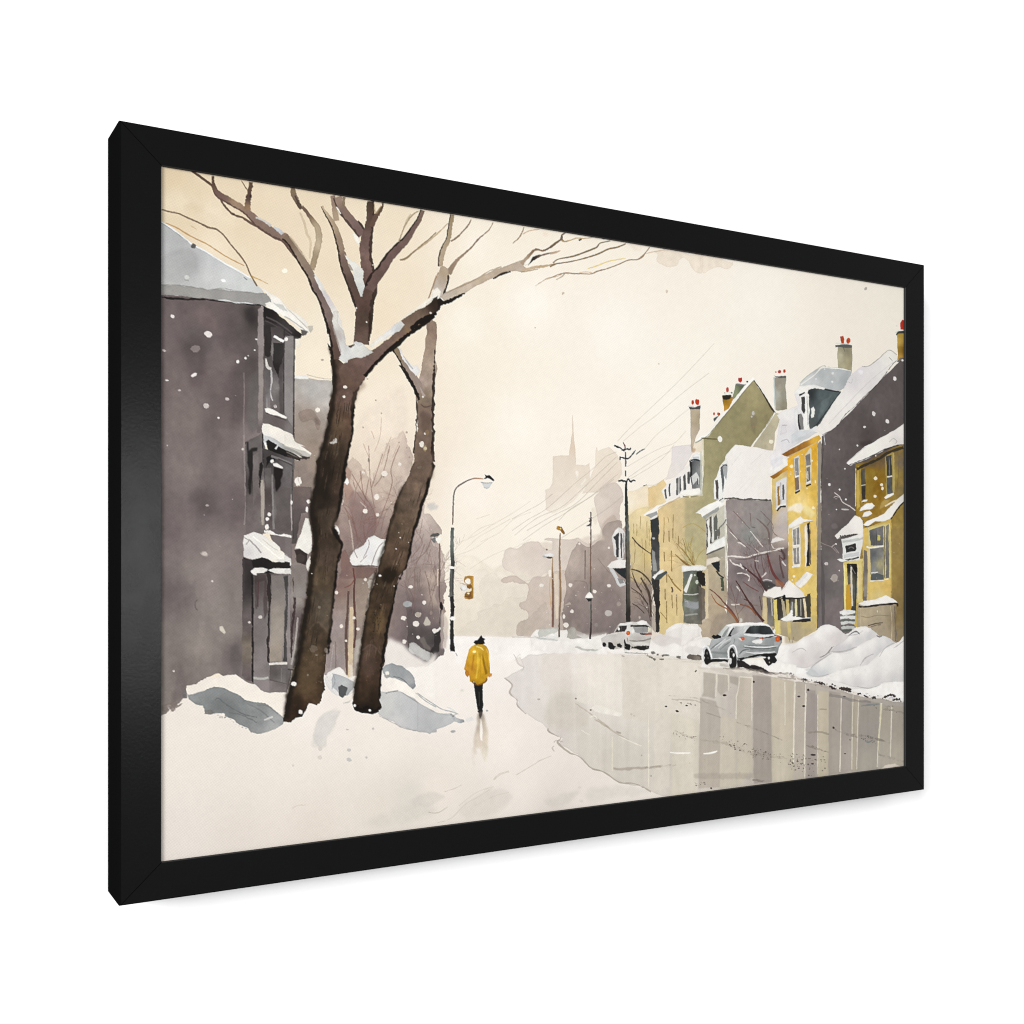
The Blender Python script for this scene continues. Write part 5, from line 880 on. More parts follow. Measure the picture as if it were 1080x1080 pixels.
# second storey bay
poly('G', "665,110 790,50 810,150 812,760 670,760 668,400", [(700, 140, 96, 88, 92), (740, 220, 116, 106, 108), (700, 400, 66, 58, 62), (740, 500, 96, 86, 86), (720, 650, 106, 96, 96), (780, 420, 128, 118, 116), (770, 650, 128, 120, 116)], 1, .5, .04, .08)
line('G', "790,50 792,260", (40, 36, 40), .9, w=1.2)
poly('G', "670,110 690,115 690,170 715,150 755,150 750,175 720,180 720,330 700,480 688,480 690,300", (34, 30, 34), .95, .5, 0, .1, soft=1); poly('G', "768,260 785,250 795,280 785,340 778,420 765,440 762,340", (30, 26, 30), .95, .5, 0, .1)
poly('G', "720,200 760,180 760,440 720,560", [(740, 250, 122, 112, 118), (740, 420, 108, 98, 100)], .9, .4, 0, .06)
poly('G', "790,150 900,190 1015,230 1012,400 1006,790 900,770 800,750 805,400", [(820, 230, 62, 56, 60), (850, 400, 84, 76, 82), (960, 300, 110, 104, 110), (960, 500, 120, 112, 118), (940, 700, 104, 92, 94), (830, 650, 84, 74, 78), (880, 600, 124, 116, 118)], 1, .4, .04, .07)
poly('G', "810,215 850,200 880,225 870,250 840,250 815,300", (24, 22, 26), 1, .5, 0, .1); poly('G', "870,290 930,300 915,400 900,470 885,460 872,360", (28, 22, 26), .95, .6, 0, .1, soft=1)
poly('G', "805,300 850,290 860,560 850,720 812,700", [(830, 350, 104, 96, 104), (830, 500, 78, 66, 74), (830, 620, 96, 82, 92)], .85, .4, 0, .1); line('G', "858,340,1.6 862,500,2 868,730,2.4", (140, 132, 136), .8); poly('G', "880,470 920,420 990,440 990,760 885,730", [(930, 550, 98, 88, 92), (940, 700, 96, 84, 84)], .8, .5, 0, .06, soft=1)
line('G', "850,210 900,225 1010,270", (128, 122, 128), .9, w=2.4); line('G', "900,230 960,255 1000,275", (58, 52, 56), .8, w=1.2)
line('G', "785,380,2.6 790,470,4 790,600,3.6 790,700,2", (170, 160, 150), .95); line('G', "995,480,1.2 995,560,2.4 1000,740,1.4", (176, 164, 160), .85); line('G', "1005,260,1 1000,480,1 1008,800,1.4", (66, 60, 62), .8)
dot('G', "858,245,13 837,625,14 823,657,13 820,715,15,1.5 995,540,8,2 838,560,1", (236, 228, 220)); poly('G', "862,265 890,260 935,290 930,297 870,282", (240, 236, 230), 1)
line('G', "800,745,2 840,750,2.6 900,775,2.4 950,772,2.6 995,785,2.6", (234, 228, 220), 1, rough=.5)
poly('G', "840,765 1000,790 1000,940 900,870 850,800", [(930, 830, 112, 100, 104), (980, 900, 118, 108, 112)], 1, .3, .04, .05)
# second canopy
poly('G', "655,930 655,870 650,820 655,770 730,752 780,765 880,830 915,862 918,890 960,905 990,940 992,1010 980,990 940,965 860,955 780,930 720,945", [(690, 880, 206, 202, 202), (740, 850, 226, 222, 218), (800, 850, 236, 231, 222), (900, 920, 240, 235, 225), (690, 780, 230, 226, 220)], 1, .5, .04, .02)
line('G', "690,800,1.4 740,850,1.6 780,900,1.6", (150, 144, 144), .8); line('G', "660,790 690,810 670,840", (140, 136, 134), .8, w=1); line('G', "790,800 860,860 900,880", (196, 190, 180), .7, w=1); line('G', "720,780 840,880 940,960", (250, 246, 238), .8, w=1.4)
poly('G', "650,932 720,945 790,930 850,955 940,970 990,990 995,1085 655,1085", (34, 28, 30), 1, .5, 0, .1)
poly('G', "705,1025 730,1005 790,1003 830,1015 800,1030 740,1040 745,1060 725,1055", (232, 228, 220), 1, .4); poly('G', "830,1020 870,1008 940,1008 990,1010 990,1045 940,1048 870,1040", (236, 232, 224), 1, .4); poly('G', "770,1040 900,1050 900,1085 760,1085", (92, 76, 76), .8)
# ground floor
poly('I', "518,0 570,0 580,80 580,700 540,690 515,660 515,330", [(530, 100, 62, 54, 60), (560, 100, 44, 38, 42), (545, 350, 100, 90, 90), (545, 500, 126, 114, 100), (560, 650, 96, 86, 86)], 1, .4, 0, .08)
line('I', "572,90,2 577,300,2.6 578,700,3", (30, 26, 28), .95, rough=.5); line('I', "524,0 522,200", (70, 62, 74), .6, w=2, soft=1)
poly('I', "580,80 680,80 800,85 800,620 770,760 640,755 580,705", [(620, 150, 88, 76, 78), (620, 400, 120, 110, 116), (620, 600, 132, 122, 126), (720, 200, 128, 120, 118), (720, 450, 150, 140, 134), (720, 660, 100, 90, 96), (780, 300, 110, 104, 106), (620, 700, 140, 130, 132)], 1, .3, .03, .06)
poly('I', "585,85 655,80 660,300 640,340 640,120 600,130 600,280 590,280", (72, 58, 62), .7, .5, 0, .1, soft=1); line('I', "608,120 604,270", (88, 54, 58), .8, w=1.6)
poly('I', "655,80 680,85 682,200 672,300 670,590 658,580 662,300", (48, 38, 40), .95, .5, 0, .1); poly('I', "682,90 750,90 755,250 745,580 672,585 680,300", [(720, 150, 124, 116, 112), (710, 400, 152, 142, 132), (710, 520, 156, 144, 132)], 1, .4, .03, .05)
poly('I', "755,100 778,90 775,250 768,420 770,580 748,580 752,400 762,250", (62, 60, 66), .9, .5, 0, .1); line('I', "785,90 782,300 778,590", (136, 128, 128), .8, w=2.4)
line('I', "668,596,2.4 720,592,2.6 772,592,2.6", (222, 216, 208), 1); poly('I', "672,602 770,602 768,715 672,690", [(700, 640, 90, 80, 88), (740, 620, 116, 108, 110), (740, 690, 120, 112, 112)], 1, .3, .04, .06); line('I', "580,675 630,680 665,672", (176, 176, 168), .9, w=2.4); line('I', "740,620 738,700", (130, 122, 122), .7, w=1); line('I', "672,685 770,710", (84, 74, 78), .8, w=1)
poly('I', "580,690 668,690 668,750 620,745", (140, 130, 130), .9, .3, .03)
poly('I', "562,65 580,55 650,50 662,62 640,75 600,78 598,90 578,85", (234, 230, 224), 1, .4); poly('I', "665,65 700,55 790,52 792,80 760,85 700,72", (238, 234, 228), 1, .4); poly('I', "700,0 790,0 792,10 740,15", (226, 222, 216), 1)
dot('I', "618,328,12,.8 345,124,7 556,358,8 125,636,6", (206, 196, 190)); poly('I', "388,385 405,380 420,415 412,425 390,405", (212, 204, 190), 1)
poly('I', "790,30 830,0 850,0 862,300 830,560 800,630 775,620 790,400", [(820, 100, 128, 118, 112), (840, 200, 150, 142, 136), (815, 350, 92, 80, 80), (810, 550, 138, 130, 126)], .95, .5, .03, .08)
line('I', "805,100,1.6 815,250,2.6 800,400,2.4 795,560,1.6", (62, 46, 48), .9, rough=.5); line('I', "775,625 805,630", (70, 62, 64), .9, w=1.4); line('I', "832,330 815,500 795,600", (186, 178, 172), .7, w=1.8)
# left edge roof
poly('A', "65,430 150,480 250,560 300,590 380,640 480,700 600,775 700,830 760,890 800,940 850,980 860,1010 800,1020 600,1010 350,970 65,950",
     [(120, 560, 182, 183, 182), (200, 700, 176, 176, 176), (150, 800, 190, 190, 188), (280, 720, 170, 170, 170), (400, 700, 196, 198, 198), (400, 800, 204, 204, 202), (550, 800, 206, 207, 206), (680, 870, 204, 206, 204), (100, 860, 188, 188, 186)], 1, .3, .03, .02)
poly('A', "160,640 260,620 320,680 310,780 220,860 100,840 70,700", (170, 170, 169), .5, 1, .04, .02, soft=3, sm=True)
line('A', "70,432,1 160,490,1.4 280,585,1.8 380,640,1.6 480,705,2 600,770,1.6 700,830,1.2", (238, 240, 240), 1); line('A', "68,440 140,485 260,575", (110, 124, 140), .6, w=.6); line('A', "320,620 420,672 560,765", (170, 184, 196), .6, w=.7)
dot('A', "298,604,19,.85", (90, 88, 90)); dot('A', "250,826,17,.9", (206, 206, 202)); dot('A', "510,850,19,.55,15", (244, 242, 238)); line('A', "235,845 265,850", (140, 138, 136), .6, w=.9); line('A', "655,825 680,845", (100, 110, 116), .7, w=1)
poly('A', "65,878 130,888 175,880 260,890 340,905 400,915 440,905 520,912 620,925 700,932 780,938 820,945 850,985 860,1020 830,1035 780,1020 700,1010 610,998 540,990 480,985 380,975 340,980 280,965 180,955 65,945",
     [(100, 915, 158, 155, 151), (300, 935, 160, 157, 153), (500, 960, 150, 147, 144), (700, 975, 152, 149, 146), (820, 990, 150, 148, 145)], 1, .5, .05, .04)
line('A', "65,880 170,880 260,892 400,915 500,905 600,922 700,935", (128, 124, 120), .6, w=.7, rough=.3)
poly('A', "750,890 800,910 850,945 900,970 960,1030 1010,1075 1090,1130 1120,1170 1090,1180 1000,1130 900,1080 850,1050 810,1030 850,1010 845,960", (238, 234, 226), 1, .4, .03)
poly('E', "800,70 840,55 920,95 1000,140 1080,215 1125,255 1100,285 1075,270 1000,200 920,150 850,105", (240, 236, 228), 1, .4, .04); poly('E', "860,60 930,80 970,130 910,110", (196, 196, 192), .8, .5, 0); line('E', "960,100 1040,175 1110,245", (176, 168, 158), .6, w=.8)
poly('E', "1060,255 1110,262 1100,290 1075,300", (60, 54, 54), .8)
line('F', "0,25 60,60 170,140", (150, 146, 142), .6, w=1.2); poly('F', "165,95 205,90 205,115 185,140", (196, 190, 180), .9)
dot('E', "148,160,16,.75,20 403,287,28,.75,30 300,577,24,.5,-25 88,403,13,.6,25 537,748,15,.7 388,797,20,.85 475,882,8 108,615,12,.5 198,686,9,.6", (224, 216, 212)); dot('E', "313,390,34,.75", (136, 124, 122), .9); dot('E', "387,797,20,.8 537,748,14,.7 198,686,13,.6 88,403,12,.6", (176, 164, 160), .6)
dot('G', "376,906,26,.7,10 395,560,13,.6", (168, 156, 150)); dot('G', "376,904,18,.7,10", (196, 186, 178)); dot('G', "648,160,9", (200, 192, 186))
# wedge of snow between house and trunk
poly('H', "70,735 80,700 120,620 150,515 175,520 190,620 195,740 170,770 150,760 110,735", (234, 230, 222), 1, .4, .04); poly('H', "70,745 110,735 160,765 160,830 150,850 90,830", (48, 40, 38), .95, .6, 0, .1); dot('H', "110,805,30,1.2", (72, 62, 58), .6); poly('H', "160,830 180,785 198,820 190,880 170,900 155,870", (226, 220, 212), 1)
poly('H', "70,850 150,850 170,900 150,1080 60,1080", [(110, 900, 128, 118, 114), (100, 1050, 140, 132, 128)], .95, .4, .02, .05)
poly('H', "0,640 50,650 55,800 0,800", (122, 110, 114), .8); line('H', "0,640 50,650", (230, 226, 220), 1, w=2); poly('H', "0,775 45,800 45,825 0,820", (226, 222, 216), 1); poly('H', "0,880 50,880 48,915 0,905", (226, 222, 216), 1); poly('H', "0,825 40,830 30,870 0,870", (36, 32, 34), 1)
poly('F', "0,840 30,850 60,870 68,915 180,990 190,1010 170,1030 100,990 0,940", (236, 230, 220), 1, .4, .04); line('F', "0,960 80,990 160,1040", (34, 30, 30), .9, w=2.4); poly('H', "0,0 190,50 180,80 100,70 0,30", (186, 182, 176), .8); line('H', "20,70 100,90 180,85", (60, 50, 46), .9, w=2); line('H', "100,0 190,60", (236, 232, 222), .9, w=2)
poly('H', "165,100 225,110 225,190 165,190", (150, 134, 124), .7, .6, 0, soft=2)
# ---- far car
poly('f', "140,330 200,290 270,265 300,215 330,185 400,160 430,150 520,160 560,145 610,160 640,190 665,220 668,270 655,330 640,400 640,440 560,455 470,440 380,450 350,430 290,440 200,420 165,415 145,380",
     [(200, 320, 208, 203, 198), (300, 320, 206, 200, 194), (280, 370, 184, 178, 170), (450, 310, 198, 194, 188), (560, 320, 200, 195, 188), (600, 370, 196, 192, 186), (520, 360, 182, 176, 168), (420, 240, 236, 232, 226)], 1, .3, .05, .03)
poly('f', "278,262 300,225 325,198 405,190 398,225 380,252 330,258", (52, 46, 46), 1, .3, 0, .1); dot('f', "320,228,11,1.6", (226, 222, 218)); line('f', "350,195 345,255", (90, 84, 84), .8, w=.8)
poly('f', "440,190 600,185 645,210 650,230 610,265 540,270 490,265 470,220", [(500, 240, 156, 154, 160), (580, 240, 152, 150, 156), (620, 210, 150, 148, 154)], 1, .3, 0, .05); line('f', "442,198,1.8 520,198,2 600,198,1.8 640,215,1", (36, 34, 38), 1)
dot('f', "418,272,22,1", (196, 72, 30), irr=.1); dot('f', "418,270,10", (222, 104, 44), .7); poly('f', "448,232 480,235 488,265 460,280 440,260", (240, 238, 232), 1); poly('f', "625,210 650,225 658,245 620,268", (232, 224, 200), 1)
line('f', "540,275,1 560,282,1.8 600,282,1.8 620,285,1", (46, 40, 40), .9); line('f', "590,288,1.2 630,280,2.4 662,278,2", (150, 82, 56), .95); line('f', "430,350,1 520,355,1.6 600,345,1.4 655,325,1.6", (130, 124, 118), .8); line('f', "405,320 415,360", (120, 114, 110), .7, w=1)
poly('f', "440,370 560,362 640,370 640,405 480,400", (222, 218, 212), .9)
poly('f', "148,385 160,365 185,370 195,395 180,415 155,412", (30, 28, 30), 1, .4); poly('f', "200,370 240,375 260,400 300,410 285,440 250,440 205,415", (32, 30, 32), 1, .8); poly('f', "305,380 330,370 350,400 345,425 310,410", (36, 34, 36), 1, .5)
poly('f', "375,350 385,330 395,375 430,385 445,400 440,445 375,450", (28, 26, 28), 1, .4); poly('f', "440,405 520,400 600,402 640,400 635,430 580,450 540,440 500,430 450,430", (34, 32, 34), 1, .8); dot('f', "285,350,9,2 295,395,6", (196, 188, 180), .8); dot('f', "610,415,8,.8 470,425,6", (120, 116, 112), .8)
poly('f', "250,275 300,265 310,275 180,300", (230, 226, 220), .7, .4, 0); poly('f', "290,205 330,172 400,160 430,150 470,165 440,185 330,188", (243, 240, 235), 1, .4); poly('f', "500,165 560,140 610,155 620,185 520,185", (243, 240, 235), 1, .4); dot('f', "535,110,11,1.4", (196, 186, 178), .8)
poly('f', "100,430 200,430 290,450 350,440 380,460 500,450 560,470 640,440 700,460 640,480 400,490 200,470", (243, 239, 233), .8, 1, .02); line('f', "380,470 450,478 560,482 620,485", (150, 148, 144), .7, w=1, rough=.4); line('f', "350,505 380,515", (160, 150, 138), .7, w=1.4)
line('f', "345,500,.6 352,600,.6 350,780,.6", (214, 206, 192), .5)
# ---- near car
poly('e', "110,430 130,405 180,400 200,340 260,300 300,240 350,190 430,172 560,165 720,168 790,185 830,230 860,290 925,310 930,370 900,420 885,480 850,510 700,520 560,540 470,590 440,640 390,640 380,560 330,545 200,545 150,600 120,590 108,520",
     [(220, 380, 182, 186, 185), (300, 380, 174, 178, 178), (330, 470, 139, 146, 146), (240, 500, 146, 152, 151), (400, 330, 176, 180, 179), (520, 330, 159, 167, 167), (650, 360, 154, 161, 161), (800, 370, 141, 148, 149), (600, 440, 139, 145, 146), (700, 470, 165, 169, 169), (860, 430, 130, 137, 137), (500, 180, 242, 240, 236), (750, 200, 240, 238, 234), (380, 250, 214, 216, 214), (120, 480, 220, 220, 220)], 1, .25, .04, .05)
poly('e', "300,250 350,195 400,178 380,230 340,310 300,320 270,320", (206, 208, 202), 1, .25, .04); poly('e', "305,310 330,260 385,205 375,240 345,300 330,315", (139, 143, 142), .9, .25, 0)
poly('e', "360,305 400,250 430,215 435,230 410,290 400,308", (34, 34, 38), 1, .3); poly('e', "395,290 420,240 450,205 540,200 525,235 480,265 410,298", [(430, 250, 156, 158, 157), (500, 220, 208, 208, 206)], 1, .25, .04)
line('e', "365,300,1 395,235,1.6 425,190,1", (236, 234, 230), 1); poly('e', "350,190 430,170 560,162 720,166 800,192 780,196 640,188 560,192 520,200 430,200 380,205", (246, 244, 240), 1, .3)
poly('e', "540,272 560,240 600,205 640,195 760,198 800,212 835,262 845,278 760,285 640,280", [(580, 250, 36, 38, 42), (640, 215, 72, 79, 81), (700, 250, 30, 32, 36), (800, 240, 52, 60, 70), (650, 260, 60, 66, 74), (750, 260, 44, 50, 56)], 1, .25, 0, .12)
poly('e', "520,268 560,225 590,200 560,250 545,272", (232, 232, 230), .9); poly('e', "530,280 640,285 760,292 850,288 900,295 860,310 740,315 640,312 540,300", (226, 228, 228), .95, .25, 0); line('e', "730,325,.8 800,312,1 870,298,.8", (40, 42, 46), .9); dot('e', "850,252,13,1.5,20", (238, 236, 232)); line('e', "850,290 930,310", (111, 115, 115), .8, w=1)
poly('e', "490,320 510,308 540,310 545,335 520,350 500,345", (206, 74, 40), 1, .3); dot('e', "522,325,9", (226, 112, 70), .7); poly('e', "475,322 500,325 520,350 505,352 480,335", (238, 236, 232), .9)
poly('e', "858,315 880,298 915,305 918,335 890,358 865,350", (206, 70, 36), 1, .3); poly('e', "905,305 930,315 932,345 912,345", (70, 52, 54), .9); dot('e', "885,335,9", (228, 104, 62), .7)
poly('e', "690,320 730,312 735,330 715,340", (190, 76, 48), .95); poly('e', "620,360 650,345 720,330 728,360 715,382 660,388 625,375", (240, 238, 234), 1, .3); line('e', "655,325 690,318", (66, 62, 64), .9, w=1); line('e', "728,325 760,322 820,318", (70, 74, 80), .6, w=1)
line('e', "530,415,1 620,430,1.2 740,435,1.4 870,420,1", (96, 102, 103), .85); line('e', "540,405,1 640,415,1.2 760,420,1.2 890,402,.8", (226, 228, 230), .9); line('e', "560,395 600,400 800,402", (111, 119, 119), .6, w=1); poly('e', "480,510 520,460 580,440 600,450 560,480 500,520", (182, 186, 186), .9); line('e', "490,490,1 530,450,1.4 590,445,1", (89, 96, 97), .8); line('e', "560,470,.8 700,480,1.6 860,465,1", (220, 220, 222), .9)
poly('e', "850,360 920,365 890,420 860,415", (182, 184, 183), .6, .3, 0, soft=1); line('e', "600,440,.8 740,455,1 860,440,1", (119, 124, 126), .7)
line('e', "190,440,.8 240,400,1.4 330,345,1", (102, 109, 109), .75); line('e', "230,420,.8 300,370,1.6 350,330,1", (226, 228, 228), .85); line('e', "270,430,.8 330,370,1.8 400,330,1.4", (222, 222, 220), .8); line('e', "290,440,.8 360,385,1 400,360,.8", (107, 113, 114), .6); line('e', "200,470 320,480 380,470", (119, 126, 126), .6, w=2.4, soft=1); line('e', "440,330 430,380 400,400", (130, 135, 135), .6, w=1); line('e', "200,540,.8 280,535,1.2 380,535,1", (232, 232, 230), .9)
poly('e', "195,310 215,292 245,300 260,290 300,305 300,322 260,330 225,332", (22, 22, 24), 1, .4)
poly('e', "118,500 130,445 155,430 175,460 195,520 205,570 180,590 160,605 135,600 118,560 130,530", (28, 26, 28), 1, .4, 0, .1); dot('e', "155,480,9,1.6", (102, 102, 103), .9); dot('e', "165,530,7,1.4", (70, 70, 72)); line('e', "110,430,1.6 135,408,1.8 165,420,1.4 190,480,1.4 205,535,1.4", (242, 242, 240), 1); line('e', "108,440,1 104,500,1.6 112,560,1.4", (238, 236, 232), .95)
poly('e', "385,470 395,435 420,420 440,440 455,500 462,560 460,610 445,635 400,638 385,600", (34, 32, 34), 1, .35, 0, .1); dot('e', "395,560,15,2.3 430,500,10,2", (224, 222, 218)); dot('e', "412,465,6,1.4", (120, 120, 120)); line('e', "378,540,1.4 375,460,1.8 395,412,1.8 430,400,1.8 455,440,1.6 468,520,1.2", (242, 242, 240), 1); line('e', "340,550,1.4 360,590,1.8 380,610,1", (210, 206, 204), .9)
poly('e', "195,545 330,540 375,560 370,580 330,560 220,575 190,580", (30, 28, 30), 1, .5); poly('e', "460,540 560,520 640,500 760,485 860,485 870,500 840,520 700,515 600,530 520,545", (26, 24, 26), 1, .5)
poly('e', "745,540 790,520 850,505 882,550 870,575 830,580 795,610 775,590 770,570", (30, 28, 28), 1, .6, 0, .1); dot('e', "795,530,11,1.3", (224, 222, 218)); dot('e', "800,575,7,1.3", (150, 144, 120)); poly('e', "450,560 520,550 560,590 640,600 740,630 830,680 850,690 740,680 640,660 540,625 460,630", (26, 22, 22), .95, .9, 0, .12)
poly('e', "515,560 560,545 640,540 740,545 770,580 765,610 735,625 690,620 650,590 600,595 560,570", (240, 236, 228), 1, .9, .03); poly('e', "745,640 790,610 850,590 880,570 930,590 1000,600 1080,610 1080,690 960,690 860,680 800,665", (244, 240, 234), 1, .8, .02)
poly('e', "170,610 220,590 270,585 290,610 370,620 390,640 300,640 200,630", (238, 234, 226), .9, .8); line('e', "290,600,2 340,610,2.4 370,620,1", (190, 186, 176), .8); poly('e', "90,600 120,560 150,605 200,615 180,640 80,630", (240, 236, 230), .9, .8); line('e', "320,640,1.4 440,640,2 560,650,2.4 700,670,3.4 840,690,2.4 1000,690,1.6", (150, 140, 128), .6, rough=.8)
poly('e', "400,650 560,655 640,665 600,680 440,675", (228, 218, 206), .8, .8, 0); poly('e', "660,640 740,640 840,690 760,690", (60, 50, 50), .5, 1, 0, soft=2); dot('e', "915,682,14,.4 1020,688,14,.5", (120, 100, 90)); poly('e', "60,620 180,640 300,645 420,650 380,660 200,650 60,640", (206, 196, 184), .6, .6, 0, soft=1)
dot('e', "505,140,16,1.4", (200, 198, 186), .9)
# ---- poles and lamps down the street
line('P', "922,360,1.4 925,420,1.5 925,480,1.4", (92, 78, 66), .95); line('P', "925,510,1.4 925,560,1.2", (60, 54, 46), .95)
line('o', "660.2,507,1.8 660.6,530,3.2 661.5,560,3.8 662,590,4.4 662.3,620,4.4 662.6,656,5", [(660, 510, 40, 42, 38), (661, 530, 44, 50, 48), (662, 560, 96, 104, 100), (662, 580, 104, 98, 84), (662, 620, 72, 66, 60), (663, 650, 44, 40, 38)], 1, rough=.3, tex=.12)
line('o', "664,560 664.4,600 664.8,640", (120, 112, 100), .5, w=.9); line('o', "660.2,540 660.4,600 660.8,650", (36, 34, 34), .7, w=1)
br = (44, 42, 36)
line('P', "832,305,1.4 860,320,1.8 880,325,1.2 905,345,1.8 930,335,1.6 955,340,1.4 968,325,1.2", br, 1, rough=.4); line('P', "903,280,.8 918,310,1.4 920,330,1", (110, 70, 56), .95); line('P', "880,400,1.2 880,425,1.4", br, 1); line('P', "875,400,1 920,412,1.6 950,410,1.6 980,380,1.4 1005,345,1", br, 1, rough=.3)
line('P', "865,600,1.4 890,592,1.8 930,600,1.8 945,580,1.4 965,602,1.6 985,590,1.4 1005,592,1.4", br, 1, rough=.4); line('P', "1010,380,.8 1045,352,1.3 1080,335,1", (70, 64, 54), .9); dot('P', "1075,635,6,.7 960,340,6", br)
line('P', "640,850,.9 642,900,1 640,960,1 642,1080,1.1", (110, 92, 76), .95); line('P', "636,850,1.2 645,856,1.2", br); line('P', "645,890,.8 630,930,1.4", br); line('P', "605,965,1 640,950,1.6", br)
line('Q', "562,0,1 562,150,1 560,300,1.3 560,500,1.5 562,650,1.4 562,820,1.7 555,905,2", [(560, 100, 112, 94, 80), (560, 400, 122, 96, 76), (562, 650, 74, 86, 76), (560, 880, 56, 46, 44)], 1, rough=.2); line('Q', "522,272,1.2 520,400,1.3 520,480,1", (112, 98, 88), .85); line('Q', "535,560 525,500 440,490", (120, 106, 98), .6, w=.8); line('Q', "610,330,.8 650,380,.9 700,440,.8", (130, 112, 100), .5)
poly('Q', "518,612 530,590 552,568 568,585 578,612 550,620", (242, 238, 232), 1, .25); poly('Q', "525,614 575,614 565,635 545,640", (46, 44, 44), 1, .25); line('Q', "565,50,1 560,80,1.4 545,100,1", br); line('Q', "540,95 560,85", br, 1, w=1); line('Q', "545,45 570,40", br, .8, w=.8)
line('Q', "343,150,1.2 338,300,1.8 342,450,2 345,600,2.2 338,750,1.6 336,890,1.6", [(340, 200, 142, 116, 84), (342, 450, 150, 122, 92), (340, 700, 136, 112, 88), (336, 860, 88, 72, 60)], 1); dot('Q', "335,115,20,.75,15", (178, 124, 34)); poly('Q', "330,108 352,105 380,150 370,158 345,135", (132, 88, 30), .95); dot('Q', "345,118,7", (222, 186, 110))
line('Q', "290,320,1.2 288,450,2 292,600,2.4 290,820,2.4", [(290, 350, 176, 150, 120), (290, 500, 128, 100, 78), (290, 750, 120, 92, 74)], 1); line('Q', "272,470 268,560 280,700", (196, 160, 110), .6, w=1); line('Q', "312,440,3 318,600,3.4 320,760,2.4", (226, 210, 188), .8); dot('Q', "270,435,11,2.4", (240, 232, 220))
line('Q', "218,315,1.4 250,322,1.8 275,325,1.8", (176, 178, 180), 1); poly('Q', "220,305 250,298 275,292 300,300 295,315 240,318", (236, 234, 232), 1); line('Q', "245,322,1.2 270,326,2 285,322,1", (74, 76, 80), 1); dot('Q', "248,268,6", (90, 84, 80))
# ---- near street lamp
line('M', "660,208,1 620,205,1.3 580,205,1.3 520,225,1.4 460,260,1.5 425,290,1.4 408,330,1.4 400,400,1.5 397,500,1.6 393,610,1.4", [(620, 205, 176, 130, 96), (500, 230, 96, 78, 68), (400, 350, 110, 100, 92), (395, 560, 134, 118, 106)], 1, rough=.12)
poly('M', "660,210 680,190 670,165 690,178 715,175 740,200 760,222 750,232 720,210 700,200 680,208", (32, 26, 24), 1, .25); poly('M', "640,235 700,240 745,238 720,280 690,292 665,280", (206, 208, 214), .9, .3, .06); line('M', "640,238 680,245 740,240", (140, 144, 154), .8, w=.7); line('M', "665,280 690,292 715,282", (170, 174, 182), .8, w=.8)
line('M', "393,635,3.6 388,740,3.6 388,850,4 395,940,4.2 392,975,4", [(395, 660, 82, 92, 84), (390, 760, 104, 110, 104), (390, 860, 84, 88, 82), (395, 950, 60, 62, 58)], 1, rough=.3, tex=.12); line('M', "388,1000,4.4 388,1080,4.4", (66, 68, 66), 1, rough=.4); dot('M', "385,985,24,.5,20 392,622,14,.5", (240, 236, 228))
line('N', "390,0,4.2 385,120,4.4 385,240,4.4", (92, 92, 88), 1, rough=.35, tex=.15); line('N', "398,0 396,230", (52, 54, 54), .8, w=1.4); line('N', "385,240,4 392,330,4 388,420,3.8 388,520,3.8 388,640,4.2 395,720,5", (36, 34, 36), 1, rough=.4, tex=.15); dot('N', "360,240,6 408,335,8", (36, 34, 36)); dot('N', "393,435,23,.8,10", (243, 240, 234)); line('N', "420,735 435,765", (150, 144, 144), .7, w=.9)
poly('N', "368,690 400,680 418,728 385,722", (26, 24, 26), 1)
# second lamp at the left
line('M', "278,770,1.2 280,900,1.8 278,1080,2", (118, 100, 96), .95); line('N', "278,0,2 275,150,1.6 280,290,1.6", (104, 86, 80), .95); line('N', "265,0,1.6 262,150,1.6", (214, 196, 176), .8)
poly('M', "192,712 215,690 265,686 285,700 270,715 235,718", (84, 84, 82), 1, .3); poly('M', "205,735 240,715 250,740 240,770 222,760", (104, 106, 106), .9, .4); dot('M', "268,738,25,.7 270,760,14", (240, 236, 228))
line('N', "290,290,2 295,330,3.4 300,360,2", (26, 24, 26), 1); line('N', "292,360,1.6 288,450,2.2 285,560,2", (62, 56, 58), .95); poly('N', "295,360 350,430 350,600 335,690 290,700 285,500", [(310, 450, 190, 176, 166), (320, 620, 184, 170, 162)], .7, .5, 0, soft=2); poly('N', "232,560 285,540 290,640 275,725 215,745 190,730 230,680", (48, 42, 48), .9, .6, 0, .08)
poly('N', "218,555 235,535 265,520 282,505 290,525 265,548 235,565", (243, 240, 234), 1, .35)
poly('N', "5,700 10,660 40,645 110,680 160,720 190,735 215,735 230,760 190,812 140,795 90,760 40,745", [(60, 690, 196, 194, 190), (120, 740, 206, 204, 200), (200, 760, 128, 124, 118)], .95, .6, .06, .04); poly('N', "100,620 140,600 190,680 200,720 150,700", (120, 112, 104), .7, .6, 0, soft=1); poly('N', "0,660 15,650 12,720 0,725", (70, 64, 66), .9)
dot('N', "73,482,27,.85,10 92,600,15 145,297,11 92,400,26,.8 20,160,14,.6", (226, 220, 212)); dot('N', "92,400,26,.85", (176, 164, 154)); poly('N', "140,470 160,422 175,430 200,480 180,498 150,495", (186, 178, 168), .95, .4); poly('N', "0,290 30,285 40,310 10,330 0,325", (174, 180, 178), .9); dot('N', "205,385,12,1.6", (150, 134, 126), .7)
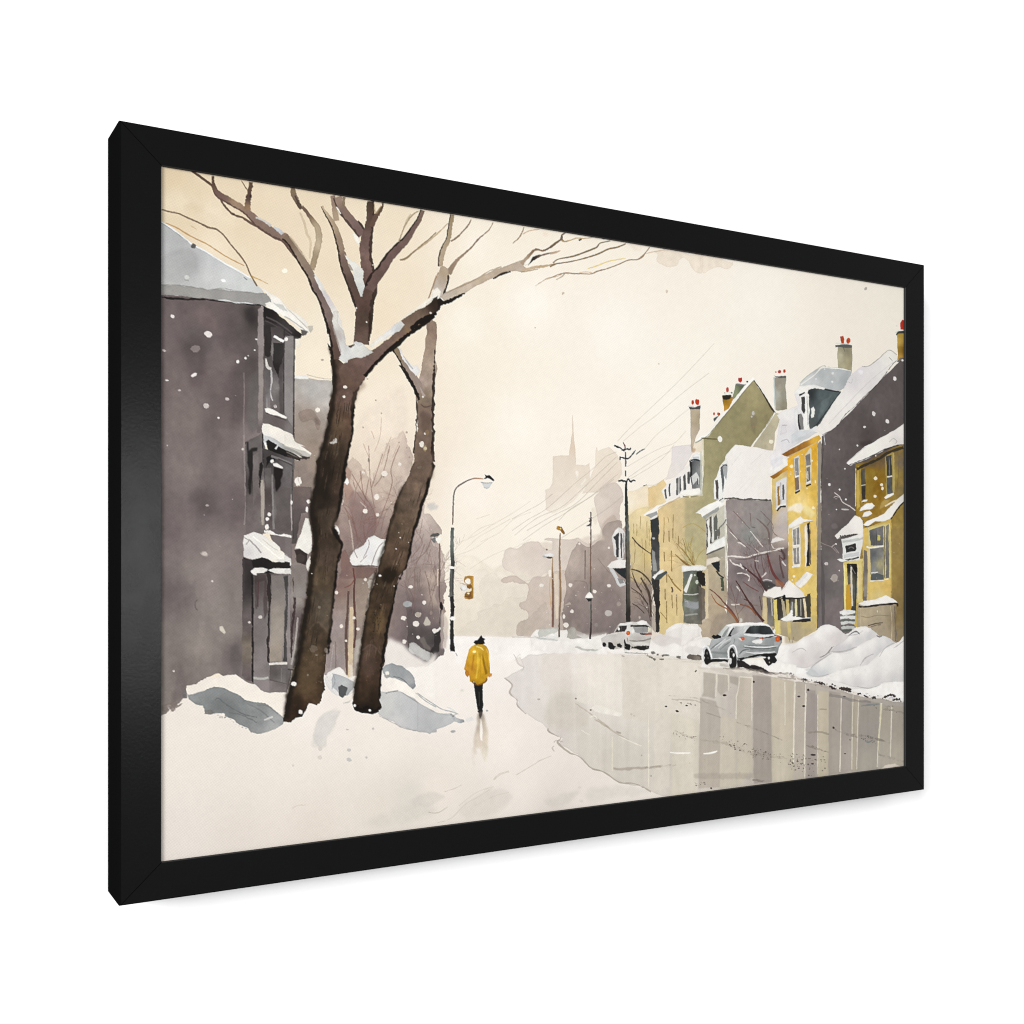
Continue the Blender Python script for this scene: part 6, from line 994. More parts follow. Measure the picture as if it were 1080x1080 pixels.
# ---- traffic light
poly('N', "492,92 500,68 540,58 578,66 578,150 574,258 545,268 500,262 490,240 520,215 560,190 556,130 520,140 498,120", [(520, 70, 186, 132, 34), (568, 120, 214, 160, 60), (545, 160, 130, 88, 30), (540, 240, 128, 86, 18), (500, 250, 216, 160, 60)], 1, .3, .05, .08)
dot('N', "528,108,25,1", (243, 238, 228)); poly('N', "512,145 555,130 560,165 545,178 520,170", (136, 92, 34), 1); poly('N', "498,222 520,200 556,205 552,245 520,252 500,245", (126, 84, 18), 1); dot('N', "530,215,12,.7 540,190,15,.8,-30", (236, 222, 190)); dot('N', "520,228,14,.7", (150, 104, 30), .8)
poly('N', "460,160 495,135 525,180 500,198 480,190", (240, 238, 234), 1, .3, .1); line('N', "460,165 478,190", (150, 146, 142), .8, w=.8); line('N', "455,122 500,135 515,145", (176, 160, 140), .8, w=.9); line('N', "575,65 576,255", (226, 178, 84), .8, w=1)
# ---- walker in the yellow coat
poly('O', "400,405 420,400 468,410 470,470 462,520 468,570 460,605 432,612 425,570 415,500", (24, 24, 28), 1, .3, 0, .1, gran=.05); line('O', "440,470 442,570", (70, 70, 74), .6, w=.8); dot('O', "450,598,8,.7 430,602,6", (220, 206, 200)); poly('O', "430,610 450,590 468,600 465,618 440,620", (30, 28, 28), 1)
poly('N', "490,875 505,820 520,770 535,710 560,680 600,658 650,660 690,680 708,715 716,790 724,870 720,925 700,940 690,985 650,1015 610,1022 585,990 545,985 545,955 540,930 530,900 500,890",
     [(540, 750, 214, 158, 24), (600, 700, 220, 168, 34), (620, 800, 222, 172, 22), (680, 720, 190, 138, 16), (700, 820, 186, 132, 14), (560, 860, 196, 132, 22), (620, 930, 200, 148, 10), (600, 1000, 170, 122, 10), (660, 990, 158, 112, 10), (510, 870, 204, 140, 30)], 1, .25, .06, .1)
poly('N', "655,750 672,800 690,880 700,920 680,930 668,860 655,800", (124, 84, 8), .75, .3, 0, soft=1); line('N', "580,750,1.2 572,820,1.8 560,890,1.4", (172, 108, 14), .7, soft=1); line('N', "610,720,1.4 615,830,1.8 600,960,1.2", (236, 196, 62), .6, soft=1); line('N', "560,985,1.4 610,1018,1.4 680,990,1.6 695,960,1.4", (112, 72, 6), .8)
dot('N', "585,725,16,.7,-15", (250, 230, 160)); line('N', "600,680,1 640,690,1.4 665,715,1", (246, 220, 130), .8, rough=.3); line('N', "635,740,.8 640,900,1 625,990,.8", (186, 134, 8), .6); line('N', "690,700 708,760 714,860", (232, 180, 60), .7, w=1)
poly('N', "500,900 515,888 535,900 540,930 525,952 508,935", (188, 118, 26), 1, .3); poly('N', "712,912 738,918 735,940 712,950 705,935", (206, 134, 44), 1, .3)
poly('N', "578,645 590,628 612,625 625,610 635,590 648,582 655,605 680,615 668,630 680,655 655,662 620,660 600,665", (22, 22, 26), 1, .25); dot('N', "595,655,7,.7", (60, 60, 66), .8)
# reflection of the walker
poly('O', "430,618 470,618 492,700 508,760 505,860 490,960 478,975 462,920 450,870 430,860 415,980 395,990 392,850 405,770 425,700", [(450, 640, 150, 138, 124), (430, 720, 176, 162, 148), (415, 820, 206, 192, 178), (480, 700, 206, 192, 172), (490, 800, 214, 200, 178), (480, 920, 226, 216, 198), (405, 940, 230, 220, 210)], .85, .6, 0, .05, soft=3)
poly('O', "450,660 458,680 468,760 462,820 450,810 446,720", (244, 237, 229), .95, .3, 0, soft=1); poly('O', "432,615 468,612 462,640 445,660 436,640", (62, 54, 50), .9, .4, 0, soft=1)
line('O', "490,605 505,605", (150, 156, 160), .8, w=2, rough=.4); poly('O', "330,690 350,650 390,640 410,670 370,690", (222, 222, 220), .6, .8, 0, soft=1)
# ---- mounds of snow at the left
poly('J', "660,375 760,430 800,470 900,530 960,470 960,800 850,700 760,640 620,640 630,450", (242, 236, 229), .9, .5, .02, .01, soft=5)
poly('I', "195,745 200,720 240,712 300,715 345,690 385,665 430,655 480,658 520,685 560,705 620,745 660,762 780,760 785,820 760,895 700,900 560,830 480,780 420,750 350,730 260,750 210,770", [(250, 730, 236, 227, 216), (450, 690, 238, 229, 218), (600, 780, 240, 231, 220), (720, 830, 238, 229, 218)], 1, .4, .02, .01)
poly('I', "65,850 130,820 170,815 180,790 190,740 205,745 210,790 290,830 330,870 480,930 560,980 600,1000 400,1020 60,1010", (233, 224, 213), .0)
poly('I', "205,770 240,765 300,748 350,725 385,722 430,738 480,765 530,798 580,812 645,820 680,845 740,890 758,905 745,935 700,970 650,985 600,992 565,985 550,960 520,950 490,935 470,910 430,895 400,870 350,870 330,880 300,865 290,835 250,825 215,800",
     [(240, 785, 138, 142, 144), (350, 760, 134, 138, 140), (380, 820, 120, 123, 125), (450, 800, 128, 132, 134), (500, 870, 122, 125, 127), (600, 850, 130, 133, 135), (600, 940, 136, 138, 138), (700, 900, 150, 152, 152), (680, 950, 166, 166, 163)], 1, .5, .06, .06)
line('I', "360,800,.8 380,790,1.4 430,830,1.4 520,880,1 600,900,.8", (88, 90, 94), .6, rough=.4); line('I', "440,870,1 520,890,1.4 600,930,1", (96, 98, 100), .6, rough=.4); line('I', "540,820,1 620,860,1.6 700,930,1.2", (104, 108, 110), .5, rough=.4); line('I', "640,915 690,895", (206, 202, 196), .8, w=1.8, rough=.4); line('I', "600,830 660,835 720,880", (112, 116, 118), .6, w=1.4); poly('I', "300,860 340,855 360,875 330,885 305,880", (118, 116, 112), .9)
poly('I', "340,810 420,790 500,850 460,900 380,850", (108, 111, 114), .4, .8, 0, soft=3, sm=True)
dot('I', "187,775,9", (52, 46, 50)); dot('I', "98,838,12 405,885,12,.8", (238, 228, 216)); poly('I', "170,760 195,735 205,770 200,790 175,790", (112, 106, 106), .9, .5)
poly('I', "60,830 100,820 130,800 150,820 175,815 160,835 135,845 125,870 100,850 85,875 60,860", (124, 112, 106), .8, .8, .04)
spat('I', 100, 850, 90, 30, -.1, 14, (124, 112, 106), 2, 6); spat('I', 440, 910, 200, 30, .42, 20, (138, 138, 138), 2, 6)
poly('J', "-10,730 20,735 5,830 -10,840", (236, 227, 216), 1)
# mounds between and right of the trunks
poly('J', "250,640 280,600 320,575 350,560 375,580 400,620 450,640 445,720 380,750 330,740 280,700", [(280, 640, 224, 220, 216), (330, 590, 236, 231, 225), (380, 620, 228, 222, 214), (300, 690, 214, 212, 210)], 1, .5, .03, .02)
poly('J', "300,640 312,605 350,610 380,625 440,650 440,690 400,745 350,740 320,700 300,680", [(320, 640, 176, 180, 186), (380, 650, 186, 188, 188), (400, 720, 150, 154, 158), (430, 680, 166, 164, 162)], 1, .5, .05, .04); poly('J', "338,685 360,672 400,695 390,735 365,755 345,740", (72, 74, 80), .95, .5, .03, .06); line('J', "305,600 320,650 300,700", (140, 144, 150), .6, w=1)
poly('J', "400,630 430,620 440,640 410,645", (240, 235, 226), .9); poly('J', "405,545 430,545 435,620 410,630", (228, 218, 204), .7); line('J', "370,790,.8 400,785,1.6 420,770,.8", (196, 192, 186), .8)
poly('J', "620,570 640,550 680,538 740,550 790,585 820,630 832,680 810,705 780,695 740,655 690,630 650,620 625,600", [(650, 580, 160, 164, 168), (720, 580, 152, 156, 162), (790, 640, 168, 170, 172), (810, 690, 120, 122, 126)], 1, .4, .06, .05); line('J', "690,620,.8 750,640,1 800,700,1.6", (96, 100, 106), .7)
dot('J', "650,612,20,1,0", (150, 150, 146), .9); dot('J', "650,600,13", (232, 226, 216)); poly('J', "620,640 700,630 760,660 820,710 880,750 960,800 960,850 860,780 760,720 680,715 640,690", (240, 233, 224), 1, .4, .02)
poly('J', "600,720 660,720 700,710 760,725 820,760 870,800 960,850 960,975 900,972 800,960 740,940 680,905 620,880 590,860", [(650, 780, 198, 197, 194), (750, 800, 190, 190, 190), (850, 870, 184, 184, 186), (700, 880, 200, 198, 196), (930, 940, 178, 178, 180)], 1, .4, .06, .02)
line('J', "640,730,.8 660,720,1.2 720,710,1", (110, 116, 122), .7); line('J', "740,720,.6 820,770,1 880,810,.8 960,850,.8", (130, 132, 138), .6); line('J', "830,725,.6 900,780,1 960,815,1", (146, 150, 154), .7); line('J', "600,870 700,920 760,950 900,975", (128, 128, 130), .5, w=.9, rough=.4)
poly('O', "0,545 60,575 120,610 180,625 240,620 270,640 265,680 240,700 180,720 130,745 90,765 20,755 0,750", [(60, 640, 184, 184, 188), (150, 660, 186, 186, 190), (230, 650, 192, 192, 194), (80, 740, 178, 178, 182)], 1, .5, .06, .02)
line('O', "0,478,.8 60,520,1 120,560,1 180,595,1 240,610,1.4 285,625,.8", (150, 154, 156), .75); line('O', "235,635,.8 255,640,1.8 250,650,1", (60, 56, 60), .9); poly('O', "240,640 280,650 330,665 335,685 310,695 270,680", [(270, 665, 190, 192, 194), (320, 680, 130, 136, 144)], .9, .5, .04); dot('O', "255,752,17,.55,-10", (168, 170, 170)); line('O', "210,580,.8 240,590,1.6 280,620,1", (206, 208, 206), .8); dot('O', "320,460,14,.7", (220, 214, 206), .8, soft=1)
line('L', "620,15,1 680,25,1.4 720,15,1", (176, 178, 180), .8)
# ---- the two great trees: pale upper limbs first
tan = (166, 148, 122)
line('A', "270,60,2 330,100,2.4 400,150,2.6 440,180,2.8", (88, 68, 50), 1); line('A', "436,105,2.4 438,150,3 450,200,5 480,240,7 540,275,7 600,310,7.4 650,340,6.5 700,380,7.4 760,440,9 820,480,10 880,520,9 950,550,10 1000,610,10 1060,690,9 1090,740,9",
     [(440, 150, 84, 66, 46), (480, 230, 112, 88, 74), (600, 300, 160, 134, 112), (700, 400, 134, 110, 100), (850, 500, 128, 106, 96), (950, 560, 146, 122, 106), (1060, 700, 112, 94, 84)], 1, rough=.5, dark=(92, 70, 58), dside=1)
line('A', "640,140,1 670,190,1.2 690,215,1.6", (120, 98, 74), .9); line('A', "708,150,4 700,200,4.6 690,250,5.2 685,300,6 680,345,7", [(700, 180, 92, 72, 50), (690, 250, 76, 58, 44), (682, 320, 150, 122, 94)], 1, rough=.6); dot('A', "705,250,9,1.4", (56, 42, 40)); line('A', "490,270,1.6 520,320,2.2 575,375,2 650,405,2.2 720,450,2 770,475,1.6", (96, 74, 58), .95, rough=.3); line('A', "575,375 590,378", (70, 56, 44), 1, w=1.6)
line('A', "740,400,2 800,425,2.4 850,460,2.6", (198, 196, 190), .95, rough=.4); line('A', "870,470,2 910,495,4 930,520,3", (196, 200, 204), .95, rough=.4); line('A', "990,560,1.4 1030,620,2 1080,690,2.2", (240, 236, 226), .9, rough=.3)
line('A', "72,345,1.6 130,360,1.6 190,372,1.6 260,405,1.6 330,435,1.6 400,470,2 460,485,1.8 515,530,1.6 560,590,1.4 620,660,1.6 670,730,1.6 700,800,1.5 750,890,1.6", (112, 92, 70), .9); line('A', "100,440,1 180,475,1.3 280,535,1.3 400,595,1.3 500,660,1.2 580,705,1.1 660,745,1", (186, 142, 92), .85); line('A', "710,815,.8 760,840,1 830,875,.8", (206, 160, 96), .85); line('A', "715,830 750,835", (206, 156, 86), .8, w=.9); line('A', "280,460 320,485", (196, 168, 130), .7, w=.8)
dot('A', "945,780,20,.9", (248, 240, 222))
line('A', "1000,190,3 1005,240,4 1040,290,3 1060,340,2.4", (124, 106, 82), .9, rough=.5)
# limbs in window B
line('B', "60,60,5 70,110,5.4 95,160,4.4 120,205,3.6", [(70, 80, 124, 106, 82), (110, 190, 84, 68, 54)], 1, rough=.5); line('B', "125,185,3 160,230,3.4 200,290,5 235,340,6.4 245,420,7 225,520,7 205,600,6 200,640,5", [(150, 220, 112, 92, 72), (235, 350, 178, 160, 134), (240, 430, 186, 170, 146), (215, 560, 156, 138, 112)], 1, rough=.4, edge=.1)
line('B', "110,230,2 140,300,2.6 160,380,2.8 185,440,2.4 180,560,2", (206, 188, 160), .8); line('B', "75,110 100,170", (70, 56, 46), .8, w=1.4)
line('B', "0,400,8 40,440,7 90,520,8 140,600,9 190,680,9 220,760,9 270,840,9.4 300,930,10 325,1010,10 340,1090,10", [(20, 410, 128, 108, 88), (100, 540, 140, 122, 106), (180, 660, 134, 116, 104), (230, 780, 112, 94, 86), (310, 980, 128, 110, 102)], 1, rough=.6, dark=(40, 30, 24), dside=1)
line('B', "40,400,2.4 120,510,2.2 180,590,1.8", (206, 190, 164), .6); line('B', "215,670,2 250,740,4.4 300,830,5 350,920,5.4 385,1010,6 400,1080,6", [(240, 720, 224, 222, 216), (300, 830, 206, 200, 200), (370, 960, 232, 228, 220)], 1, rough=.6)
line('B', "265,185,2 300,240,3.6 345,310,5.4 380,400,7.4 400,480,7.4 415,560,8 440,650,9 480,740,10 510,820,11 540,900,11", [(280, 210, 196, 178, 150), (350, 320, 170, 150, 126), (390, 430, 144, 124, 106), (430, 580, 112, 92, 78), (470, 720, 86, 68, 56), (520, 860, 84, 66, 54)], 1, rough=.6, edge=.08, dark=(52, 40, 32), dside=1)
line('B', "345,110,5 355,190,5.4 370,290,6", [(345, 130, 142, 120, 106), (365, 260, 172, 152, 128)], 1, rough=.4)
line('B', "375,120,9 400,190,9 450,260,9.4 510,330,10 555,390,10", [(380, 130, 152, 130, 116), (430, 220, 124, 102, 92), (530, 350, 112, 90, 82)], 1, rough=.5, dark=(74, 58, 50), dside=1); line('B', "425,120,3 420,190,3", (128, 110, 88), .9); line('B', "370,190,1 400,240,1.8", (244, 238, 226), .9); line('B', "525,290,1.6 555,330,2.4 570,355,1.6", (60, 46, 40), .95)
line('B', "612,150,7.4 612,230,8 608,300,8.6 595,370,10 580,450,13 580,540,12 590,620,14 605,700,14 600,780,18 575,860,18.5 570,960,18 560,1090,17", [(612, 170, 74, 58, 42), (610, 280, 90, 70, 54), (580, 400, 104, 82, 72), (580, 520, 112, 90, 78), (600, 640, 104, 82, 70), (600, 760, 96, 74, 60), (570, 860, 92, 70, 56), (560, 1060, 86, 66, 54)], 1, rough=.6, tex=.1, dark=(58, 44, 36), dside=-1)
line('B', "705,165,2.4 685,210,3.6 650,260,5 620,330,5", [(690, 200, 92, 72, 46), (640, 280, 100, 78, 60)], 1, rough=.5); line('B', "640,170,1 650,235,2 690,180,1", (178, 158, 124), .6)
line('B', "985,215,5 960,280,5.4 920,340,6 870,420,8 810,480,9 740,560,10 690,640,11 640,700,12 600,780,12", [(980, 240, 120, 98, 80), (900, 370, 108, 86, 74), (800, 500, 106, 84, 74), (700, 620, 104, 82, 72)], 1, rough=.5, tex=.08, dark=(38, 26, 22), dside=1)
line('B', "955,220,1 910,250,1.6 860,320,1.6 835,380,1.4 812,440,1.4", (150, 132, 104), .85, rough=.3); line('B', "900,240,1.4 870,290,2 850,340,1.4", (178, 164, 136), .6); line('B', "1080,370,1 1040,410,1.4 980,460,1.5 910,520,1.8 860,560,2.4 820,568,1.4", (134, 112, 82), .9); line('B', "1080,680,1 1050,770,1.3 1030,840,1", (170, 142, 114), .85)
poly('B', "425,520 440,545 480,580 500,580 545,615 560,650 555,700 570,760 555,830 540,830 515,760 490,660 460,590", [(480, 610, 226, 224, 216), (530, 680, 224, 222, 216), (545, 760, 206, 208, 204)], 1, .5, .04, .03); poly('B', "480,375 500,370 525,400 540,440 530,460 500,420", (244, 240, 230), .95, .5); dot('B', "550,632,6 590,1012,7 585,1012,5 512,910,6", (216, 212, 208)); poly('B', "445,590 470,600 490,640 470,640", (120, 110, 106), .6); line('B', "625,605 645,600 660,590", (240, 232, 214), .8, w=1.2)
# limb to the right and second tree, window C
line('C', "250,110,4.4 240,170,4.6 228,250,4.8 220,290,5 190,350,5.6 170,420,5.8 165,480,5", [(245, 130, 152, 132, 104), (230, 250, 162, 144, 118), (180, 380, 178, 160, 136)], 1, rough=.5, dark=(72, 56, 46), dside=1); line('C', "220,170,.8 150,240,1.2 70,310,1.3 0,360,1.2", (176, 154, 122), .85); line('C', "385,145,1 360,190,1.5 320,235,1.4 280,275,2 240,300,1.6", (128, 104, 84), .9)
line('C', "540,165,1 510,220,1.3 440,280,1.5 390,340,1.6 340,385,2 290,430,3 250,480,5 220,530,7", [(520, 200, 164, 138, 112), (420, 300, 138, 112, 90), (260, 470, 152, 130, 112)], 1, rough=.3)
poly('C', "165,480 190,470 220,500 228,560 215,600 195,650 175,700 150,690 130,660 110,620 140,560 155,520", [(180, 520, 182, 162, 138), (180, 600, 186, 170, 154), (150, 640, 200, 190, 180)], 1, .5, .05, .04); line('C', "150,520,1 120,600,1.3 90,680,1.3 60,760,1.2", (160, 132, 106), .9); line('C', "222,540,1.8 215,600,2 185,690,2.4", (44, 34, 28), .95, rough=.5)
poly('C', "110,650 140,630 170,660 160,700 120,715 100,690", (242, 236, 224), 1, .5)
poly('C', "165,695 200,665 250,640 330,605 400,575 470,540 560,500 620,480 680,460 720,445 770,430 760,480 790,500 750,525 700,512 640,515 560,555 470,595 400,625 340,665 260,710 200,725",
     [(220, 680, 196, 182, 166), (350, 620, 202, 186, 168), (450, 580, 190, 172, 150), (600, 510, 184, 166, 146), (720, 480, 190, 174, 158)], 1, .4, .1, .05)
line('C', "160,745,3 220,730,4 280,700,3 340,670,1", (24, 18, 14), 1, rough=.5); line('C', "540,568,1.4 600,535,2.2 665,515,1.6", (54, 44, 36), 1, rough=.3); line('C', "200,670,1 300,625,1.4 400,580,1.4 520,510,1.2 600,480,1", (160, 140, 116), .8, rough=.3)
line('C', "740,460,4 780,420,3.4 820,375,2.6 850,358,2.4 890,368,1.8 920,358,1.8 960,335,1.8 1000,305,1.8 1030,280,1.6 1030,255,1.4 1050,245,1.2", [(760, 440, 176, 156, 134), (840, 362, 138, 110, 84), (960, 335, 100, 80, 54)], 1, rough=.3); line('C', "1030,285,1 1050,302,1.2 1080,295,1", (110, 92, 60), .9)
line('C', "770,470,1 800,455,1.4 820,430,3.4 850,412,3.4 900,395,1.8 1000,372,1.2 1020,365,.8", [(830, 425, 50, 38, 28), (900, 395, 130, 106, 84), (1000, 372, 206, 178, 154)], 1, rough=.3); line('C', "790,470,.8 810,440,1.6 830,428,1", (44, 34, 26), 1); poly('C', "755,480 775,440 800,420 820,410 800,450 790,470", (248, 242, 230), .9, .3)
line('C', "740,510,3 780,500,3 840,485,3 900,478,2.6 970,465,1.6 1020,455,1 1080,448,1", [(780, 500, 196, 174, 148), (900, 480, 196, 170, 136), (1020, 455, 130, 108, 80)], 1, rough=.3); line('C', "970,460,.8 1000,430,1 1080,412,.9", (170, 146, 112), .85); line('C', "740,520 790,512 860,498", (140, 118, 92), .7, w=1)
line('C', "760,200,1 745,240,1.4 725,275,1.3 680,315,.7", (150, 124, 94), .9); line('C', "750,250,.8 800,225,1 870,215,.7", (186, 156, 126), .8)
line('C', "840,620,.6 900,580,1 930,565,1.6 1000,548,.8 1040,530,1.2 1080,532,.8", (186, 164, 138), .8, rough=.3)
poly('C', "890,240 930,240 940,260 900,270", (240, 220, 198), .5, .6, 0, soft=2)
# twigs window D
tg = (112, 92, 60)
for s, c_ in (("0,140,1.8 40,110,1.8 75,85,1.5 85,55,1.4 110,38,1.2", tg), ("80,90,1 100,100,1.4 140,92,1.2 190,75,1.2 240,78,1 310,70,.7", (176, 150, 106)), ("205,92,1.8 225,82,1.6", (50, 40, 34)), ("20,250,.9 60,225,1 150,208,1.6 210,190,1.7 300,155,1.7 335,138,1.6 360,110,1.2 430,95,1", tg), ("0,280,1.2 50,258,1 160,240,1.2 240,220,1.3 310,200,1.7 360,180,1.7 420,152,1.7 480,140,1.6 540,115,1.2", (122, 96, 58)),
              ("270,292,1 340,270,1.3 420,240,1.2 540,218,.8", (226, 196, 116)), ("0,360,.6 60,335,1 110,322,1 170,328,1.2 210,328,1.2 290,330,1 340,310,1.4 400,295,1 480,265,1.1 560,232,1.2 620,228,1.2 655,208,2 680,180,1.2 710,140,.9", (146, 116, 88)), ("680,185,.8 740,172,1 820,158,.8", (206, 182, 156)), ("45,372,.6 90,345,1.2 110,322,.8", (170, 150, 128)), ("0,188,1.6 40,178,1.8 75,165,.8", (186, 160, 138)), ("210,322 250,316 300,320", (214, 180, 146))):
    P_ = PP('D', s); line('D', s, c_, .9, w=1 if len(P_[0]) < 3 else None, rough=.15)
dot('D', "365,303,6,.7 380,80,9,.5,20 430,340,1", (50, 50, 48), .8)
# second tree trunk
line('C', "100,870,7 100,930,8 95,1000,9 85,1090,9.4", [(105, 860, 86, 70, 58), (100, 950, 138, 118, 102), (90, 1040, 172, 152, 138)], 1, rough=.5, dark=(48, 38, 32), dside=-1)
poly('F', "1020,40 1080,60 1085,200 1070,330 1085,400 1060,520 1058,660 1055,780 1055,900 1060,1000 1050,1090 920,1090 925,960 945,840 950,700 935,600 960,520 955,470 985,330 1010,160",
     [(1050, 120, 132, 112, 98), (1020, 260, 152, 132, 116), (1020, 380, 164, 146, 130), (990, 480, 170, 152, 140), (1000, 600, 140, 122, 104), (1000, 700, 120, 100, 84), (1020, 800, 106, 90, 70), (970, 900, 112, 94, 76), (1020, 960, 98, 80, 62), (970, 1050, 118, 102, 80)], 1, .6, .05, .1)
line('F', "780,250,6 820,300,7 860,370,7.4 900,430,9 940,500,9 970,570,8", [(800, 280, 132, 114, 92), (880, 400, 142, 126, 116), (950, 520, 148, 132, 122)], 1, rough=.6, dark=(30, 22, 18), dside=1)
poly('F', "800,235 825,260 860,320 920,385 940,370 970,410 950,445 930,450 890,400 850,340", (226, 224, 222), 1, .6, .05); line('F', "860,330,1 890,370,1.6 915,400,1.2", (170, 168, 176), .8)
line('F', "820,370,1.4 860,430,2 900,490,3 940,570,3.4 960,620,2", (24, 18, 16), .95, rough=.6); line('F', "1070,260,1.2 1065,420,2 1062,520,3.4 1058,650,3 1055,760,3 1060,860,2.6 1055,960,3.4 1060,1060,3", (38, 28, 24), .9, rough=.9); line('F', "935,600,1 945,700,1.6 935,860,1.4 920,1000,1.8", (58, 46, 38), .85, rough=.7)
poly('F', "975,700 1040,720 1050,780 1020,860 980,850", (84, 66, 54), .5, 1, 0, soft=4, sm=True); line('F', "970,650,1 1000,670,1.6 1050,660,1", (80, 64, 54), .6); poly('F', "960,520 1000,590 985,605", (186, 170, 162), .8)
dot('F', "978,935,17,1.3 1003,965,12 1000,860,7 985,598,7", (226, 220, 210)); dot('F', "1015,850,16,1.2", (146, 120, 90), .5)
# trunks below: photo coordinates
poly('o', "346,362 352,372 362,384 380,384 400,378 389,392 380,404 375,412 373,425 372.6,440 372.5,452 369,468 365,488 362,511 359,530 356,546 351.5,554 354,562 361.5,574 360,582 357,590 355,610 352,630 350,650 347,675 343,700 341,718 342,726 338,740 334,743 326,741 322,748 318,756 308,761 299,762 301,745 306,725 311,705 316,680 319,660 322,638 326,605 328,588 330,571 329,553 326.5,540 330,520 333,503 334,487 340,470 344,455 348,428 351,412 351,395 348,378",
     [(362, 415, 80, 62, 50), (360, 440, 72, 55, 38), (355, 470, 63, 50, 36), (345, 500, 56, 43, 31), (350, 530, 49, 38, 30), (342, 560, 61, 48, 35), (345, 585, 72, 58, 45), (340, 610, 70, 58, 40), (340, 640, 73, 62, 48), (335, 670, 65, 52, 36), (330, 700, 70, 55, 36), (325, 725, 72, 55, 31), (310, 745, 43, 30, 18)], 1, .8, .16, .2, er=7, drip=.09)
line('o', "348,366,3 351,380,3.4 353,398,4 352,415,4.4 350,432,5 346,452,5 342,468,5 337,485,5 335,505,6 332,522,6 329,540,6 331,553,7 333,571,6 331,590,6 328,608,6 325,635,6 320,660,7 316,685,7 311,710,7 305,735,7 302,758,6", (26, 19, 14), .85, rough=.9, soft=3)
line('o', "400,380,2 389,391,3.2 380,403,4 375,413,5 372,428,4.4 372,440,3 372,455,2.4 368.5,470,2.4 364.5,490,3 361,511,3.4 359,530,3 355,546,3.4 351,554,3 354,563,4 360.5,575,3 356,592,1.6 353,620,2.6 350,645,2.4 348,665,3.4 346,690,1.6", (18, 13, 10), .95, rough=.8, soft=1)
poly('o', "344,470 350,500 346,540 340,560 332,550 334,520", (32, 24, 18), .85, 1.5, 0, .12, soft=7, sm=True); poly('o', "336,540 352,536 355,552 342,560", (84, 70, 54), .5, 1.5, 0, .1, soft=4, sm=True); poly('o', "316,700 334,680 338,700 330,730 316,728", (96, 78, 46), .5, 2, 0, .1, soft=5, sm=True); poly('o', "338,625 349,630 346,665 336,655", (96, 84, 68), .6, 1.5, 0, .1, soft=4, sm=True)
poly('o', "368,402 384,404 376,420 368,436 362,430", (112, 90, 74), .4, 1, 0, .08, soft=5, sm=True); poly('o', "352,440 358,436 364,446 356,480 350,470", (98, 80, 52), .5, 1.2, 0, .1, soft=5, sm=True)
line('o', "326,664 336,656 346,668", (110, 94, 74), .4, w=1.4, rough=1, soft=1); dot('J', "185,445,26,.9", (112, 98, 84), .7); dot('J', "203,485,9,.6 220,183,9 148,612,7 262,455,10,1.6", (150, 138, 122), .6)
poly('F', "505,-10 600,-10 600,180 605,230 500,230 498,200", [(550, 60, 88, 70, 56), (550, 180, 100, 80, 66)], 1, .5, .05, .1); line('F', "610,0,2.4 608,120,2.4 600,200,2.2", (48, 36, 28), .9, rough=.5)
line('F', "300,0,8 330,80,9 350,160,9.4 365,250,10 370,330,11", [(310, 20, 124, 106, 98), (340, 120, 96, 78, 66), (360, 280, 88, 68, 54)], 1, rough=.5, dark=(26, 18, 14), dside=1)
poly('F', "560,300 620,270 700,220 780,150 850,80 920,20 980,-20 1040,-10 1075,20 1040,60 950,110 880,160 800,230 720,300 660,360 600,420 560,480 500,560 400,500 380,400 450,340",
     [(480, 400, 102, 80, 66), (600, 330, 112, 90, 78), (700, 260, 112, 90, 76), (820, 150, 116, 94, 76), (900, 80, 120, 100, 76), (1000, 20, 74, 56, 44), (450, 480, 92, 72, 54)], 1, .6, .05, .1)
line('F', "1070,25,3 1000,70,4 930,120,4 860,170,4 800,225,6 740,270,4 680,330,3.4 620,390,3.4 570,450,4", (20, 15, 12), .96, rough=.8); line('F', "1000,-10,2 900,60,2 820,110,2", (90, 74, 56), .6)
poly('F', "600,235 640,200 700,160 760,110 800,70 850,30 900,-10 940,-30 900,20 860,60 865,95 800,130 740,180 680,210 620,250", [(640, 220, 238, 234, 224), (760, 130, 224, 222, 220), (860, 50, 236, 230, 220), (820, 100, 206, 200, 188)], 1, .6, .04, .04)
poly('F', "345,-10 380,-10 380,60 420,120 440,180 450,235 490,230 495,200 520,200 560,215 600,260 630,280 600,295 540,320 500,315 460,325 445,360 410,350 380,325 400,300 385,240 360,140 335,60", [(370, 60, 226, 222, 214), (380, 150, 190, 182, 178), (410, 230, 206, 204, 200), (430, 300, 214, 214, 212), (520, 260, 222, 222, 216), (580, 280, 206, 204, 198)], 1, .7, .06, .04)
line('F', "455,240,1.4 475,238,2.4 500,225,1", (70, 52, 44), .9); line('F', "335,80,1 370,180,1.8 400,280,1", (140, 124, 116), .8, soft=1); poly('F', "500,215 540,210 560,225 530,240", (202, 206, 206), .7)
dot('F', "432,528,14,.8 425,597,10 585,65,6", (226, 218, 206)); poly('F', "320,925 345,905 360,888 372,895 372,925 345,940 325,935", (196, 192, 186), .95, .5); dot('F', "345,912,5", (90, 76, 62))
line('C', "0,870,8 40,840,9 90,800,11 140,750,11 175,715,6", [(20, 850, 96, 80, 58), (100, 790, 44, 32, 24), (150, 740, 30, 22, 18)], 1, rough=.8); line('C', "0,890,2 50,865,3.4 110,830,4", (18, 14, 12), 1, rough=.6); line('C', "90,800,.8 105,808,1.4", (206, 196, 184), .9); line('C', "0,790,3 50,745,3.4 110,700,3", (242, 236, 224), .95, rough=.6); poly('C', "0,800 30,785 60,790 70,820 30,850 0,865", (112, 92, 68), .8, .6, 0, .08, soft=1)
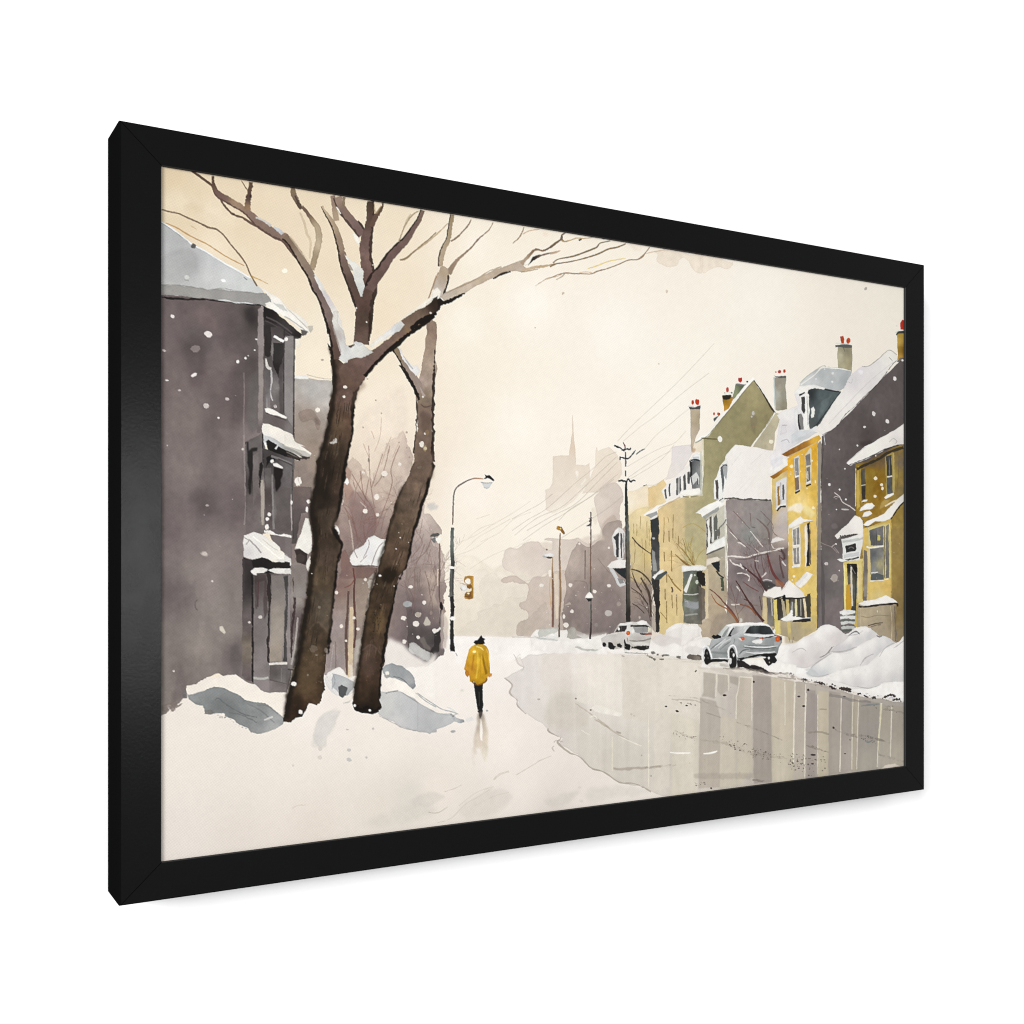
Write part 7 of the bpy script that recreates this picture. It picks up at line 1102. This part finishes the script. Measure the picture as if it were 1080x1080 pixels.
poly('B', "780,1080 820,1010 870,970 930,930 1000,900 1050,850 1090,820 1090,930 1000,990 920,1040 880,1085", [(850, 1040, 122, 100, 76), (950, 970, 116, 96, 74), (1060, 880, 46, 34, 26)], 1, .6, .04, .1); line('B', "1085,950,3 1020,975,4 960,1005,4 900,1060,4", (20, 14, 12), .96, rough=.7); poly('B', "755,1085 770,1045 820,1010 870,960 930,915 1000,890 1050,850 1060,855 1000,905 930,930 880,965 830,1000 860,1030 820,1085", [(800, 1050, 214, 216, 218), (900, 940, 240, 232, 216)], .95, .6, .03, .04); dot('B', "1040,945,9,.8", (206, 198, 190))
# right trunk
poly('o', "439,486 456,486 456,500 451,515 447,530 442,545 437,560 434,572 431,590 428,600 421,608 418,620 414,640 410,660 408,680 405,700 402,715 402,728 400,738 402,746 398,751 394,753 388,752 380,751 374,749 372,742 374,725 378,705 380,690 383,665 387,645 391,625 396,610 402,590 407,570 412,550 416,535 421,520 430,505 433,495",
     [(447, 495, 96, 78, 62), (440, 512, 103, 85, 67), (433, 530, 96, 80, 62), (426, 555, 94, 77, 55), (418, 580, 86, 68, 48), (408, 605, 56, 43, 26), (402, 630, 65, 50, 31), (395, 655, 73, 57, 33), (390, 680, 63, 48, 33), (385, 705, 58, 43, 28), (385, 730, 48, 35, 21), (385, 748, 22, 15, 10)], 1, .8, .14, .2, er=7, drip=.09)
line('o', "455,488,3 457,492,3 453,505,4 449,520,3.4 444,535,3 440,550,3.4 436,562,3 433,578,3 430,592,2 427,600,1.6 418,618,1.6 415,635,1.6 410,655,3 407,672,3 404,690,2.6 402,708,1.6 400,735,2.4", (18, 13, 10), .95, rough=.8, soft=1)
line('o', "428,508,1 421,522,2 416,540,1.6 411,556,2.4 406,575,2.4 400,592,2 394,612,2.4 388,640,2 384,665,3 381,690,4 377,712,4 375,738,5", (28, 22, 16), .8, rough=.8, soft=3); poly('o', "405,600 418,598 420,606 410,616 402,612", (22, 16, 10), .7, 1.2, 0, soft=4, sm=True); poly('o', "384,684 392,680 398,700 392,715 384,710", (90, 72, 60), .4, 1.2, 0, .1, soft=4, sm=True); line('o', "373,742,3 380,749,3.4 388,746,2 396,750,3.4 401,746,3", (16, 10, 8), .95, rough=1)
line('o', "382,686 392,680 402,690", (100, 84, 74), .5, w=1.4, soft=1); poly('o', "398,650 406,640 404,662 398,668", (116, 92, 44), .5, 1.2, 0, soft=4, sm=True)
rk = np.random.RandomState(9)
for C_ in (((364, 415, 9), (359, 450, 10), (352, 485, 12), (345, 525, 13), (341, 552, 8), (344, 578, 12), (340, 620, 12), (333, 660, 12), (326, 700, 13), (316, 735, 9)),
           ((447, 500, 6), (436, 535, 9), (425, 570, 9), (412, 605, 9), (402, 635, 9), (396, 665, 9), (391, 700, 9), (386, 735, 9))):
    for _ in range(75):
        k = rk.randint(0, len(C_) - 2); o_ = rk.rand() * 1.5 - .75; q0, q1, q2 = C_[k], C_[k + 1], C_[min(k + 2, len(C_) - 1)]
        f0 = rk.rand() * .8; a_ = [q0[i] + (q1[i] - q0[i]) * f0 for i in (0, 1, 2)]; g0 = min(1, f0 + .25 + .4 * rk.rand()); b_ = [q0[i] + (q1[i] - q0[i]) * g0 for i in (0, 1, 2)]
        lt = rk.rand() < .45
        line('o', "%.1f,%.1f,.5 %.1f,%.1f,1.2 %.1f,%.1f,.5" % (a_[0] + o_ * a_[2], a_[1], (a_[0] + b_[0]) / 2 + o_ * (a_[2] + b_[2]) / 2 + rk.randn() * .6, (a_[1] + b_[1]) / 2, b_[0] + o_ * b_[2], b_[1]), (122, 104, 82) if lt else (30, 23, 17), .3 if lt else .5, rough=.2, dry=1)
dot('H', "962,155,16,.6,-15 680,925,11,.7 825,655,5 795,735,5", (232, 226, 216)); dot('H', "1000,20,14,1.6 1010,120,8", (180, 160, 120), .6)
dot('J', "60,667,18,.8 102,845,15,.8,40 445,805,9 540,835,8", (232, 226, 216)); dot('J', "150,800,1", WHITE); spat('J', 200, 560, 160, 260, -.2, 26, (120, 104, 66), 2, 5, .6); spat('J', 600, 260, 120, 160, -.2, 24, (28, 20, 14), 3, 8, .7); spat('J', 560, 600, 100, 200, 0, 18, (110, 90, 56), 2, 5, .5)
poly('o', "440,478 456,478 456,504 436,504", [(447, 478, 104, 86, 68), (447, 492, 104, 86, 68), (443, 504, 102, 85, 64)], .9, soft=6, tex=.1, edge=0)
dot('J', "753,251,17,.85,20 832,287,20,.85,10 846,373,12,.9 758,400,13 885,153,12 950,330,14,1 800,55,12,.7", (230, 222, 214)); poly('J', "880,285 900,240 925,275 920,295 895,300", (190, 182, 170), .95, .4)
poly('J', "790,440 800,405 830,410 880,450 915,470 925,510 910,525 870,510 820,470", (190, 188, 184), .9, .6, .05, .03)
# ---- falling snow
rs = np.random.RandomState(11)
for cx, cy, sx, sy, n in ((440, 620, 50, 140, 16), (390, 560, 50, 180, 12), (600, 640, 130, 90, 26), (910, 520, 80, 200, 14), (780, 590, 70, 110, 14), (840, 520, 50, 120, 10), (700, 600, 80, 100, 14), (220, 480, 90, 300, 5), (345, 560, 40, 350, 5)):
    for _ in range(n):
        dot('o', "%f,%f,%f,%f" % (cx + sx * (rs.rand() - .5), cy + sy * (rs.rand() - .5), .3 + .5 * rs.rand() ** 2, .8), (232, 225, 216), .75)
# canvas grain
IMG[..., 1] += .4
IMG *= (1 + .0015 * N_FIN + .005 * GRAIN)[..., None]
# the pigments lean warm, and strokes dry to crisp edges
R_, G_, B_ = IMG[..., 0], IMG[..., 1], IMG[..., 2]
vio = (B_ > G_) & (R_ >= G_ - 2)
B_[vio] = G_[vio] + (B_[vio] - G_[vio]) * .25; R_[vio] = G_[vio] + (R_[vio] - G_[vio]) * .75
dvi = vio & (R_ < 170); B_[dvi] = G_[dvi] - 1
red = (R_ > 110) & (R_ > G_ * 2.2); G_[red] += .09 * R_[red]
yel = (R_ > 140) & (R_ - B_ > 85) & ~red; B_[yel] += (R_[yel] - B_[yel] - 85) * .16 + 4; G_[yel] += .022 * R_[yel]; R_[yel] *= .985
brn = (R_ < 125) & (R_ > G_) & (R_ - B_ > 16) & ~red; B_[brn] += (R_[brn] - B_[brn] - 16) * .3
blu = (B_ > R_) & (G_ > R_ - 2) & (B_ - R_ < 34)
B_[blu] = R_[blu] + (B_[blu] - R_[blu]) * .4; G_[blu] = R_[blu] + (G_[blu] - R_[blu]) * .6
lum = IMG.mean(-1, keepdims=True)
IMG = lum + (IMG - lum) * 1.0
IMG = np.clip(IMG, 0, 255)
IMG += .55 * (IMG - blur(IMG, 2))
del lum, vio, dvi, blu, red, yel, brn
IMG = np.clip(IMG, 0, 255)

# ------------------------------------------------------------------ the print
small = IMG.reshape(GH, SS, GW, SS, 3).mean(axis=(1, 3)) / 255.0
small = np.clip(small, 0, 1)
lin = np.where(small <= 0.04045, small / 12.92, ((small + 0.055) / 1.055) ** 2.4)
lin = lin / LIGHT                                  # reflectance of the ink under the room's light
us = (np.arange(GW) + .5) / GW; vs_ = (np.arange(GH) + .5) / GH
us[0] = 0.0003; us[-1] = 0.9997; vs_[0] = 0.0003; vs_[-1] = 0.9997
UU, VV = np.meshgrid(us, vs_)
co = np.empty((GH * GW, 3), np.float32)
co[:, 0] = (PX0 + UU * (PX1 - PX0)).ravel()
co[:, 1] = REC
co[:, 2] = (PZ1 - VV * (PZ1 - PZ0)).ravel()
co += np.array([OFF.x, OFF.y, OFF.z], np.float32)
idx = np.arange(GH * GW).reshape(GH, GW)
q = np.stack([idx[:-1, :-1], idx[1:, :-1], idx[1:, 1:], idx[:-1, 1:]], -1).reshape(-1, 4)
nf = len(q)
# a thin body behind the printed face: the rim runs back to a rear sheet
rb = len(co)
cx0, cx1 = co[:, 0].min(), co[:, 0].max(); cz0, cz1 = co[:, 2].min(), co[:, 2].max(); yb = co[0, 1] + 0.002
rear = np.array([(cx0, yb, cz1), (cx1, yb, cz1), (cx1, yb, cz0), (cx0, yb, cz0)], np.float32)
me = bpy.data.meshes.new("print")
me.vertices.add(rb + 4); me.vertices.foreach_set("co", np.concatenate([co, rear]).ravel())
c00, c10, c11, c01 = idx[0, 0], idx[0, -1], idx[-1, -1], idx[-1, 0]
extra = [(rb, rb + 1, rb + 2, rb + 3)]
loops = np.concatenate([q.ravel(), np.array(extra).ravel()]).astype(np.int32)
nfa = nf + len(extra)
me.loops.add(len(loops)); me.loops.foreach_set("vertex_index", loops)
me.polygons.add(nfa)
me.polygons.foreach_set("loop_start", (np.arange(nfa) * 4).astype(np.int32))
me.update(calc_edges=True)
ca = me.color_attributes.new("ink", 'FLOAT_COLOR', 'POINT')
rgba = np.ones((rb + 4, 4), np.float32); rgba[:rb, :3] = lin.reshape(-1, 3); rgba[rb:, :3] = .7
ca.data.foreach_set("color", rgba.ravel())
mp, nt, b = material("watercolour_on_canvas", (.8, .8, .8), 0.85, 0.12)
at = nt.nodes.new("ShaderNodeAttribute"); at.attribute_name = "ink"
tc = nt.nodes.new("ShaderNodeTexCoord")
mpn = nt.nodes.new("ShaderNodeMapping"); mpn.inputs["Rotation"].default_value = (0, math.radians(33), 0)
nt.links.new(tc.outputs["Object"], mpn.inputs["Vector"])
w1 = nt.nodes.new("ShaderNodeTexWave"); w1.bands_direction = 'X'; w1.inputs["Scale"].default_value = 172; w1.inputs["Distortion"].default_value = 1.5; w1.inputs["Detail"].default_value = 2
w2 = nt.nodes.new("ShaderNodeTexWave"); w2.bands_direction = 'Z'; w2.inputs["Scale"].default_value = 172; w2.inputs["Distortion"].default_value = 1.5; w2.inputs["Detail"].default_value = 2
nt.links.new(mpn.outputs[0], w1.inputs["Vector"]); nt.links.new(mpn.outputs[0], w2.inputs["Vector"])
add = nt.nodes.new("ShaderNodeMath"); add.operation = 'ADD'
nt.links.new(w1.outputs["Fac"], add.inputs[0]); nt.links.new(w2.outputs["Fac"], add.inputs[1])
mr = nt.nodes.new("ShaderNodeMapRange"); mr.inputs["From Max"].default_value = 2; mr.inputs["To Min"].default_value = 0.965; mr.inputs["To Max"].default_value = 1.035
nt.links.new(add.outputs[0], mr.inputs["Value"])
vm = nt.nodes.new("ShaderNodeVectorMath"); vm.operation = 'SCALE'
nt.links.new(at.outputs["Color"], vm.inputs[0]); nt.links.new(mr.outputs["Result"], vm.inputs["Scale"])
nt.links.new(vm.outputs[0], b.inputs["Base Color"])
bp = nt.nodes.new("ShaderNodeBump"); bp.inputs["Strength"].default_value = 0.12; bp.inputs["Distance"].default_value = 0.0003
nt.links.new(add.outputs[0], bp.inputs["Height"]); nt.links.new(bp.outputs["Normal"], b.inputs["Normal"])
me.materials.append(mp)
pr = link(bpy.data.objects.new("print", me), root)
pr["label"] = "watercolour of a walker in a yellow coat on a snowy street of tall houses"
